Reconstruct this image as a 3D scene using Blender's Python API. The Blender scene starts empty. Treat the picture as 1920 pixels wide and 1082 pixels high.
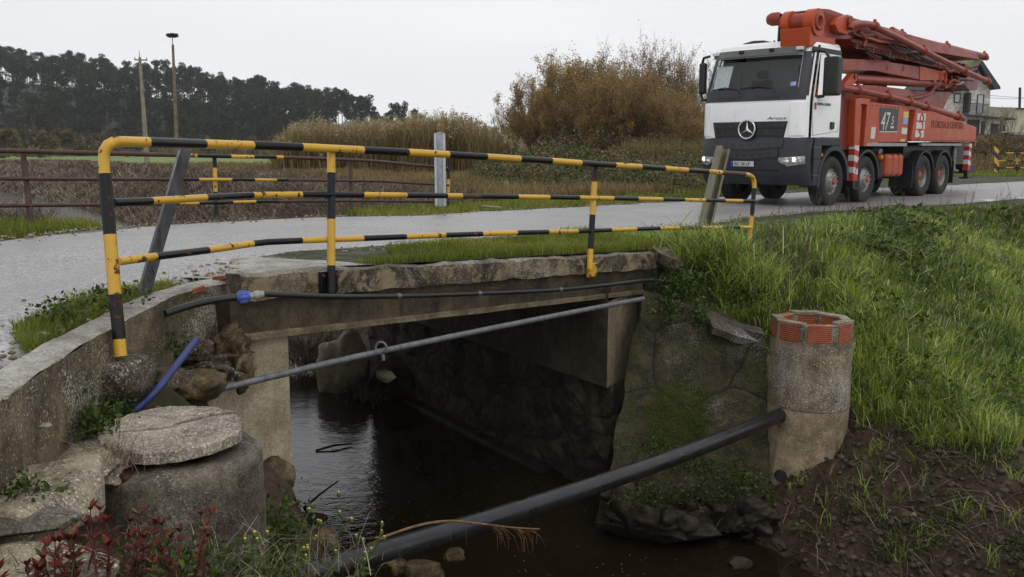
import bpy, bmesh, math, random
import numpy as np
from mathutils import Matrix, Vector
random.seed(7); RG = np.random.default_rng(11)
SC = bpy.context.scene
COL = SC.collection
R = math.radians

# ------------------------------------------------------------------ camera, sky, sun, exposure
FPX, CX, CY, HZ, CZ = 1700.0, 960.0, 541.0, 276.0, 1.25
PIT = math.atan((CY - HZ) / FPX); CP, SP = math.cos(PIT), math.sin(PIT)
cam_d = bpy.data.cameras.new("camera"); cam = bpy.data.objects.new("camera", cam_d); COL.objects.link(cam)
cam.location = (0, 0, CZ); cam.rotation_euler = (math.pi / 2 - PIT, 0, 0)
cam_d.sensor_fit = 'HORIZONTAL'; cam_d.sensor_width = 36; cam_d.lens = 36 * FPX / 1920
cam_d.clip_start = 0.05; cam_d.clip_end = 3000
SC.camera = cam
W = bpy.data.worlds.new("World"); SC.world = W; W.use_nodes = True
wn = W.node_tree; wb = wn.nodes['Background']
sky = wn.nodes.new('ShaderNodeTexSky'); sky.sky_type = 'NISHITA'; sky.sun_disc = False
SUN_EL, SUN_AZ = R(52), R(150)
sky.sun_elevation = SUN_EL; sky.sun_rotation = SUN_AZ
sky.dust_density = 6; sky.air_density = 1.5
# overcast: the clear sky is nearly all covered by an even grey cloud sheet
tcw = wn.nodes.new('ShaderNodeTexCoord')
cn = wn.nodes.new('ShaderNodeTexNoise'); cn.inputs['Scale'].default_value = 1.6; cn.inputs['Detail'].default_value = 5
mp = wn.nodes.new('ShaderNodeMapping'); mp.inputs['Scale'].default_value = (1, 1, 3.5)
wn.links.new(tcw.outputs['Generated'], mp.inputs['Vector']); wn.links.new(mp.outputs['Vector'], cn.inputs['Vector'])
cr = wn.nodes.new('ShaderNodeValToRGB'); cr.color_ramp.elements[0].position = .3; cr.color_ramp.elements[1].position = .72
cr.color_ramp.elements[0].color = (7.4, 7.5, 7.8, 1); cr.color_ramp.elements[1].color = (8.6, 8.65, 8.8, 1)
wn.links.new(cn.outputs['Fac'], cr.inputs['Fac'])
mx = wn.nodes.new('ShaderNodeMix'); mx.data_type = 'RGBA'; mx.inputs['Factor'].default_value = .96
wn.links.new(sky.outputs['Color'], mx.inputs['A']); wn.links.new(cr.outputs['Color'], mx.inputs['B'])
wn.links.new(mx.outputs['Result'], wb.inputs['Color']); wb.inputs['Strength'].default_value = 0.1
sun_d = bpy.data.lights.new("sun", 'SUN'); sun = bpy.data.objects.new("sun", sun_d); COL.objects.link(sun)
sun_d.energy = 0.6; sun_d.angle = R(40); sun_d.color = (1, .97, .93)
sun.rotation_euler = (math.pi / 2 - SUN_EL, 0, math.pi - SUN_AZ)
SC.view_settings.view_transform = 'Standard'; SC.view_settings.look = 'None'
SC.view_settings.exposure = 0.2; SC.view_settings.gamma = 1; SC.view_settings.use_curve_mapping = False
SC.cycles.max_bounces = 6; SC.cycles.transparent_max_bounces = 8
SC.cycles.sample_clamp_indirect = 4

# ------------------------------------------------------------------ pixel helpers (photo pixel -> world)
def ray(u, v):
    xc = (u - CX) / FPX; yc = -(v - CY) / FPX
    return Vector((xc, CP + yc * SP, -SP + yc * CP))
def px(u, v, D): return Vector((0, 0, CZ)) + ray(u, v) * D
def pz(u, v, z):
    r = ray(u, v); return Vector((0, 0, CZ)) + r * ((z - CZ) / r.z)
def pyv(u, v, y):
    r = ray(u, v); return Vector((0, 0, CZ)) + r * (y / r.y)
def uof(p):
    x, y, z = p[0], p[1], p[2] - CZ
    return CX + FPX * x / (y * CP - z * SP)

# ------------------------------------------------------------------ tagging
def tag(o, label=None, cat=None, group=None, kind=None):
    if label: o['label'] = label
    if cat: o['category'] = cat
    if group: o['group'] = group
    if kind: o['kind'] = kind
    return o
def empty(name, loc=(0, 0, 0), rz=0, label=None, cat=None, group=None):
    o = bpy.data.objects.new(name, None); COL.objects.link(o)
    o.location = loc; o.rotation_euler = (0, 0, rz); o.empty_display_size = .2
    return tag(o, label, cat, group)
def copy_tree(o, parent=None):
    c = o.copy(); COL.objects.link(c)
    if parent: c.parent = parent
    for ch in list(o.children): copy_tree(ch, c)
    return c

# ------------------------------------------------------------------ mesh builder
class MB:
    def __init__(s): s.v = []; s.f = []; s.m = []; s.s = []
    def add(s, vs, fs, m=0, smooth=False):
        b = len(s.v); s.v.extend([tuple(p) for p in vs])
        for k, f in enumerate(fs):
            s.f.append([b + i for i in f]); s.m.append(m[k] if isinstance(m, (list, tuple)) else m); s.s.append(smooth)
        return s
    def hexa(s, p, m=0):   # 8 points: bottom 4 ccw, top 4 ccw
        return s.add(p, [(3, 2, 1, 0), (4, 5, 6, 7), (0, 1, 5, 4), (1, 2, 6, 5), (2, 3, 7, 6), (3, 0, 4, 7)], m)
    def box(s, x0, x1, y0, y1, z0, z1, m=0, M=None):
        p = [Vector(q) for q in ((x0, y0, z0), (x1, y0, z0), (x1, y1, z0), (x0, y1, z0), (x0, y0, z1), (x1, y0, z1), (x1, y1, z1), (x0, y1, z1))]
        if M is not None: p = [M @ q for q in p]
        return s.hexa(p, m)
    def bar(s, a, b, w, h, m=0, up=(0, 0, 1)):
        a, b = Vector(a), Vector(b); d = (b - a).normalized(); u = Vector(up)
        x = d.cross(u)
        if x.length < 1e-4: x = d.cross(Vector((0, 1, 0)))
        x.normalize(); y = x.cross(d).normalized()
        q = [(-w / 2, -h / 2), (w / 2, -h / 2), (w / 2, h / 2), (-w / 2, h / 2)]
        return s.hexa([a + x * i + y * j for i, j in q] + [b + x * i + y * j for i, j in q], m)
    def tube(s, pts, r, n=12, m=0, caps=True, smooth=True):
        pts = [Vector(p) for p in pts]; N = len(pts)
        rs = list(r) if isinstance(r, (list, tuple)) else [r] * N
        ms = m if isinstance(m, (list, tuple)) else [m] * (N - 1)
        t = [(pts[min(i + 1, N - 1)] - pts[max(i - 1, 0)]).normalized() for i in range(N)]
        a = t[0].cross(Vector((0, 0, 1)))
        if a.length < .05: a = t[0].cross(Vector((0, 1, 0)))
        a.normalize(); vs = []
        for i in range(N):
            a = (a - t[i] * a.dot(t[i])).normalized(); b = t[i].cross(a)
            for k in range(n):
                th = 2 * math.pi * k / n
                vs.append(pts[i] + (a * math.cos(th) + b * math.sin(th)) * rs[i])
        fs = []; mm = []
        for i in range(N - 1):
            for k in range(n):
                k2 = (k + 1) % n
                fs.append((i * n + k, i * n + k2, (i + 1) * n + k2, (i + 1) * n + k)); mm.append(ms[i])
        s.add(vs, fs, mm, smooth)
        if caps:
            s.add(vs[:n], [tuple(range(n))[::-1]], ms[0]); s.add(vs[-n:], [tuple(range(n))], ms[-1])
        return s
    def lathe(s, prof, o=(0, 0, 0), ax='z', n=32, m=0, smooth=True):
        o = Vector(o); vs = []
        for (r, h) in prof:
            for k in range(n):
                th = 2 * math.pi * k / n; c, d = r * math.cos(th), r * math.sin(th)
                vs.append(o + Vector({'z': (c, d, h), 'y': (d, h, c), 'x': (h, c, d)}[ax]))
        fs = []; mm = []
        ms = m if isinstance(m, (list, tuple)) else [m] * (len(prof) - 1)
        for i in range(len(prof) - 1):
            for k in range(n):
                k2 = (k + 1) % n; fs.append((i * n + k, i * n + k2, (i + 1) * n + k2, (i + 1) * n + k)); mm.append(ms[i])
        return s.add(vs, fs, mm, smooth)
    def prism(s, poly, a, b, f, m=0):   # poly of 2-D points, f(p,q,w) -> 3-D
        n = len(poly); vs = [f(p, q, a) for p, q in poly] + [f(p, q, b) for p, q in poly]
        fs = [tuple(range(n))[::-1], tuple(range(n, 2 * n))] + [(i, (i + 1) % n, n + (i + 1) % n, n + i) for i in range(n)]
        return s.add(vs, fs, m)
    def build(s, name, mats, parent=None, bevel=0, seg=2, loc=None, rot=None, recalc=True):
        me = bpy.data.meshes.new(name); me.from_pydata(s.v, [], s.f)
        if not isinstance(mats, (list, tuple)): mats = [mats]
        for q in mats: me.materials.append(q)
        me.polygons.foreach_set('material_index', s.m); me.polygons.foreach_set('use_smooth', s.s)
        if recalc:
            bm = bmesh.new(); bm.from_mesh(me); bmesh.ops.recalc_face_normals(bm, faces=bm.faces); bm.to_mesh(me); bm.free()
        o = bpy.data.objects.new(name, me); COL.objects.link(o)
        if parent: o.parent = parent
        if loc is not None: o.location = loc
        if rot is not None: o.rotation_euler = rot
        if bevel:
            b = o.modifiers.new('bevel', 'BEVEL'); b.width = bevel; b.segments = seg; b.limit_method = 'ANGLE'; b.angle_limit = R(35)
            b.harden_normals = False
        return o
def npmesh(name, v, faces, mat, attr=None, parent=None, smooth=False, link=True):
    """v (N,3); faces list of (M,k) int arrays; attr dict of per-vertex floats"""
    me = bpy.data.meshes.new(name); me.vertices.add(len(v)); me.vertices.foreach_set('co', np.ascontiguousarray(v, np.float32).ravel())
    li = np.concatenate([f.ravel() for f in faces]); tot = np.concatenate([np.full(len(f), f.shape[1]) for f in faces])
    st = np.concatenate([[0], np.cumsum(tot)[:-1]])
    me.loops.add(len(li)); me.loops.foreach_set('vertex_index', li.astype(np.int32))
    me.polygons.add(len(tot)); me.polygons.foreach_set('loop_start', st.astype(np.int32)); me.polygons.foreach_set('loop_total', tot.astype(np.int32))
    if smooth: me.polygons.foreach_set('use_smooth', np.ones(len(tot), bool))
    me.update(calc_edges=True)
    for k, a in (attr or {}).items():
        at = me.attributes.new(k, 'FLOAT', 'POINT'); at.data.foreach_set('value', np.ascontiguousarray(a, np.float32))
    me.materials.append(mat)
    if not link: return me
    o = bpy.data.objects.new(name, me); COL.objects.link(o)
    if parent: o.parent = parent
    return o
# numpy value noise
_P = RG.permutation(512).astype(np.int64); _V = RG.random(512)
def vnoise(x, y, z=None):
    x = np.asarray(x, float); y = np.asarray(y, float); z = np.zeros_like(x) if z is None else np.asarray(z, float)
    xi, yi, zi = np.floor(x).astype(int), np.floor(y).astype(int), np.floor(z).astype(int)
    fx, fy, fz = x - xi, y - yi, z - zi
    fx, fy, fz = [t * t * (3 - 2 * t) for t in (fx, fy, fz)]
    h = lambda a, b, c: _V[_P[(_P[(_P[a & 511] + b) & 511] + c) & 511]]
    L = lambda a, b, t: a + (b - a) * t
    return L(L(L(h(xi, yi, zi), h(xi + 1, yi, zi), fx), L(h(xi, yi + 1, zi), h(xi + 1, yi + 1, zi), fx), fy),
             L(L(h(xi, yi, zi + 1), h(xi + 1, yi, zi + 1), fx), L(h(xi, yi + 1, zi + 1), h(xi + 1, yi + 1, zi + 1), fx), fy), fz)
def fbm(x, y, z=None, o=4):
    s = 0; a = .5
    for i in range(o):
        k = 2 ** i; s = s + a * vnoise(x * k + 13.7 * i, y * k + 7.1 * i, None if z is None else z * k); a *= .5
    return s

# ------------------------------------------------------------------ materials
class MT:
    def __init__(s, name, rough=.8, metal=0, spec=.5, coat=0):
        s.m = bpy.data.materials.new(name); s.m.use_nodes = True; s.t = s.m.node_tree
        s.b = s.t.nodes['Principled BSDF']; s.b.inputs['Roughness'].default_value = rough; s.b.inputs['Metallic'].default_value = metal
        s.b.inputs['Specular IOR Level'].default_value = spec; s.b.inputs['Coat Weight'].default_value = coat; s._c = None; s.h = None
    def n(s, t, **k):
        q = s.t.nodes.new('ShaderNode' + t)
        for a, b in k.items(): setattr(q, a, b)
        return q
    def l(s, a, b): s.t.links.new(a, b)
    def pos(s, obj=False, scale=None):
        if obj: o = s.n('TexCoord').outputs['Object']
        else: o = s.n('NewGeometry').outputs['Position']
        if scale:
            m = s.n('Mapping'); m.inputs['Scale'].default_value = scale; s.l(o, m.inputs['Vector']); o = m.outputs['Vector']
        return o
    def noise(s, sc, det=4, ro=.55, vec=None, dist=0, obj=False):
        q = s.n('TexNoise'); q.inputs['Scale'].default_value = sc; q.inputs['Detail'].default_value = det; q.inputs['Roughness'].default_value = ro
        q.inputs['Distortion'].default_value = dist; s.l(vec or s.pos(obj), q.inputs['Vector']); return q.outputs['Fac']
    def vor(s, sc, feat='F1', out='Distance', vec=None, obj=False, rnd=1):
        q = s.n('TexVoronoi'); q.feature = feat; q.inputs['Scale'].default_value = sc; q.inputs['Randomness'].default_value = rnd; s.l(vec or s.pos(obj), q.inputs['Vector']); return q.outputs[out]
    def ramp(s, fac, stops):
        q = s.n('ValToRGB'); e = q.color_ramp.elements
        while len(e) < len(stops): e.new(.5)
        for i, (p, c) in enumerate(stops):
            e[i].position = p; c = (c, c, c) if isinstance(c, (int, float)) else c; e[i].color = (*c, 1)
        s.l(fac, q.inputs['Fac']); return q.outputs['Color']
    def mix(s, f, a, b, mode='MIX'):
        q = s.n('Mix'); q.data_type = 'RGBA'; q.blend_type = mode
        for i, x in (('Factor', f), ('A', a), ('B', b)):
            if isinstance(x, (int, float)): q.inputs[i].default_value = x if i == 'Factor' else (x, x, x, 1)
            elif isinstance(x, tuple): q.inputs[i].default_value = (*x, 1)
            else: s.l(x, q.inputs[i])
        return q.outputs['Result']
    def math(s, op, a, b=0):
        q = s.n('Math'); q.operation = op
        for i, x in enumerate((a, b)):
            if isinstance(x, (int, float)): q.inputs[i].default_value = x
            else: s.l(x, q.inputs[i])
        return q.outputs[0]
    def attr(s, name): q = s.n('Attribute'); q.attribute_name = name; return q.outputs['Fac']
    def sep(s, obj=False): q = s.n('SeparateXYZ'); s.l(s.pos(obj), q.inputs[0]); return q.outputs
    def col(s, c):
        if isinstance(c, tuple): s.b.inputs['Base Color'].default_value = (*c, 1)
        else: s.l(c, s.b.inputs['Base Color'])
        return s
    def rough(s, c): s.l(c, s.b.inputs['Roughness']); return s
    def bump(s, h, st=.5, d=.02):
        q = s.n('Bump'); q.inputs['Strength'].default_value = st; q.inputs['Distance'].default_value = d; s.l(h, q.inputs['Height'])
        if s.h: s.l(s.h, q.inputs['Normal'])
        s.h = q.outputs['Normal']; s.l(s.h, s.b.inputs['Normal']); return s
    def transl(s, c, f=.35):
        tr = s.n('BsdfTranslucent'); mx = s.n('MixShader'); mx.inputs[0].default_value = f
        if isinstance(c, tuple): tr.inputs['Color'].default_value = (*c, 1)
        else: s.l(c, tr.inputs['Color'])
        out = s.t.nodes['Material Output']; s.l(s.b.outputs[0], mx.inputs[1]); s.l(tr.outputs[0], mx.inputs[2]); s.l(mx.outputs[0], out.inputs['Surface']); return s
def plain(name, c, rough=.6, metal=0, spec=.5, coat=0, var=.12, sc=6, obj=True, bump=0):
    t = MT(name, rough, metal, spec, coat); f = t.noise(sc, 5, .6, obj=obj)
    d = tuple(max(0, x * (1 - var * 1.6)) for x in c); e = tuple(min(1, x * (1 + var)) for x in c)
    t.col(t.ramp(f, [(.3, d), (.7, e)]))
    if bump: t.bump(t.noise(sc * 8, 3, obj=obj), .3, bump)
    return t.m
def paint(name, c, rust=.0, wear=.62, spec=.5):
    t = MT(name, .36, 0, spec); f = t.noise(7, 5, .65); base = t.ramp(t.noise(3, 4), [(.3, tuple(x * .8 for x in c)), (.7, c)])
    rn = t.noise(21, 6, .62); big = t.noise(4.3, 2)
    mk = t.ramp(t.math('ADD', t.math('MULTIPLY', rn, .72), t.math('MULTIPLY', big, .36)), [(wear, 0.), (wear + .012, 1.)])
    rc = t.ramp(t.noise(40, 4), [(.3, (.035, .014, .008)), (.55, (.11, .04, .015)), (.75, (.2, .075, .02))])
    t.col(t.mix(mk, base, rc)); t.rough(t.ramp(mk, [(0, .3), (1, .85)])); t.bump(t.math('MULTIPLY', mk, -1), .4, .004); t.bump(t.noise(60, 3), .08, .003)
    return t.m
MAT = {}
MAT['yellow'] = paint('yellow_paint', (.62, .36, .03), wear=.628)
MAT['black'] = paint('black_paint', (.009, .0095, .0105), wear=.65, spec=.28)
t = MT('rusty_pipe', .6); t.col(t.ramp(t.noise(14, 6, .7), [(.25, (.02, .015, .014)), (.5, (.06, .026, .018)), (.75, (.1, .045, .028))])); t.bump(t.noise(60, 4), .3, .004); MAT['rust'] = t.m
def metalmat(name, a, b, rough=.45, metal=.6):
    t = MT(name, rough, metal); st = t.noise(5, 5, .6, vec=t.pos(scale=(6, 6, 1))); t.col(t.ramp(st, [(.3, a), (.7, b)]))
    t.rough(t.ramp(t.noise(25, 4), [(.3, rough - .1), (.7, rough + .2)])); t.bump(t.noise(45, 3), .12, .004); return t.m
MAT['galv'] = metalmat('galvanised_steel', (.3, .32, .33), (.48, .5, .52))
MAT['galvd'] = metalmat('dark_wet_steel', (.018, .019, .021), (.075, .08, .086), .35)
MAT['galvo'] = metalmat('weathered_steel', (.13, .12, .085), (.24, .22, .16), .5, .3)
MAT['steelp'] = metalmat('grey_steel_pipe', (.1, .105, .105), (.2, .205, .21), .5, .4)

def concrete(name, dark, mid, light, sc=1., lich=.0, moss=0., wet=.75, cracks=0, aggr=0, lichc=(.5, .49, .45), bands=0, mottle=0, warm=1., speck=0, rug=1.):
    wm = (1 + .08 * warm, 1 - .02 * warm, 1 - .2 * warm); dark, mid, light = [tuple(a * b for a, b in zip(q, wm)) for q in (dark, mid, light)]
    t = MT(name, wet, spec=.35)
    a = t.noise(2.2 * sc, 7, .68, dist=.6); b = t.noise(11 * sc, 6, .7)
    f = t.math('ADD', t.math('MULTIPLY', a, .62), t.math('MULTIPLY', b, .4))
    c = t.ramp(f, [(.41, dark), (.51, mid), (.61, light)])
    c = t.mix(t.ramp(t.noise(90, 3, .6), [(.35, .55), (.7, 0.)]), c, tuple(x * .35 for x in dark), 'MIX')
    if mottle:
        mo = t.math('ADD', t.math('MULTIPLY', t.noise(4.5, 6, .7, dist=.8), .75), t.math('MULTIPLY', t.noise(22, 5, .7), .25)); c = t.mix(t.ramp(mo, [(.49, 0.), (.535, mottle)]), c, tuple(x * 1.15 for x in light))
    st = t.noise(3., 4, .6, vec=t.pos(scale=(5, 5, .5)))     # vertical run-off stains
    c = t.mix(t.ramp(st, [(.5, 0.), (.72, .6)]), c, tuple(x * .6 for x in dark))
    if aggr:
        v = t.vor(150, 'F1', 'Color'); sx = t.n('SeparateColor'); t.l(v, sx.inputs[0])
        c = t.mix(t.math('MULTIPLY', t.ramp(sx.outputs[0], [(.55, 0.), (.9, 1.)]), aggr), c, tuple(min(1, x * 1.35) for x in light))
        t.bump(t.vor(150), -.3, .006)
    if lich:
        ln = t.math('ADD', t.math('MULTIPLY', t.noise(85, 5, .65), .62), t.math('MULTIPLY', t.noise(2.3, 4), .5))
        c = t.mix(t.ramp(ln, [(.665 - lich * .7, 0.), (.71 - lich * .7, .7)]), c, lichc)
    if speck:
        for sc_, th_, cl_ in ((58, .17, tuple(min(1, x * 2.1 + .06) for x in light)), (46, .15, tuple(x * .3 for x in dark)), (27, .13, tuple(min(1, x * 1.7 + .04) for x in light))):
            q = t.n('TexVoronoi'); q.inputs['Scale'].default_value = sc_; t.l(t.pos(), q.inputs['Vector']); s_ = t.n('SeparateColor'); t.l(q.outputs['Color'], s_.inputs[0])
            g_ = t.ramp(t.math('ADD', t.math('MULTIPLY', s_.outputs[0], .5), t.math('MULTIPLY', t.noise(sc_ / 16, 4, .65), 1.)), [(.72, 0.), (.76, 1.)])
            d_ = t.ramp(t.math('ADD', q.outputs['Distance'], t.math('MULTIPLY', t.noise(sc_ * 3, 2), .12)), [(th_ + .06, 1.), (th_ + .1, 0.)])
            c = t.mix(t.math('MULTIPLY', t.math('MULTIPLY', d_, g_), speck), c, cl_)
    if moss:
        mn = t.math('ADD', t.math('MULTIPLY', t.noise(1.6, 5, .6), .7), t.math('MULTIPLY', t.noise(30, 4), .3))
        c = t.mix(t.ramp(mn, [(.62 - moss, 0.), (.72 - moss, .9)]), c, t.ramp(t.noise(50, 3), [(.3, (.02, .03, .006)), (.7, (.07, .09, .015))]))
    if cracks:
        cv = t.vor(cracks, 'DISTANCE_TO_EDGE', vec=t.mix(.12, t.pos(), t.n('TexNoise').outputs['Color']))
        c = t.mix(t.ramp(cv, [(.0, .9), (.018, 0.)]), c, (.008, .007, .006)); t.bump(t.ramp(cv, [(0., 0.), (.04, 1.)]), .6, .02)
    t.col(c); t.rough(t.ramp(t.noise(5, 4), [(.35, wet - .25), (.65, wet + .1)]))
    t.bump(t.noise(26, 6, .7), min(1, .55 * rug), .018 * rug); t.bump(t.noise(120, 3), .35, .005)
    return t.m
MAT['kerb'] = concrete('weathered_kerb_concrete', (.02, .018, .014), (.075, .066, .05), (.17, .15, .11), 1.5, lich=.05, lichc=(.34, .33, .29), mottle=.9, speck=.6)
MAT['kerbtop'] = concrete('pale_kerb_top', (.08, .075, .065), (.18, .17, .15), (.3, .29, .27), 1.5, lich=.06)
MAT['beam'] = concrete('beam_concrete', (.028, .023, .016), (.075, .063, .044), (.13, .11, .077), .9, bands=1)
MAT['beamlip'] = concrete('beam_lip_concrete', (.1, .085, .06), (.2, .175, .13), (.3, .27, .2), 2)
MAT['wing'] = concrete('wing_wall_concrete', (.045, .039, .026), (.115, .1, .07), (.2, .18, .135), 1.2, lich=.075, aggr=.2, lichc=(.48, .46, .4), mottle=.2, speck=.9)
MAT['wingtop'] = concrete('wing_wall_top', (.2, .19, .17), (.36, .345, .32), (.48, .465, .44), 2, lich=.09, warm=.3)
MAT['abut'] = concrete('smooth_abutment_concrete', (.27, .245, .2), (.44, .41, .35), (.56, .52, .45), .9)
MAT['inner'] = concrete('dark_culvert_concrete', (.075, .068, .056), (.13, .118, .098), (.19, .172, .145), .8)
MAT['corner'] = concrete('corner_concrete', (.12, .105, .078), (.24, .215, .165), (.33, .3, .24), 1.)
MAT['rwing'] = concrete('mossy_wing_wall', (.022, .02, .013), (.048, .044, .026), (.085, .078, .045), 1., lich=.04, moss=.1, lichc=(.24, .24, .2), wet=.9, cracks=1.1, rug=1.8, speck=.5, mottle=.25)
MAT['rwingtop'] = concrete('broken_slab_concrete', (.04, .036, .03), (.09, .082, .07), (.16, .15, .13), 1.4, lich=.1, lichc=(.36, .36, .34))
MAT['lid'] = concrete('lid_concrete', (.14, .125, .1), (.29, .265, .22), (.42, .39, .33), 1.6, aggr=.6, lich=.03, warm=.35, speck=.6)
MAT['manhole'] = concrete('manhole_concrete', (.045, .04, .033), (.11, .098, .08), (.2, .182, .15), 1.6, lich=.06, aggr=.3, warm=.6, lichc=(.36, .35, .32))
MAT['block'] = concrete('rough_block_concrete', (.025, .021, .016), (.075, .064, .05), (.16, .14, .115), 2.5, aggr=.4, lich=.02, speck=.8)
MAT['well'] = concrete('well_concrete', (.22, .185, .145), (.36, .305, .245), (.46, .4, .33), .9, speck=.35, mottle=.25)
MAT['wellup'] = concrete('well_upper_concrete', (.11, .098, .08), (.25, .22, .18), (.38, .35, .3), 1.5, lich=.1, lichc=(.42, .42, .4), speck=.7)
MAT['rock'] = concrete('brown_rock', (.03, .024, .014), (.1, .08, .045), (.22, .18, .1), 3, moss=.03)
MAT['drock'] = concrete('dark_wet_rock', (.012, .0095, .007), (.03, .024, .016), (.07, .054, .036), 3, wet=.7, moss=.03)
MAT['rubble'] = concrete('rubble_concrete', (.08, .072, .06), (.2, .185, .155), (.36, .34, .3), 1.5, speck=.8, mottle=.4, lich=.07, aggr=.3)
t = MT('terracotta', .75); t.col(t.ramp(t.noise(9, 5, .65), [(.3, (.19, .045, .018)), (.7, (.36, .095, .035))]))
t.bump(t.noise(70, 3), .3, .004)
wv = t.n('TexWave'); wv.bands_direction = 'Z'; wv.inputs['Scale'].default_value = 18; t.l(t.pos(), wv.inputs['Vector']); t.bump(wv.outputs['Fac'], .5, .008); MAT['brick'] = t.m
# stone masonry
t = MT('rough_stone_masonry', .75, spec=.25); w_ = t.mix(.32, t.pos(scale=(1, 1, 1.3)), t.n('TexNoise', ).outputs['Color'])
cv = t.vor(3.6, 'DISTANCE_TO_EDGE', vec=w_); cc = t.vor(3.6, 'F1', 'Color', vec=w_); sx = t.n('SeparateColor'); t.l(cc, sx.inputs[0])
base = t.ramp(sx.outputs[0], [(.1, (.05, .04, .027)), (.5, (.085, .068, .046)), (1., (.13, .105, .072))])
base = t.mix(t.ramp(t.noise(9, 6, .7), [(.4, 0.), (.62, .75)]), base, (.028, .023, .016))
t.col(t.mix(t.ramp(t.math('ADD', cv, t.math('MULTIPLY', t.math('SUBTRACT', t.noise(20, 4), .5), .12)), [(0., .85), (.07, 0.)]), base, (.03, .025, .018))); t.bump(t.ramp(cv, [(0., 0.), (.2, 1.)]), .6, .04); t.bump(t.noise(13, 6, .7), .8, .04); MAT['masonry'] = t.m
# wet asphalt
t = MT('wet_asphalt', .5, spec=.5)
vc = t.vor(85, 'F1', 'Color'); sx = t.n('SeparateColor'); t.l(vc, sx.inputs[0])
ag = t.ramp(sx.outputs[0], [(.1, (.12, .117, .113)), (.55, (.28, .273, .262)), (1., (.54, .525, .5))])
pat = t.noise(.9, 5, .6)
c = t.mix(t.ramp(pat, [(.35, .4), (.65, 0.)]), ag, (.11, .108, .105))
ed = t.attr('edge'); en = t.math('ADD', ed, t.math('MULTIPLY', t.math('SUBTRACT', t.noise(1.8, 5), .5), .9))
c = t.mix(t.ramp(en, [(.62, 0.), (.95, .85)]), c, t.ramp(t.noise(25, 4), [(.3, (.075, .06, .045)), (.7, (.15, .125, .1))]))
lt = t.math('ABSOLUTE', t.attr('lat')); tk = t.ramp(t.math('ADD', lt, t.math('MULTIPLY', t.math('SUBTRACT', t.noise(.6, 5, .6), .5), .3)), [(.22, 0.), (.38, .5), (.52, .5), (.66, 0.)])
c = t.mix(tk, c, (.2, .196, .19)); c = t.mix(t.ramp(t.noise(2.6, 6, .7), [(.5, 0.), (.68, .45)]), c, (.27, .265, .255))
t.col(c); pud = t.ramp(t.math('ADD', t.math('MULTIPLY', t.noise(.7, 4, .55), .85), t.math('MULTIPLY', ed, .16)), [(.55, 0.), (.61, 1.)])
t.rough(t.math('SUBTRACT', t.ramp(pud, [(0., .44), (1., .12)]), t.math('MULTIPLY', tk, .1)))
hb = t.math('MULTIPLY', t.vor(62), t.math('SUBTRACT', 1., t.math('MULTIPLY', pud, .75))); t.bump(hb, -.5, .009); t.bump(t.noise(7, 4), .15, .02)
MAT['asphalt'] = t.m
# water
t = MT('dark_brook_water', .04, spec=.5); t.b.inputs['IOR'].default_value = 1.42
t.col(t.ramp(t.noise(.8, 3), [(.3, (.012, .008, .004)), (.7, (.02, .0135, .007))]))
wv = t.noise(2.2, 3, .5, vec=t.pos(scale=(1.4, 2.4, 1)), dist=.8); wf = t.noise(9, 3, .55, vec=t.pos(scale=(1.5, 2.2, 1)), dist=1.2)
dz = t.attr('rip'); t.bump(t.math('MULTIPLY', t.math('ADD', t.math('MULTIPLY', wv, .8), t.math('MULTIPLY', wf, .35)), dz), .5, .016); MAT['water'] = t.m
# ground
t = MT('ground_soil', .85, spec=.25)
mud = t.ramp(t.noise(9, 7, .72), [(.28, (.016, .0105, .006)), (.5, (.048, .031, .018)), (.72, (.1, .066, .04))])
gr = t.ramp(t.noise(6, 6, .7), [(.3, (.02, .028, .008)), (.7, (.05, .065, .018))])
dry = t.ramp(t.noise(1.2, 7, .7), [(.3, (.06, .042, .022)), (.5, (.12, .085, .045)), (.7, (.16, .12, .065))])
fld = t.ramp(t.noise(.35, 6, .65), [(.3, (.1, .165, .03)), (.7, (.17, .24, .05))])
deb = t.ramp(t.noise(7, 7, .75, vec=t.pos(scale=(1, 1, 2.5))), [(.3, (.035, .027, .018)), (.5, (.12, .092, .063)), (.68, (.24, .19, .14))])
wood = t.ramp(t.noise(.2, 6, .7), [(.3, (.012, .016, .008)), (.7, (.03, .034, .016))])
c = mud
for a_, k_ in (('green', gr), ('dry', dry), ('field', fld), ('debris', deb), ('wood', wood)): c = t.mix(t.attr(a_), c, k_)
t.col(c); t.rough(t.ramp(t.noise(4, 5), [(.35, .45), (.6, .9)])); t.bump(t.noise(14, 7, .7), .8, .05); t.bump(t.noise(60, 4), .5, .012); MAT['ground'] = t.m
def foliage(name, stops, rough=.5, tr=.3, spec=.3):
    t = MT(name, rough, spec=spec); c = t.ramp(t.attr('rnd'), stops); t.col(c); t.transl(c, tr); return t.m
MAT['grass'] = foliage('green_grass', [(0, (.04, .075, .012)), (.3, (.13, .2, .026)), (.6, (.26, .35, .045)), (.85, (.45, .52, .1)), (.93, (.6, .62, .28)), (.95, (.26, .18, .08)), (1, (.46, .36, .19))], .28, .35, .7)
MAT['sgrass'] = foliage('short_verge_grass', [(0, (.08, .11, .014)), (.5, (.19, .23, .028)), (.85, (.31, .33, .045)), (1, (.34, .26, .1))], .5, .4)
MAT['dgrass'] = foliage('dry_grass', [(0, (.09, .066, .03)), (.4, (.22, .15, .065)), (.7, (.32, .23, .105)), (.85, (.18, .2, .05)), (1, (.46, .37, .2))], .7)
MAT['reed'] = foliage('reed_leaves', [(0, (.07, .052, .025)), (.35, (.18, .13, .055)), (.6, (.27, .2, .085)), (.8, (.17, .16, .05)), (1, (.46, .37, .22))], .7)
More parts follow.
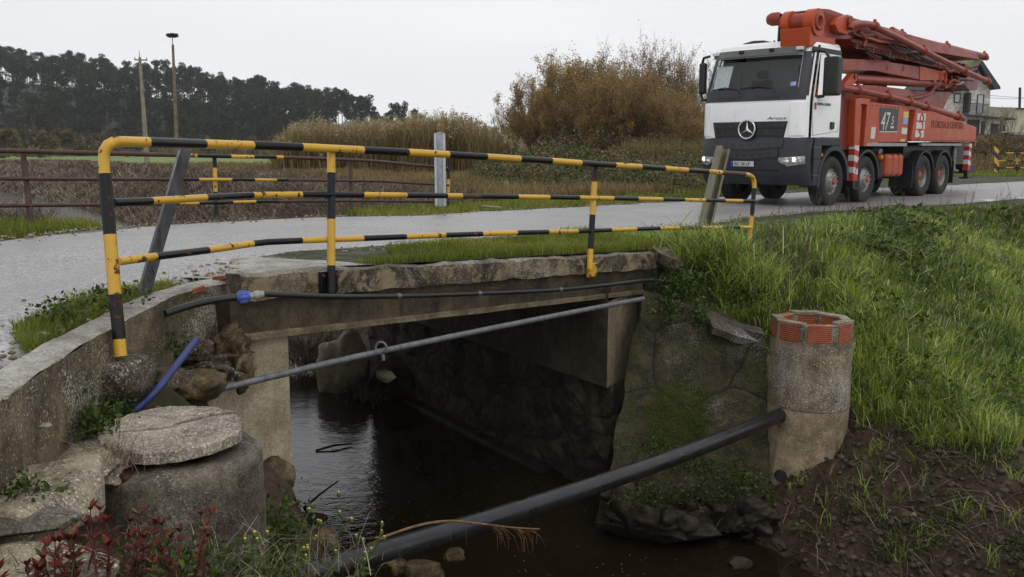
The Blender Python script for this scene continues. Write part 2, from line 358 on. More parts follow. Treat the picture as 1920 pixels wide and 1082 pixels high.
MAT['stalk'] = foliage('dead_stalks', [(0, (.05, .037, .025)), (.45, (.14, .105, .072)), (.8, (.3, .245, .18)), (1, (.52, .45, .36))], .8, .1)
MAT['euca'] = foliage('eucalyptus_leaves', [(0, (.016, .021, .013)), (.5, (.021, .028, .017)), (1, (.029, .036, .023))], .7, .1, .1)
MAT['pine'] = foliage('pine_leaves', [(0, (.018, .026, .011)), (.5, (.026, .036, .013)), (1, (.042, .054, .019))], .7, .1, .1)
MAT['autumn'] = foliage('autumn_leaves', [(0, (.17, .12, .055)), (.4, (.31, .215, .085)), (.7, (.42, .295, .115)), (.86, (.46, .26, .08)), (1, (.34, .3, .12))], .6, .45)
MAT['autumnb'] = foliage('brown_autumn_leaves', [(0, (.16, .115, .06)), (.5, (.33, .245, .115)), (1, (.46, .37, .18))], .6, .4)
MAT['scrub'] = foliage('brown_scrub_leaves', [(0, (.05, .04, .02)), (.5, (.115, .086, .043)), (.8, (.18, .135, .068)), (1, (.09, .1, .035))], .7, .2)
MAT['bramble'] = foliage('bramble_leaves', [(0, (.03, .04, .012)), (.35, (.07, .09, .022)), (.5, (.11, .13, .033)), (.6, (.13, .08, .045)), (1, (.3, .22, .11))], .5, .25)
MAT['weed'] = foliage('weed_leaves', [(0, (.018, .035, .006)), (.5, (.045, .08, .012)), (.85, (.09, .13, .025)), (1, (.2, .17, .05))], .45, .3)
MAT['redleaf'] = foliage('red_shrub_leaves', [(0, (.05, .008, .009)), (.4, (.15, .018, .014)), (.6, (.2, .05, .025)), (.78, (.07, .075, .02)), (1, (.2, .12, .05))], .35, .35)
MAT['flower'] = plain('yellow_petals', (.6, .42, .03), .6)
MAT['bark'] = plain('grey_brown_bark', (.075, .06, .047), .9, var=.4, sc=14, bump=.01)
MAT['twig'] = plain('brown_twigs', (.1, .075, .055), .9, var=.35, sc=9)
MAT['eubark'] = plain('pale_eucalyptus_bark', (.13, .115, .095), .85, var=.4, sc=2)
# ================================================================== terrain
def spline(P, n):
    P = np.array(P, float); m = len(P); out = []
    Q = np.vstack([2 * P[0] - P[1], P, 2 * P[-1] - P[-2]])
    for i in range(m - 1):
        p0, p1, p2, p3 = Q[i:i + 4]; t = np.linspace(0, 1, n, endpoint=False)[:, None]
        out.append(.5 * (2 * p1 + (p2 - p0) * t + (2 * p0 - 5 * p1 + 4 * p2 - p3) * t ** 2 + (3 * p1 - p0 - 3 * p2 + p3) * t ** 3))
    return np.vstack(out + [P[-1:]])
# road edges: near x, near y, far x, far y, z, near shoulder width
ROAD = spline([(-5.5, -8, -9.5, -8, .42, .3), (-1.9, -2, -7.3, -2, .42, .3), (-1.62, 1.6, -6, 3, .42, .35), (-1.99, 3.75, -5.2, 6, .425, .3), (-1.93, 5.8, -4.6, 8.8, .42, .5),
   (-1.42, 7.1, -4.1, 10.2, .39, 1.2), (-.31, 8.8, -3., 12.1, .33, 1.5), (.87, 10.6, -1.4, 13.9, .25, 1.6), (2.5, 12.5, .39, 16.4, .17, 1.5), (4.4, 15.5, 2.6, 19.6, .07, .9),
   (6.3, 17.9, 4.4, 22.4, .01, .6), (8.4, 19.4, 7, 25, 0, .5), (10.3, 20.9, 10, 27.5, 0, .5), (13, 23, 13.5, 30, 0, .5), (18, 26.5, 20, 35, 0, .6), (26, 32, 29, 42, 0, .6), (40, 43, 42, 55, 0, .6), (72, 66, 74, 80, 0, .6), (110, 95, 112, 112, 0, .6)], 22)
RC = (ROAD[:, :2] + ROAD[:, 2:4]) / 2; RN = ROAD[:, :2] - ROAD[:, 2:4]; RH = np.linalg.norm(RN, axis=1) / 2; RN = RN / (2 * RH[:, None])
CREEK = spline([(5.5, -8, 10, -7), (1.9, 0, 5.2, .8), (1.0, 3, 3.2, 4.5), (.1, 4.6, 2.15, 6.4), (-.75, 5.75, 1.3, 7.9), (-1.34, 5.75, .9, 8.15), (-2.9, 8.1, -.5, 10.25), (-4.4, 10.4, -1.95, 12.4), (-9, 18, -6, 19.7),
   (-16, 29, -12, 31), (-21.5, 38, -17.7, 41), (-37, 57, -31.8, 60), (-60, 72, -50, 77), (-110, 90, -100, 98)], 14)
KC = (CREEK[:, :2] + CREEK[:, 2:4]) / 2; KN = CREEK[:, 2:4] - CREEK[:, :2]; KH = np.linalg.norm(KN, axis=1) / 2; KN = KN / (2 * KH[:, None])
WZ = -2.0
def lateral(x, y, C, N):
    d = np.empty(len(x)); ix = np.empty(len(x), int)
    for a in range(0, len(x), 20000):
        q = (x[a:a + 20000, None] - C[None, :, 0]) ** 2 + (y[a:a + 20000, None] - C[None, :, 1]) ** 2
        i = q.argmin(1); ix[a:a + 20000] = i
        d[a:a + 20000] = (x[a:a + 20000] - C[i, 0]) * N[i, 0] + (y[a:a + 20000] - C[i, 1]) * N[i, 1]
    return d, ix
sstep = lambda a, b, x: (lambda t: t * t * (3 - 2 * t))(np.clip((x - a) / (b - a), 0, 1))
def terrain(x, y):
    x = np.asarray(x, float); y = np.asarray(y, float); sh = x.shape; x = x.ravel(); y = y.ravel()
    d, i = lateral(x, y, RC, RN); h = RH[i]; zr = ROAD[i, 4]; sw = ROAD[i, 5]
    e = d - h; e2 = -d - h; r = np.hypot(x, y)
    nz = fbm(x * 1.3, y * 1.3) - .47; n2 = fbm(x * 5, y * 5, o=3) - .44
    slope = .5 - .08 * sstep(3, 9, x)
    left = (y < 5.75) & (x < np.where(y < 4.8, 1.6, .2))
    zb = np.where(d >= 0, zr - .035 - np.clip(slope * (e - sw), 0, None), zr - .035 - np.clip(.4 * (e2 - 1.25), 0, None))
    zb = np.where((d < 0), np.maximum(zb, -.2 + .1 * nz), np.maximum(zb, -2.6))
    xw = np.interp(y, [-9, 0, 2.6, 2.9, 3.6, 4.05, 4.85, 5.35, 5.6], [-.4, -1.1, -1.62, -1.72, -1.845, -1.885, -1.935, -1.83, -1.72])
    zl = .03 - .92 * np.clip(x + 1.75, 0, .6) - 2.6 * np.clip(x + 1.15, 0, None) - 1.4 * np.clip(y - 4.5, 0, None) * np.clip((x + 1.9) * 3, 0, 1)
    zl = np.clip(zl, -1.7, None) + .16 * nz + .05 * n2
    zb = np.where(left & (x > xw), np.minimum(zl, zr - .3), np.where(left & (x > xw - 1.2), zr - .035, zb))
    k, j = lateral(x, y, KC, KN); dc = np.abs(k) - KH[j]; rs = k > 0
    near = y < 12.
    kk = np.where(near, np.where(rs, np.where(j < 14 * 4.6, .75, 6.), 3.2), .62)
    jit = np.where(near, .35 * nz, 1.2 * nz)
    zc = np.where(dc < 0, WZ - .35, WZ - .12 + kk * np.clip(dc + jit * .6, -.1, None))
    z = np.minimum(zb, zc)
    offroad = np.clip(np.maximum(e, e2) * 3, 0, 1)
    rough = np.where(z < -.75, .2, .05) * offroad
    z = z + rough * (nz * .9 + n2 * .8 + (fbm(x * 16, y * 16, o=2) - .37) * .5 * (z < -.7)) * np.clip(40 / np.maximum(r, 1), .3, 1)
    # wooded hill beyond the flat fields
    uu = 960 + 1700 * x / np.maximum(y, 1.)
    rid = np.interp(uu, [-900, 0, 300, 500, 640, 720, 800, 900, 2600], [36, 32, 24, 16.5, 11.5, 3, 1., -.2, 0])
    z = z + rid * sstep(225, 430, y) * (y > 200)
    # raised ground under the house on the right
    z = z + 1.65 * sstep(46, 54, y) * sstep(.40, .47, x / np.maximum(y, 1)) * (y > 30)
    z = z + .55 * sstep(.0, .06, x / np.maximum(y, 1)) * (1 - sstep(.3, .38, x / np.maximum(y, 1))) * sstep(30, 50, y) * (y < 200)
    return z.reshape(sh), dict(d=d.reshape(sh), e=e.reshape(sh), e2=e2.reshape(sh), dc=dc.reshape(sh), k=k.reshape(sh), st=i.reshape(sh))
th = np.concatenate([np.linspace(-100, -42, 60), np.linspace(-41.5, 41.5, 470), np.linspace(42, 100, 60)]) * math.pi / 180
rr = np.concatenate([[.3, .8, 1.3], np.exp(np.linspace(math.log(1.8), math.log(30), 520)), np.exp(np.linspace(math.log(30.3), math.log(1200), 170))])
TH, RR = np.meshgrid(th, rr); gx, gy = RR * np.sin(TH), RR * np.cos(TH)
gz, gi = terrain(gx, gy)
ni, nj = gx.shape; idx = np.arange(ni * nj).reshape(ni, nj)
F4 = np.stack([idx[:-1, :-1], idx[:-1, 1:], idx[1:, 1:], idx[1:, :-1]], -1).reshape(-1, 4)[:, ::-1]
nn = (fbm(gx * .9, gy * .9) - .47)
nearside = gi['d'] > 0
gmask = np.where(nearside, sstep(-1.25, -.85, gz + nn * .8) * (gx > .2), sstep(-1.2, -.3, gz + nn * .5))
gmask = np.maximum(gmask, ((gx <= .2) & nearside) * sstep(.25, .6, fbm(gx * 2, gy * 2) * .9))
dmask = (~nearside) * sstep(1.4, 3.5, gi['e2'] + nn * 3) * (1 - sstep(70, 95, gy + nn * 25 + np.clip(-gx, 0, 60) * -.5))
fmask = (~nearside) * sstep(58, 78, gy + nn * 30 + np.clip(-gx - 6, 0, 60) * .35)
bmask = (~nearside) * (gi['k'] > 0) * (1 - sstep(5, 9, gi['dc'] + nn * 6)) * (gi['e2'] > 1.2) * (gy < 90)
bmask = np.maximum(bmask, (~nearside) * (gi['k'] <= 0) * (1 - sstep(14, 20, gi['dc'] + nn * 8)) * (gi['e2'] > 1.2) * (gy < 75))
wmask = sstep(180, 230, gy)
ground = npmesh('ground', np.stack([gx, gy, gz], -1).reshape(-1, 3), [F4], MAT['ground'],
    dict(green=gmask.ravel(), dry=dmask.ravel(), field=fmask.ravel(), debris=bmask.ravel(), wood=wmask.ravel()), smooth=True)
tag(ground, 'soil, grass slopes and flat fields around the brook', kind='structure')
# road sheet with a slightly ragged edge
ncr = 26; tcr = np.linspace(-1, 1, ncr)
rag = (fbm(ROAD[:, 4] * 0 + np.arange(len(ROAD)) * .35, ROAD[:, 4] * 0) - .47) * .5
rv = []; ra = []; rl_ = []
for i in range(len(ROAD)):
    hh = RH[i] + rag[i] * .35
    for tt in tcr:
        p = RC[i] + RN[i] * tt * hh
        rl_.append(tt); rv.append((p[0], p[1], ROAD[i, 4] + .03 * (1 - tt * tt) - .012 - .03 * max(0, abs(tt) - .93) / .07)); ra.append(max(0, (abs(tt) - .55) / .45) if tt < 0 else max(0, (abs(tt) - .72) / .28))
rv = np.array(rv); ii = np.arange(len(rv)).reshape(len(ROAD), ncr)
rf = np.stack([ii[:-1, :-1], ii[:-1, 1:], ii[1:, 1:], ii[1:, :-1]], -1).reshape(-1, 4)
rv[:, 2] += (fbm(rv[:, 0] * .8, rv[:, 1] * .8) - .47) * .02
road = npmesh('road', rv, [rf], MAT['asphalt'], dict(edge=np.array(ra), lat=np.array(rl_)), smooth=True)
tag(road, 'wet grey asphalt lane crossing the little bridge', kind='structure')
# water of the brook
wv = []; wr_ = []
ncw = 13
CK2 = CREEK[6:]
for i in range(len(CREEK)):
    for tt in np.linspace(-1, 1, ncw):
        p = KC[i] + KN[i] * tt * (KH[i] + .7); wv.append((p[0], p[1], WZ)); wr_.append(1. if p[1] > 7.4 or p[0] < -.9 else .35)
wv = np.array(wv); ii = np.arange(len(wv)).reshape(len(CREEK), ncw)
wf = np.stack([ii[:-1, :-1], ii[:-1, 1:], ii[1:, 1:], ii[1:, :-1]], -1).reshape(-1, 4)[:, ::-1]
rip = np.clip(1 - (wv[:, 0] + .9 + (wv[:, 1] - 7.5) * .35) * 1.6, .12, 1.)
water = npmesh('water', wv, [wf], MAT['water'], dict(rip=rip), smooth=True)
tag(water, 'dark brown brook water running under the bridge', kind='structure')

# ================================================================== grass helpers
def blades(name, P, hgt, wid, mat, lean=.35, bend=.5, rnd=None, kind='stuff', label=None, seg3=True, dirbias=None):
    n = len(P); az = RG.random(n) * 2 * np.pi; la = RG.random(n) * 2 * np.pi
    wd = np.stack([np.cos(az), np.sin(az), 0 * az], -1) * (wid / 2)[:, None]
    lv = np.stack([np.cos(la), np.sin(la), 0 * la], -1)
    if dirbias is not None: lv = lv * .45 + np.asarray(dirbias)
    ln = (lean * RG.random(n))[:, None] * hgt[:, None]; bn = (bend * RG.random(n) ** 1.3)[:, None] * hgt[:, None]
    up = np.array([0, 0, 1.])
    m1 = P + lv * ln * .35 + up * (hgt * .45)[:, None]
    m2 = P + lv * (ln * .7 + bn * .4) + up * (hgt * .8)[:, None] - up * bn * .08
    tp = P + lv * (ln + bn) + up * hgt[:, None] - up * bn * .55
    V = np.stack([P - wd, P + wd, m1 + wd * .85, m1 - wd * .85, m2 + wd * .55, m2 - wd * .55, tp], 1).reshape(-1, 3)
    b = (np.arange(n) * 7)[:, None]
    q = np.concatenate([b + np.array([[0, 1, 2, 3]]), b + np.array([[3, 2, 4, 5]])]); t3 = b + np.array([[5, 4, 6]])
    rn = RG.random(n) if rnd is None else rnd
    o = npmesh(name, V, [q, t3], mat, dict(rnd=np.repeat(rn, 7)), smooth=True)
    if label: tag(o, label, kind=kind)
    return o
def leafmesh(name, Cn, size, mat, rnd=None, nrm=None, asp=.55, parent=None, link=True, droop=0):
    n = len(Cn); a = RG.normal(size=(n, 3)); a[:, 2] -= droop; a /= np.linalg.norm(a, axis=1)[:, None]
    b = RG.normal(size=(n, 3)); b -= a * (a * b).sum(1)[:, None]; b /= np.linalg.norm(b, axis=1)[:, None]
    s = (size * np.ones(n))[:, None]; c = np.cross(a, b)
    V = np.stack([Cn - a * s * .5, Cn + b * s * .5 * asp - a * s * .05 + c * s * .06, Cn + a * s * .5, Cn - b * s * .5 * asp - a * s * .05 + c * s * .06], 1).reshape(-1, 3)
    q = (np.arange(n) * 4)[:, None] + np.array([[0, 1, 2, 3]])
    rn = RG.random(n) if rnd is None else rnd
    return npmesh(name, V, [q], mat, dict(rnd=np.repeat(rn, 4)), parent=parent, link=link)
def scatter(n, us, vs, zguess=0):   # points seen in a pixel window projected on the terrain by marching
    u = RG.uniform(us[0], us[1], n); v = RG.uniform(vs[0], vs[1], n)
    return u, v
def scat_xy(n, x0, x1, y0, y1, keep=None, wfun=None):
    x = RG.uniform(x0, x1, n); y = RG.uniform(y0, y1, n)
    z, inf = terrain(x, y)
    m = np.ones(n, bool) if keep is None else keep(x, y, z, inf)
    return np.stack([x, y, z], -1)[m], {k: q[m] for k, q in inf.items()}
def inview(x, y, z, mg=60, mr=0):
    D = y * CP - (z - CZ) * SP; up = y * SP + (z - CZ) * CP
    with np.errstate(all='ignore'):
        u = CX + FPX * x / D; v = CY - FPX * up / D
    return (D > .5) & (u > -mg) & (u < 1920 + mg + mr) & (v > -mg) & (v < 1082 + 3 * mg)
# ================================================================== bridge
BD = Vector((.6556, .7551, 0)); BN = Vector((-.7551, .6556, 0)); B0 = Vector((-1.147, 5.75, 0))
zt = lambda t: .475 - .057 * t
def BP(t, off, z): return B0 + BD * t + BN * off + Vector((0, 0, z))
def jit(p, a, f=6): return Vector((p.x, p.y, p.z)) + Vector((fbm(p.x * f, p.y * f, p.z * f) - .47, fbm(p.y * f + 9, p.z * f, p.x * f) - .47, fbm(p.z * f + 5, p.x * f, p.y * f) - .47)) * a
def sweep(mb, prof, ts, a=.03, f=7, ms=None, caps=True):
    n = len(prof); vs = [jit(BP(t, o, zt(t) + z), a, f) for t in ts for o, z in prof]
    fs = []; mm = []
    for i in range(len(ts) - 1):
        for k in range(n):
            k2 = (k + 1) % n; fs.append((i * n + k, i * n + k2, (i + 1) * n + k2, (i + 1) * n + k)); mm.append(ms[k] if ms else 0)
    mb.add(vs, fs, mm)
    if caps: mb.add(vs[:n], [tuple(range(n))[::-1]], 0); mb.add(vs[-n:], [tuple(range(n))], 0)
    return mb
bridge = empty('bridge', BP(1.8, 1.5, -.3), label='low weathered concrete road bridge spanning the dark brook', cat='bridge')
def bpart(name, mb, mats, **k):
    o = mb.build(name, mats, bridge, **k); o.matrix_parent_inverse = Matrix.Translation(bridge.location).inverted(); return o
ts = np.linspace(-.66, 4.42, 90)
prof = [(0, -.158), (0, -.12), (0, -.08), (0, -.04), (.004, -.012), (.02, 0), (.07, .004), (.16, 0), (.16, -.158), (.1, -.158), (.05, -.158)]
bpart('kerb', sweep(MB(), prof, ts, .05, 6, [0, 0, 0, 0, 1, 1, 1, 0, 0, 0, 0]), [MAT['kerb'], MAT['kerbtop']])
prof = [(.05, -.16), (.05, -.25), (.05, -.362), (.03, -.372), (.03, -.402), (.3, -.402), (.3, -.16)]
bpart('edge_beam', sweep(MB(), prof, np.linspace(-.72, 3.72, 60), .012, 5, [0, 0, 1, 1, 1, 0, 0]), [MAT['beam'], MAT['beamlip']])
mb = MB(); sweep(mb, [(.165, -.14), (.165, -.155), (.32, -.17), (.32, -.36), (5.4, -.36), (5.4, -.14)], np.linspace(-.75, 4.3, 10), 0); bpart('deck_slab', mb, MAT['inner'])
CD = Vector((-.55, .835, 0)).normalized()
def wallgrid(mb, a, b, z0, z1, nu, nv, amp, f, m=0, nrm=None):   # vertical sheet a->b with noise
    vs = []; 
    for j in range(nv + 1):
        for i in range(nu + 1):
            p = Vector(a).lerp(Vector(b), i / nu); p.z = z0 + (z1 - z0) * j / nv; vs.append(jit(p, amp, f))
    fs = [(j * (nu + 1) + i, j * (nu + 1) + i + 1, (j + 1) * (nu + 1) + i + 1, (j + 1) * (nu + 1) + i) for j in range(nv) for i in range(nu)]
    mb.add(vs, fs, m)
# left abutment
A0 = BP(-.29, .1, 0); A1 = A0 + CD * 5.2; A3 = BP(-1.15, .1, 0); A2 = A3 + CD * 5.2
mb = MB(); z0 = -.98; wallgrid(mb, A3, A0, z0, zt(-.5) - .404, 16, 14, .012, 4); wallgrid(mb, A0, A1, z0, zt(0) - .37, 20, 8, .02, 4)
mb.add([Vector((*p.xy, z0)) for p in (A0, A1, A2, A3)], [(0, 1, 2, 3)]); wallgrid(mb, A2, A3, z0, .0, 4, 3, 0, 1); wallgrid(mb, A1, A2, z0, .1, 4, 3, 0, 1)
bpart('abutment', mb, MAT['abut'])['label'] = 'pale smooth abutment face'
mb = MB(); s_ = BN * .03; wallgrid(mb, A3 + s_, A0 + s_, -2.5, z0, 16, 24, .13, 5); wallgrid(mb, A0 + s_, A1 + s_, -2.5, z0, 40, 16, .12, 5); bpart('stone_footing', mb, MAT['rock'])
# right abutment: concrete upper band over rough masonry
C0 = Vector((.87, 8.07, 0)); C1 = C0 + CD * 5.3; C3 = BP(3.75, .13, 0)
mb = MB(); zl = -.93; wallgrid(mb, C0, C1, zl, .0, 30, 8, .015, 4, 0); wallgrid(mb, C0, C3, zl, zt(3.5) - .404, 6, 14, .02, 4, 1)
mb.add([Vector((*p.xy, zl)) for p in (C0, C1, C1 + Vector((.5, .3, 0)), C3)], [(0, 1, 2, 3)])
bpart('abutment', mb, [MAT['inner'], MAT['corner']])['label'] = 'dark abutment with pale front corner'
mb = MB(); s_ = BD * .05; wallgrid(mb, C0 + s_, C1 + s_, -2.5, zl, 110, 40, .11, 5); wallgrid(mb, C0 + s_, C3 + s_, -2.5, zl, 10, 24, .08, 5); bpart('stone_wall', mb, MAT['masonry'])
mb = MB(); q0 = C0 - BD * .13 + CD * .9; q1 = C1 - BD * .1
mb.hexa([Vector((*p.xy, z)) for z in (-2.3, -1.965) for p in (q0, q0 + BD * .3, q1 + BD * .3, q1)]); bpart('footing_ledge', mb, MAT['drock'], bevel=.02)
# soil and moss between kerb and road
ts = np.linspace(-.62, 4.7, 90); vs = []; n = 12
for t_ in ts:
    for k in range(n):
        o_ = .06 + (2.1 - .06) * k / (n - 1); p = BP(t_, o_, 0)
        d_, i_ = lateral(np.array([p.x]), np.array([p.y]), RC, RN); zr_ = ROAD[i_[0], 4]
        w = min(1, (o_ - .06) / 1.35); z = (zt(t_) + .012) * (1 - w) + (zr_ - .012) * w - .05 * max(0, o_ - 1.6)
        if t_ < .15: z -= .05 * min(1, (.15 - t_) * 2)
        vs.append((p.x, p.y, z + .018 * (fbm(p.x * 4, p.y * 4) - .4)))
vs = np.array(vs); nsp = int((.42 + .62) / 5.32 * 89); ii = np.arange(len(vs)).reshape(len(ts), n); ia = ii[:nsp + 1]; fa = np.stack([ia[:-1, :-1], ia[1:, :-1], ia[1:, 1:], ia[:-1, 1:]], -1).reshape(-1, 4)[:, ::-1]; va = vs[:(nsp + 1) * n] + np.array([0, 0, .003])
pav = npmesh('pavement', va, [fa], MAT['wingtop'], {}, smooth=True); tag(pav, 'pale worn concrete patch at the left end of the bridge kerb', kind='structure')
ii = ii[nsp:]; f4 = np.stack([ii[:-1, :-1], ii[1:, :-1], ii[1:, 1:], ii[:-1, 1:]], -1).reshape(-1, 4)[:, ::-1]
verge = npmesh('verge', vs, [f4], MAT['ground'], dict(green=np.ones(len(vs)) * .9), smooth=True); tag(verge, 'mossy soil strip between bridge kerb and road', kind='structure')

# ================================================================== wing walls
def top_at(u, v, D): return px(u, v, D)
WO = [(-420, 1090, 2.12), (-60, 800, 2.72), (0, 746, 2.97), (140, 650, 3.73), (207, 613, 4.14), (314, 557, 4.96), (406, 530, 5.42), (458, 522, 5.62)]
outer = spline([px(*q) for q in WO], 8)
inner = outer + np.array([[-.14, .02, .0]]) ; inner[:, 2] = outer[:, 2] + .004
mb = MB(); n = len(outer); nz = 14; vs = []
for i in range(n):
    for k in range(nz + 1):
        p = Vector(outer[i]); p.z = outer[i][2] - .012 - (outer[i][2] + .75) * (k / nz) ** 1.2
        vs.append(jit(p, .05 if k else .02, 5))
fs = [(i * (nz + 1) + k, (i + 1) * (nz + 1) + k, (i + 1) * (nz + 1) + k + 1, i * (nz + 1) + k + 1) for i in range(n - 1) for k in range(nz)]
mb.add(vs, fs, 0)
tv = []
for i in range(n):
    for k in range(5): tv.append(jit(Vector(outer[i]).lerp(Vector(inner[i]), k / 4), .018, 9) - Vector((0, 0, .012 if k == 0 else 0)))
    q = Vector(inner[i]); q.z = -.3; tv.append(q)
fs = [(i * 6 + k, i * 6 + k + 1, (i + 1) * 6 + k + 1, (i + 1) * 6 + k) for i in range(n - 1) for k in range(5)]
mb.add(tv, fs, 1)
mb.add([vs[(n - 1) * (nz + 1)], vs[-1], tv[-1], tv[-2]], [(0, 1, 2, 3)], 0)
lw = mb.build('wing_wall', [MAT['wing'], MAT['wingtop']])
tag(lw, 'long curved lichen-spotted concrete wing wall beside the left grass verge', 'wall')
# right mossy battered wing wall
mb = MB(); nu, nv = 70, 50
T0, T1, Q0, Q1 = px(1204, 556, 8.5), px(1432, 632, 8.3), px(1118, 985, 7.75), px(1452, 990, 7.78)
vs = []
for j in range(nv + 1):
    for i in range(nu + 1):
        a = i / nu; b = j / nv; p = T0.lerp(T1, a).lerp(Q0.lerp(Q1, a), b); p += Vector((.1, .25, 0)) * math.sin(a * math.pi) * .5 * (1 - b * .4)
        if j == 0: p.z += .05 * (fbm(a * 6, 3) - .5)
        vs.append(jit(p, .15, 3.2))
fs = [(j * (nu + 1) + i, j * (nu + 1) + i + 1, (j + 1) * (nu + 1) + i + 1, (j + 1) * (nu + 1) + i) for j in range(nv) for i in range(nu)]
mb.add(vs, fs, 0)
tp = [vs[i] + Vector((.05, .3, .0)) for i in range(nu + 1)]; mb.add(vs[:nu + 1] + tp, [(i, i + 1, nu + 2 + i, nu + 1 + i) for i in range(nu)], 1)
rc_ = [vs[j * (nu + 1) + nu] for j in range(nv + 1)]; mb.add(rc_ + [p + Vector((.05, .3, 0)) for p in rc_], [(j, j + 1, nv + 2 + j, nv + 1 + j) for j in range(nv)], 0)
vs_rw = [tuple(q) for q in vs]; rw = mb.build('wing_wall', [MAT['rwing'], MAT['rwingtop']]); tag(rw, 'dark mossy cracked concrete wing wall left of the round brick-topped shaft', 'wall')
def slab(name, pts, th, mat, label, cat, par=None):
    mb = MB(); n = len(pts); c = sum(pts, Vector()) / n
    ring = []
    for i in range(n):
        a, b = pts[i], pts[(i + 1) % n]
        for k in range(5): ring.append(jit(a.lerp(b, k / 5), .035, 12))
    m = len(ring); dn = Vector((0, .03, -th)); inn = [jit(c.lerp(p, .6), .02, 9) for p in ring]
    mb.add([c] + inn + ring + [p + dn for p in ring], [(0, 1 + i, 1 + (i + 1) % m) for i in range(m)] + [(1 + i, 1 + m + i, 1 + m + (i + 1) % m, 1 + (i + 1) % m) for i in range(m)] + [(1 + m + i, 1 + 2 * m + i, 1 + 2 * m + (i + 1) % m, 1 + m + (i + 1) % m) for i in range(m)])
    o = mb.build(name, mat, par)
    return tag(o, label, cat) if label else o
slab('broken_slab', [px(1322, 578, 8.5), px(1352, 592, 8.5), px(1432, 630, 8.45), px(1424, 641, 8.3), px(1385, 630, 8.28), px(1335, 612, 8.25)], .07, MAT['rwingtop'], 'broken lichen-spotted concrete slab lying on top of the mossy wing wall', 'slab')
slab('broken_slab', [px(1222, 462, 8.75), px(1262, 462, 9.1), px(1300, 486, 9.0), px(1282, 492, 8.7), px(1240, 478, 8.6)], .1, MAT['kerb'], 'broken kerb end stone in the grass right of the bridge kerb', 'stone')

# ================================================================== rocks
def rock(name, c, s, mat, label, cat='rock', group=None, sub=4, amp=.55, f=1.7, seed=0, flat=0, rz=0, cuts=9):
    bm = bmesh.new(); bmesh.ops.create_icosphere(bm, subdivisions=sub, radius=1)
    P = np.array([v.co for v in bm.verts]); q = P * f + seed * 3.17
    d = 1 + amp * (fbm(q[:, 0], q[:, 1], q[:, 2], 5) - .47) * 2
    q = P * f * 3 + seed; d += amp * .25 * np.abs(fbm(q[:, 0], q[:, 1], q[:, 2], 3) - .45)
    P = P * d[:, None]
    rgk = np.random.default_rng(seed + 1000)
    for _ in range(cuts):
        nv = rgk.normal(size=3); nv /= np.linalg.norm(nv); hh = rgk.uniform(.6, .85); dd = np.clip(P @ nv - hh, 0, None); P -= dd[:, None] * nv[None] * .92
    if flat: P[:, 2] = np.where(P[:, 2] > flat, flat + (P[:, 2] - flat) * .15, P[:, 2])
    P *= np.array(s)
    for v, p in zip(bm.verts, P): v.co = p
    me = bpy.data.meshes.new(name); bm.to_mesh(me); bm.free(); me.materials.append(mat)
    me.polygons.foreach_set('use_smooth', np.ones(len(me.polygons), bool))
    o = bpy.data.objects.new(name, me); COL.objects.link(o); o.location = c; o.rotation_euler = (0, 0, rz)
    return tag(o, label, cat, group)
rock('concrete_block', px(209, 706, 4.2) , (.18, .17, .15), MAT['block'], 'rough rounded concrete block gripping the foot of the nearest striped post', 'block', amp=.24, f=1.5, seed=3, flat=.55, cuts=0)
rock('rock', px(366, 728, 4.9), (.19, .16, .085), MAT['rock'], 'jutting yellow-brown rock above the round manhole lid', seed=5)
rock('rock', px(432, 655, 5.33), (.1, .09, .13), MAT['rock'], 'crumbling yellowish stone at the edge of the bridge beam', seed=8, amp=1.1, f=2.6, cuts=4)
rock('rock', px(392, 690, 5.15), (.13, .09, .09), MAT['block'], 'dark crusted stone wedged behind the jutting brown rock', seed=9, amp=1.1, f=2.6, cuts=4)
rock('rock', px(352, 655, 5.1), (.1, .07, .06), MAT['block'], 'small dark crumbling stone just under the black hose end', seed=10, amp=1.1, f=2.6, cuts=4)
rock('rock', px(322, 712, 4.8), (.14, .12, .08), MAT['block'], 'dark crumbling rubble stone behind the blue pipe', seed=12, amp=.8)
rock('rock', px(455, 690, 5.3), (.08, .1, .1), MAT['rock'], 'small broken stone between abutment and wing wall', seed=15, amp=.9)
rock('rock', px(515, 895, 5.4), (.13, .1, .12), MAT['rock'], 'squared ochre stone low under the left abutment', seed=17, amp=.3)
rock('rock', px(525, 955, 5.4), (.12, .1, .12), MAT['rock'], 'ochre stone at the waterline under the left abutment', seed=19, amp=.4)
rock('rock', px(1178, 955, 7.53), (.21, .17, .23), MAT['drock'], 'largest dark boulder standing in the water beneath the mossy wall', seed=21, amp=.6)
rock('rock', px(1172, 918, 7.53), (.095, .08, .07), MAT['rock'], 'yellow-brown stone sitting on top of the largest boulder', seed=23, amp=.7)
rock('rock', px(1203, 913, 7.58), (.07, .07, .13), MAT['drock'], 'upright pointed stone behind the largest boulder', seed=25, amp=.5)
rock('rock', px(1237, 938, 7.48), (.09, .08, .12), MAT['drock'], 'tall rounded stone right of the largest boulder', seed=28, amp=.5)
for k, (u, v, D, s_) in enumerate([(1268, 930, 7.58, .1), (1292, 948, 7.48, .09), (1135, 926, 7.68, .09), (1255, 968, 7.28, .09), (1320, 925, 7.53, .1), (1345, 950, 7.38, .08), (1290, 985, 7.08, .1)]):
    rock('rock', px(u, v, D), (s_, s_ * .9, s_ * .8), MAT['drock'], 'small dark wet stone along the water edge below the mossy wing wall', 'rock', 'small wet stones under the mossy wing wall', sub=3, seed=31 + k, amp=.7)
rock('rock', px(608, 1018, 5.0), (.085, .08, .085), MAT['rock'], 'mossy stone beside the yellow flowered weeds', seed=41)
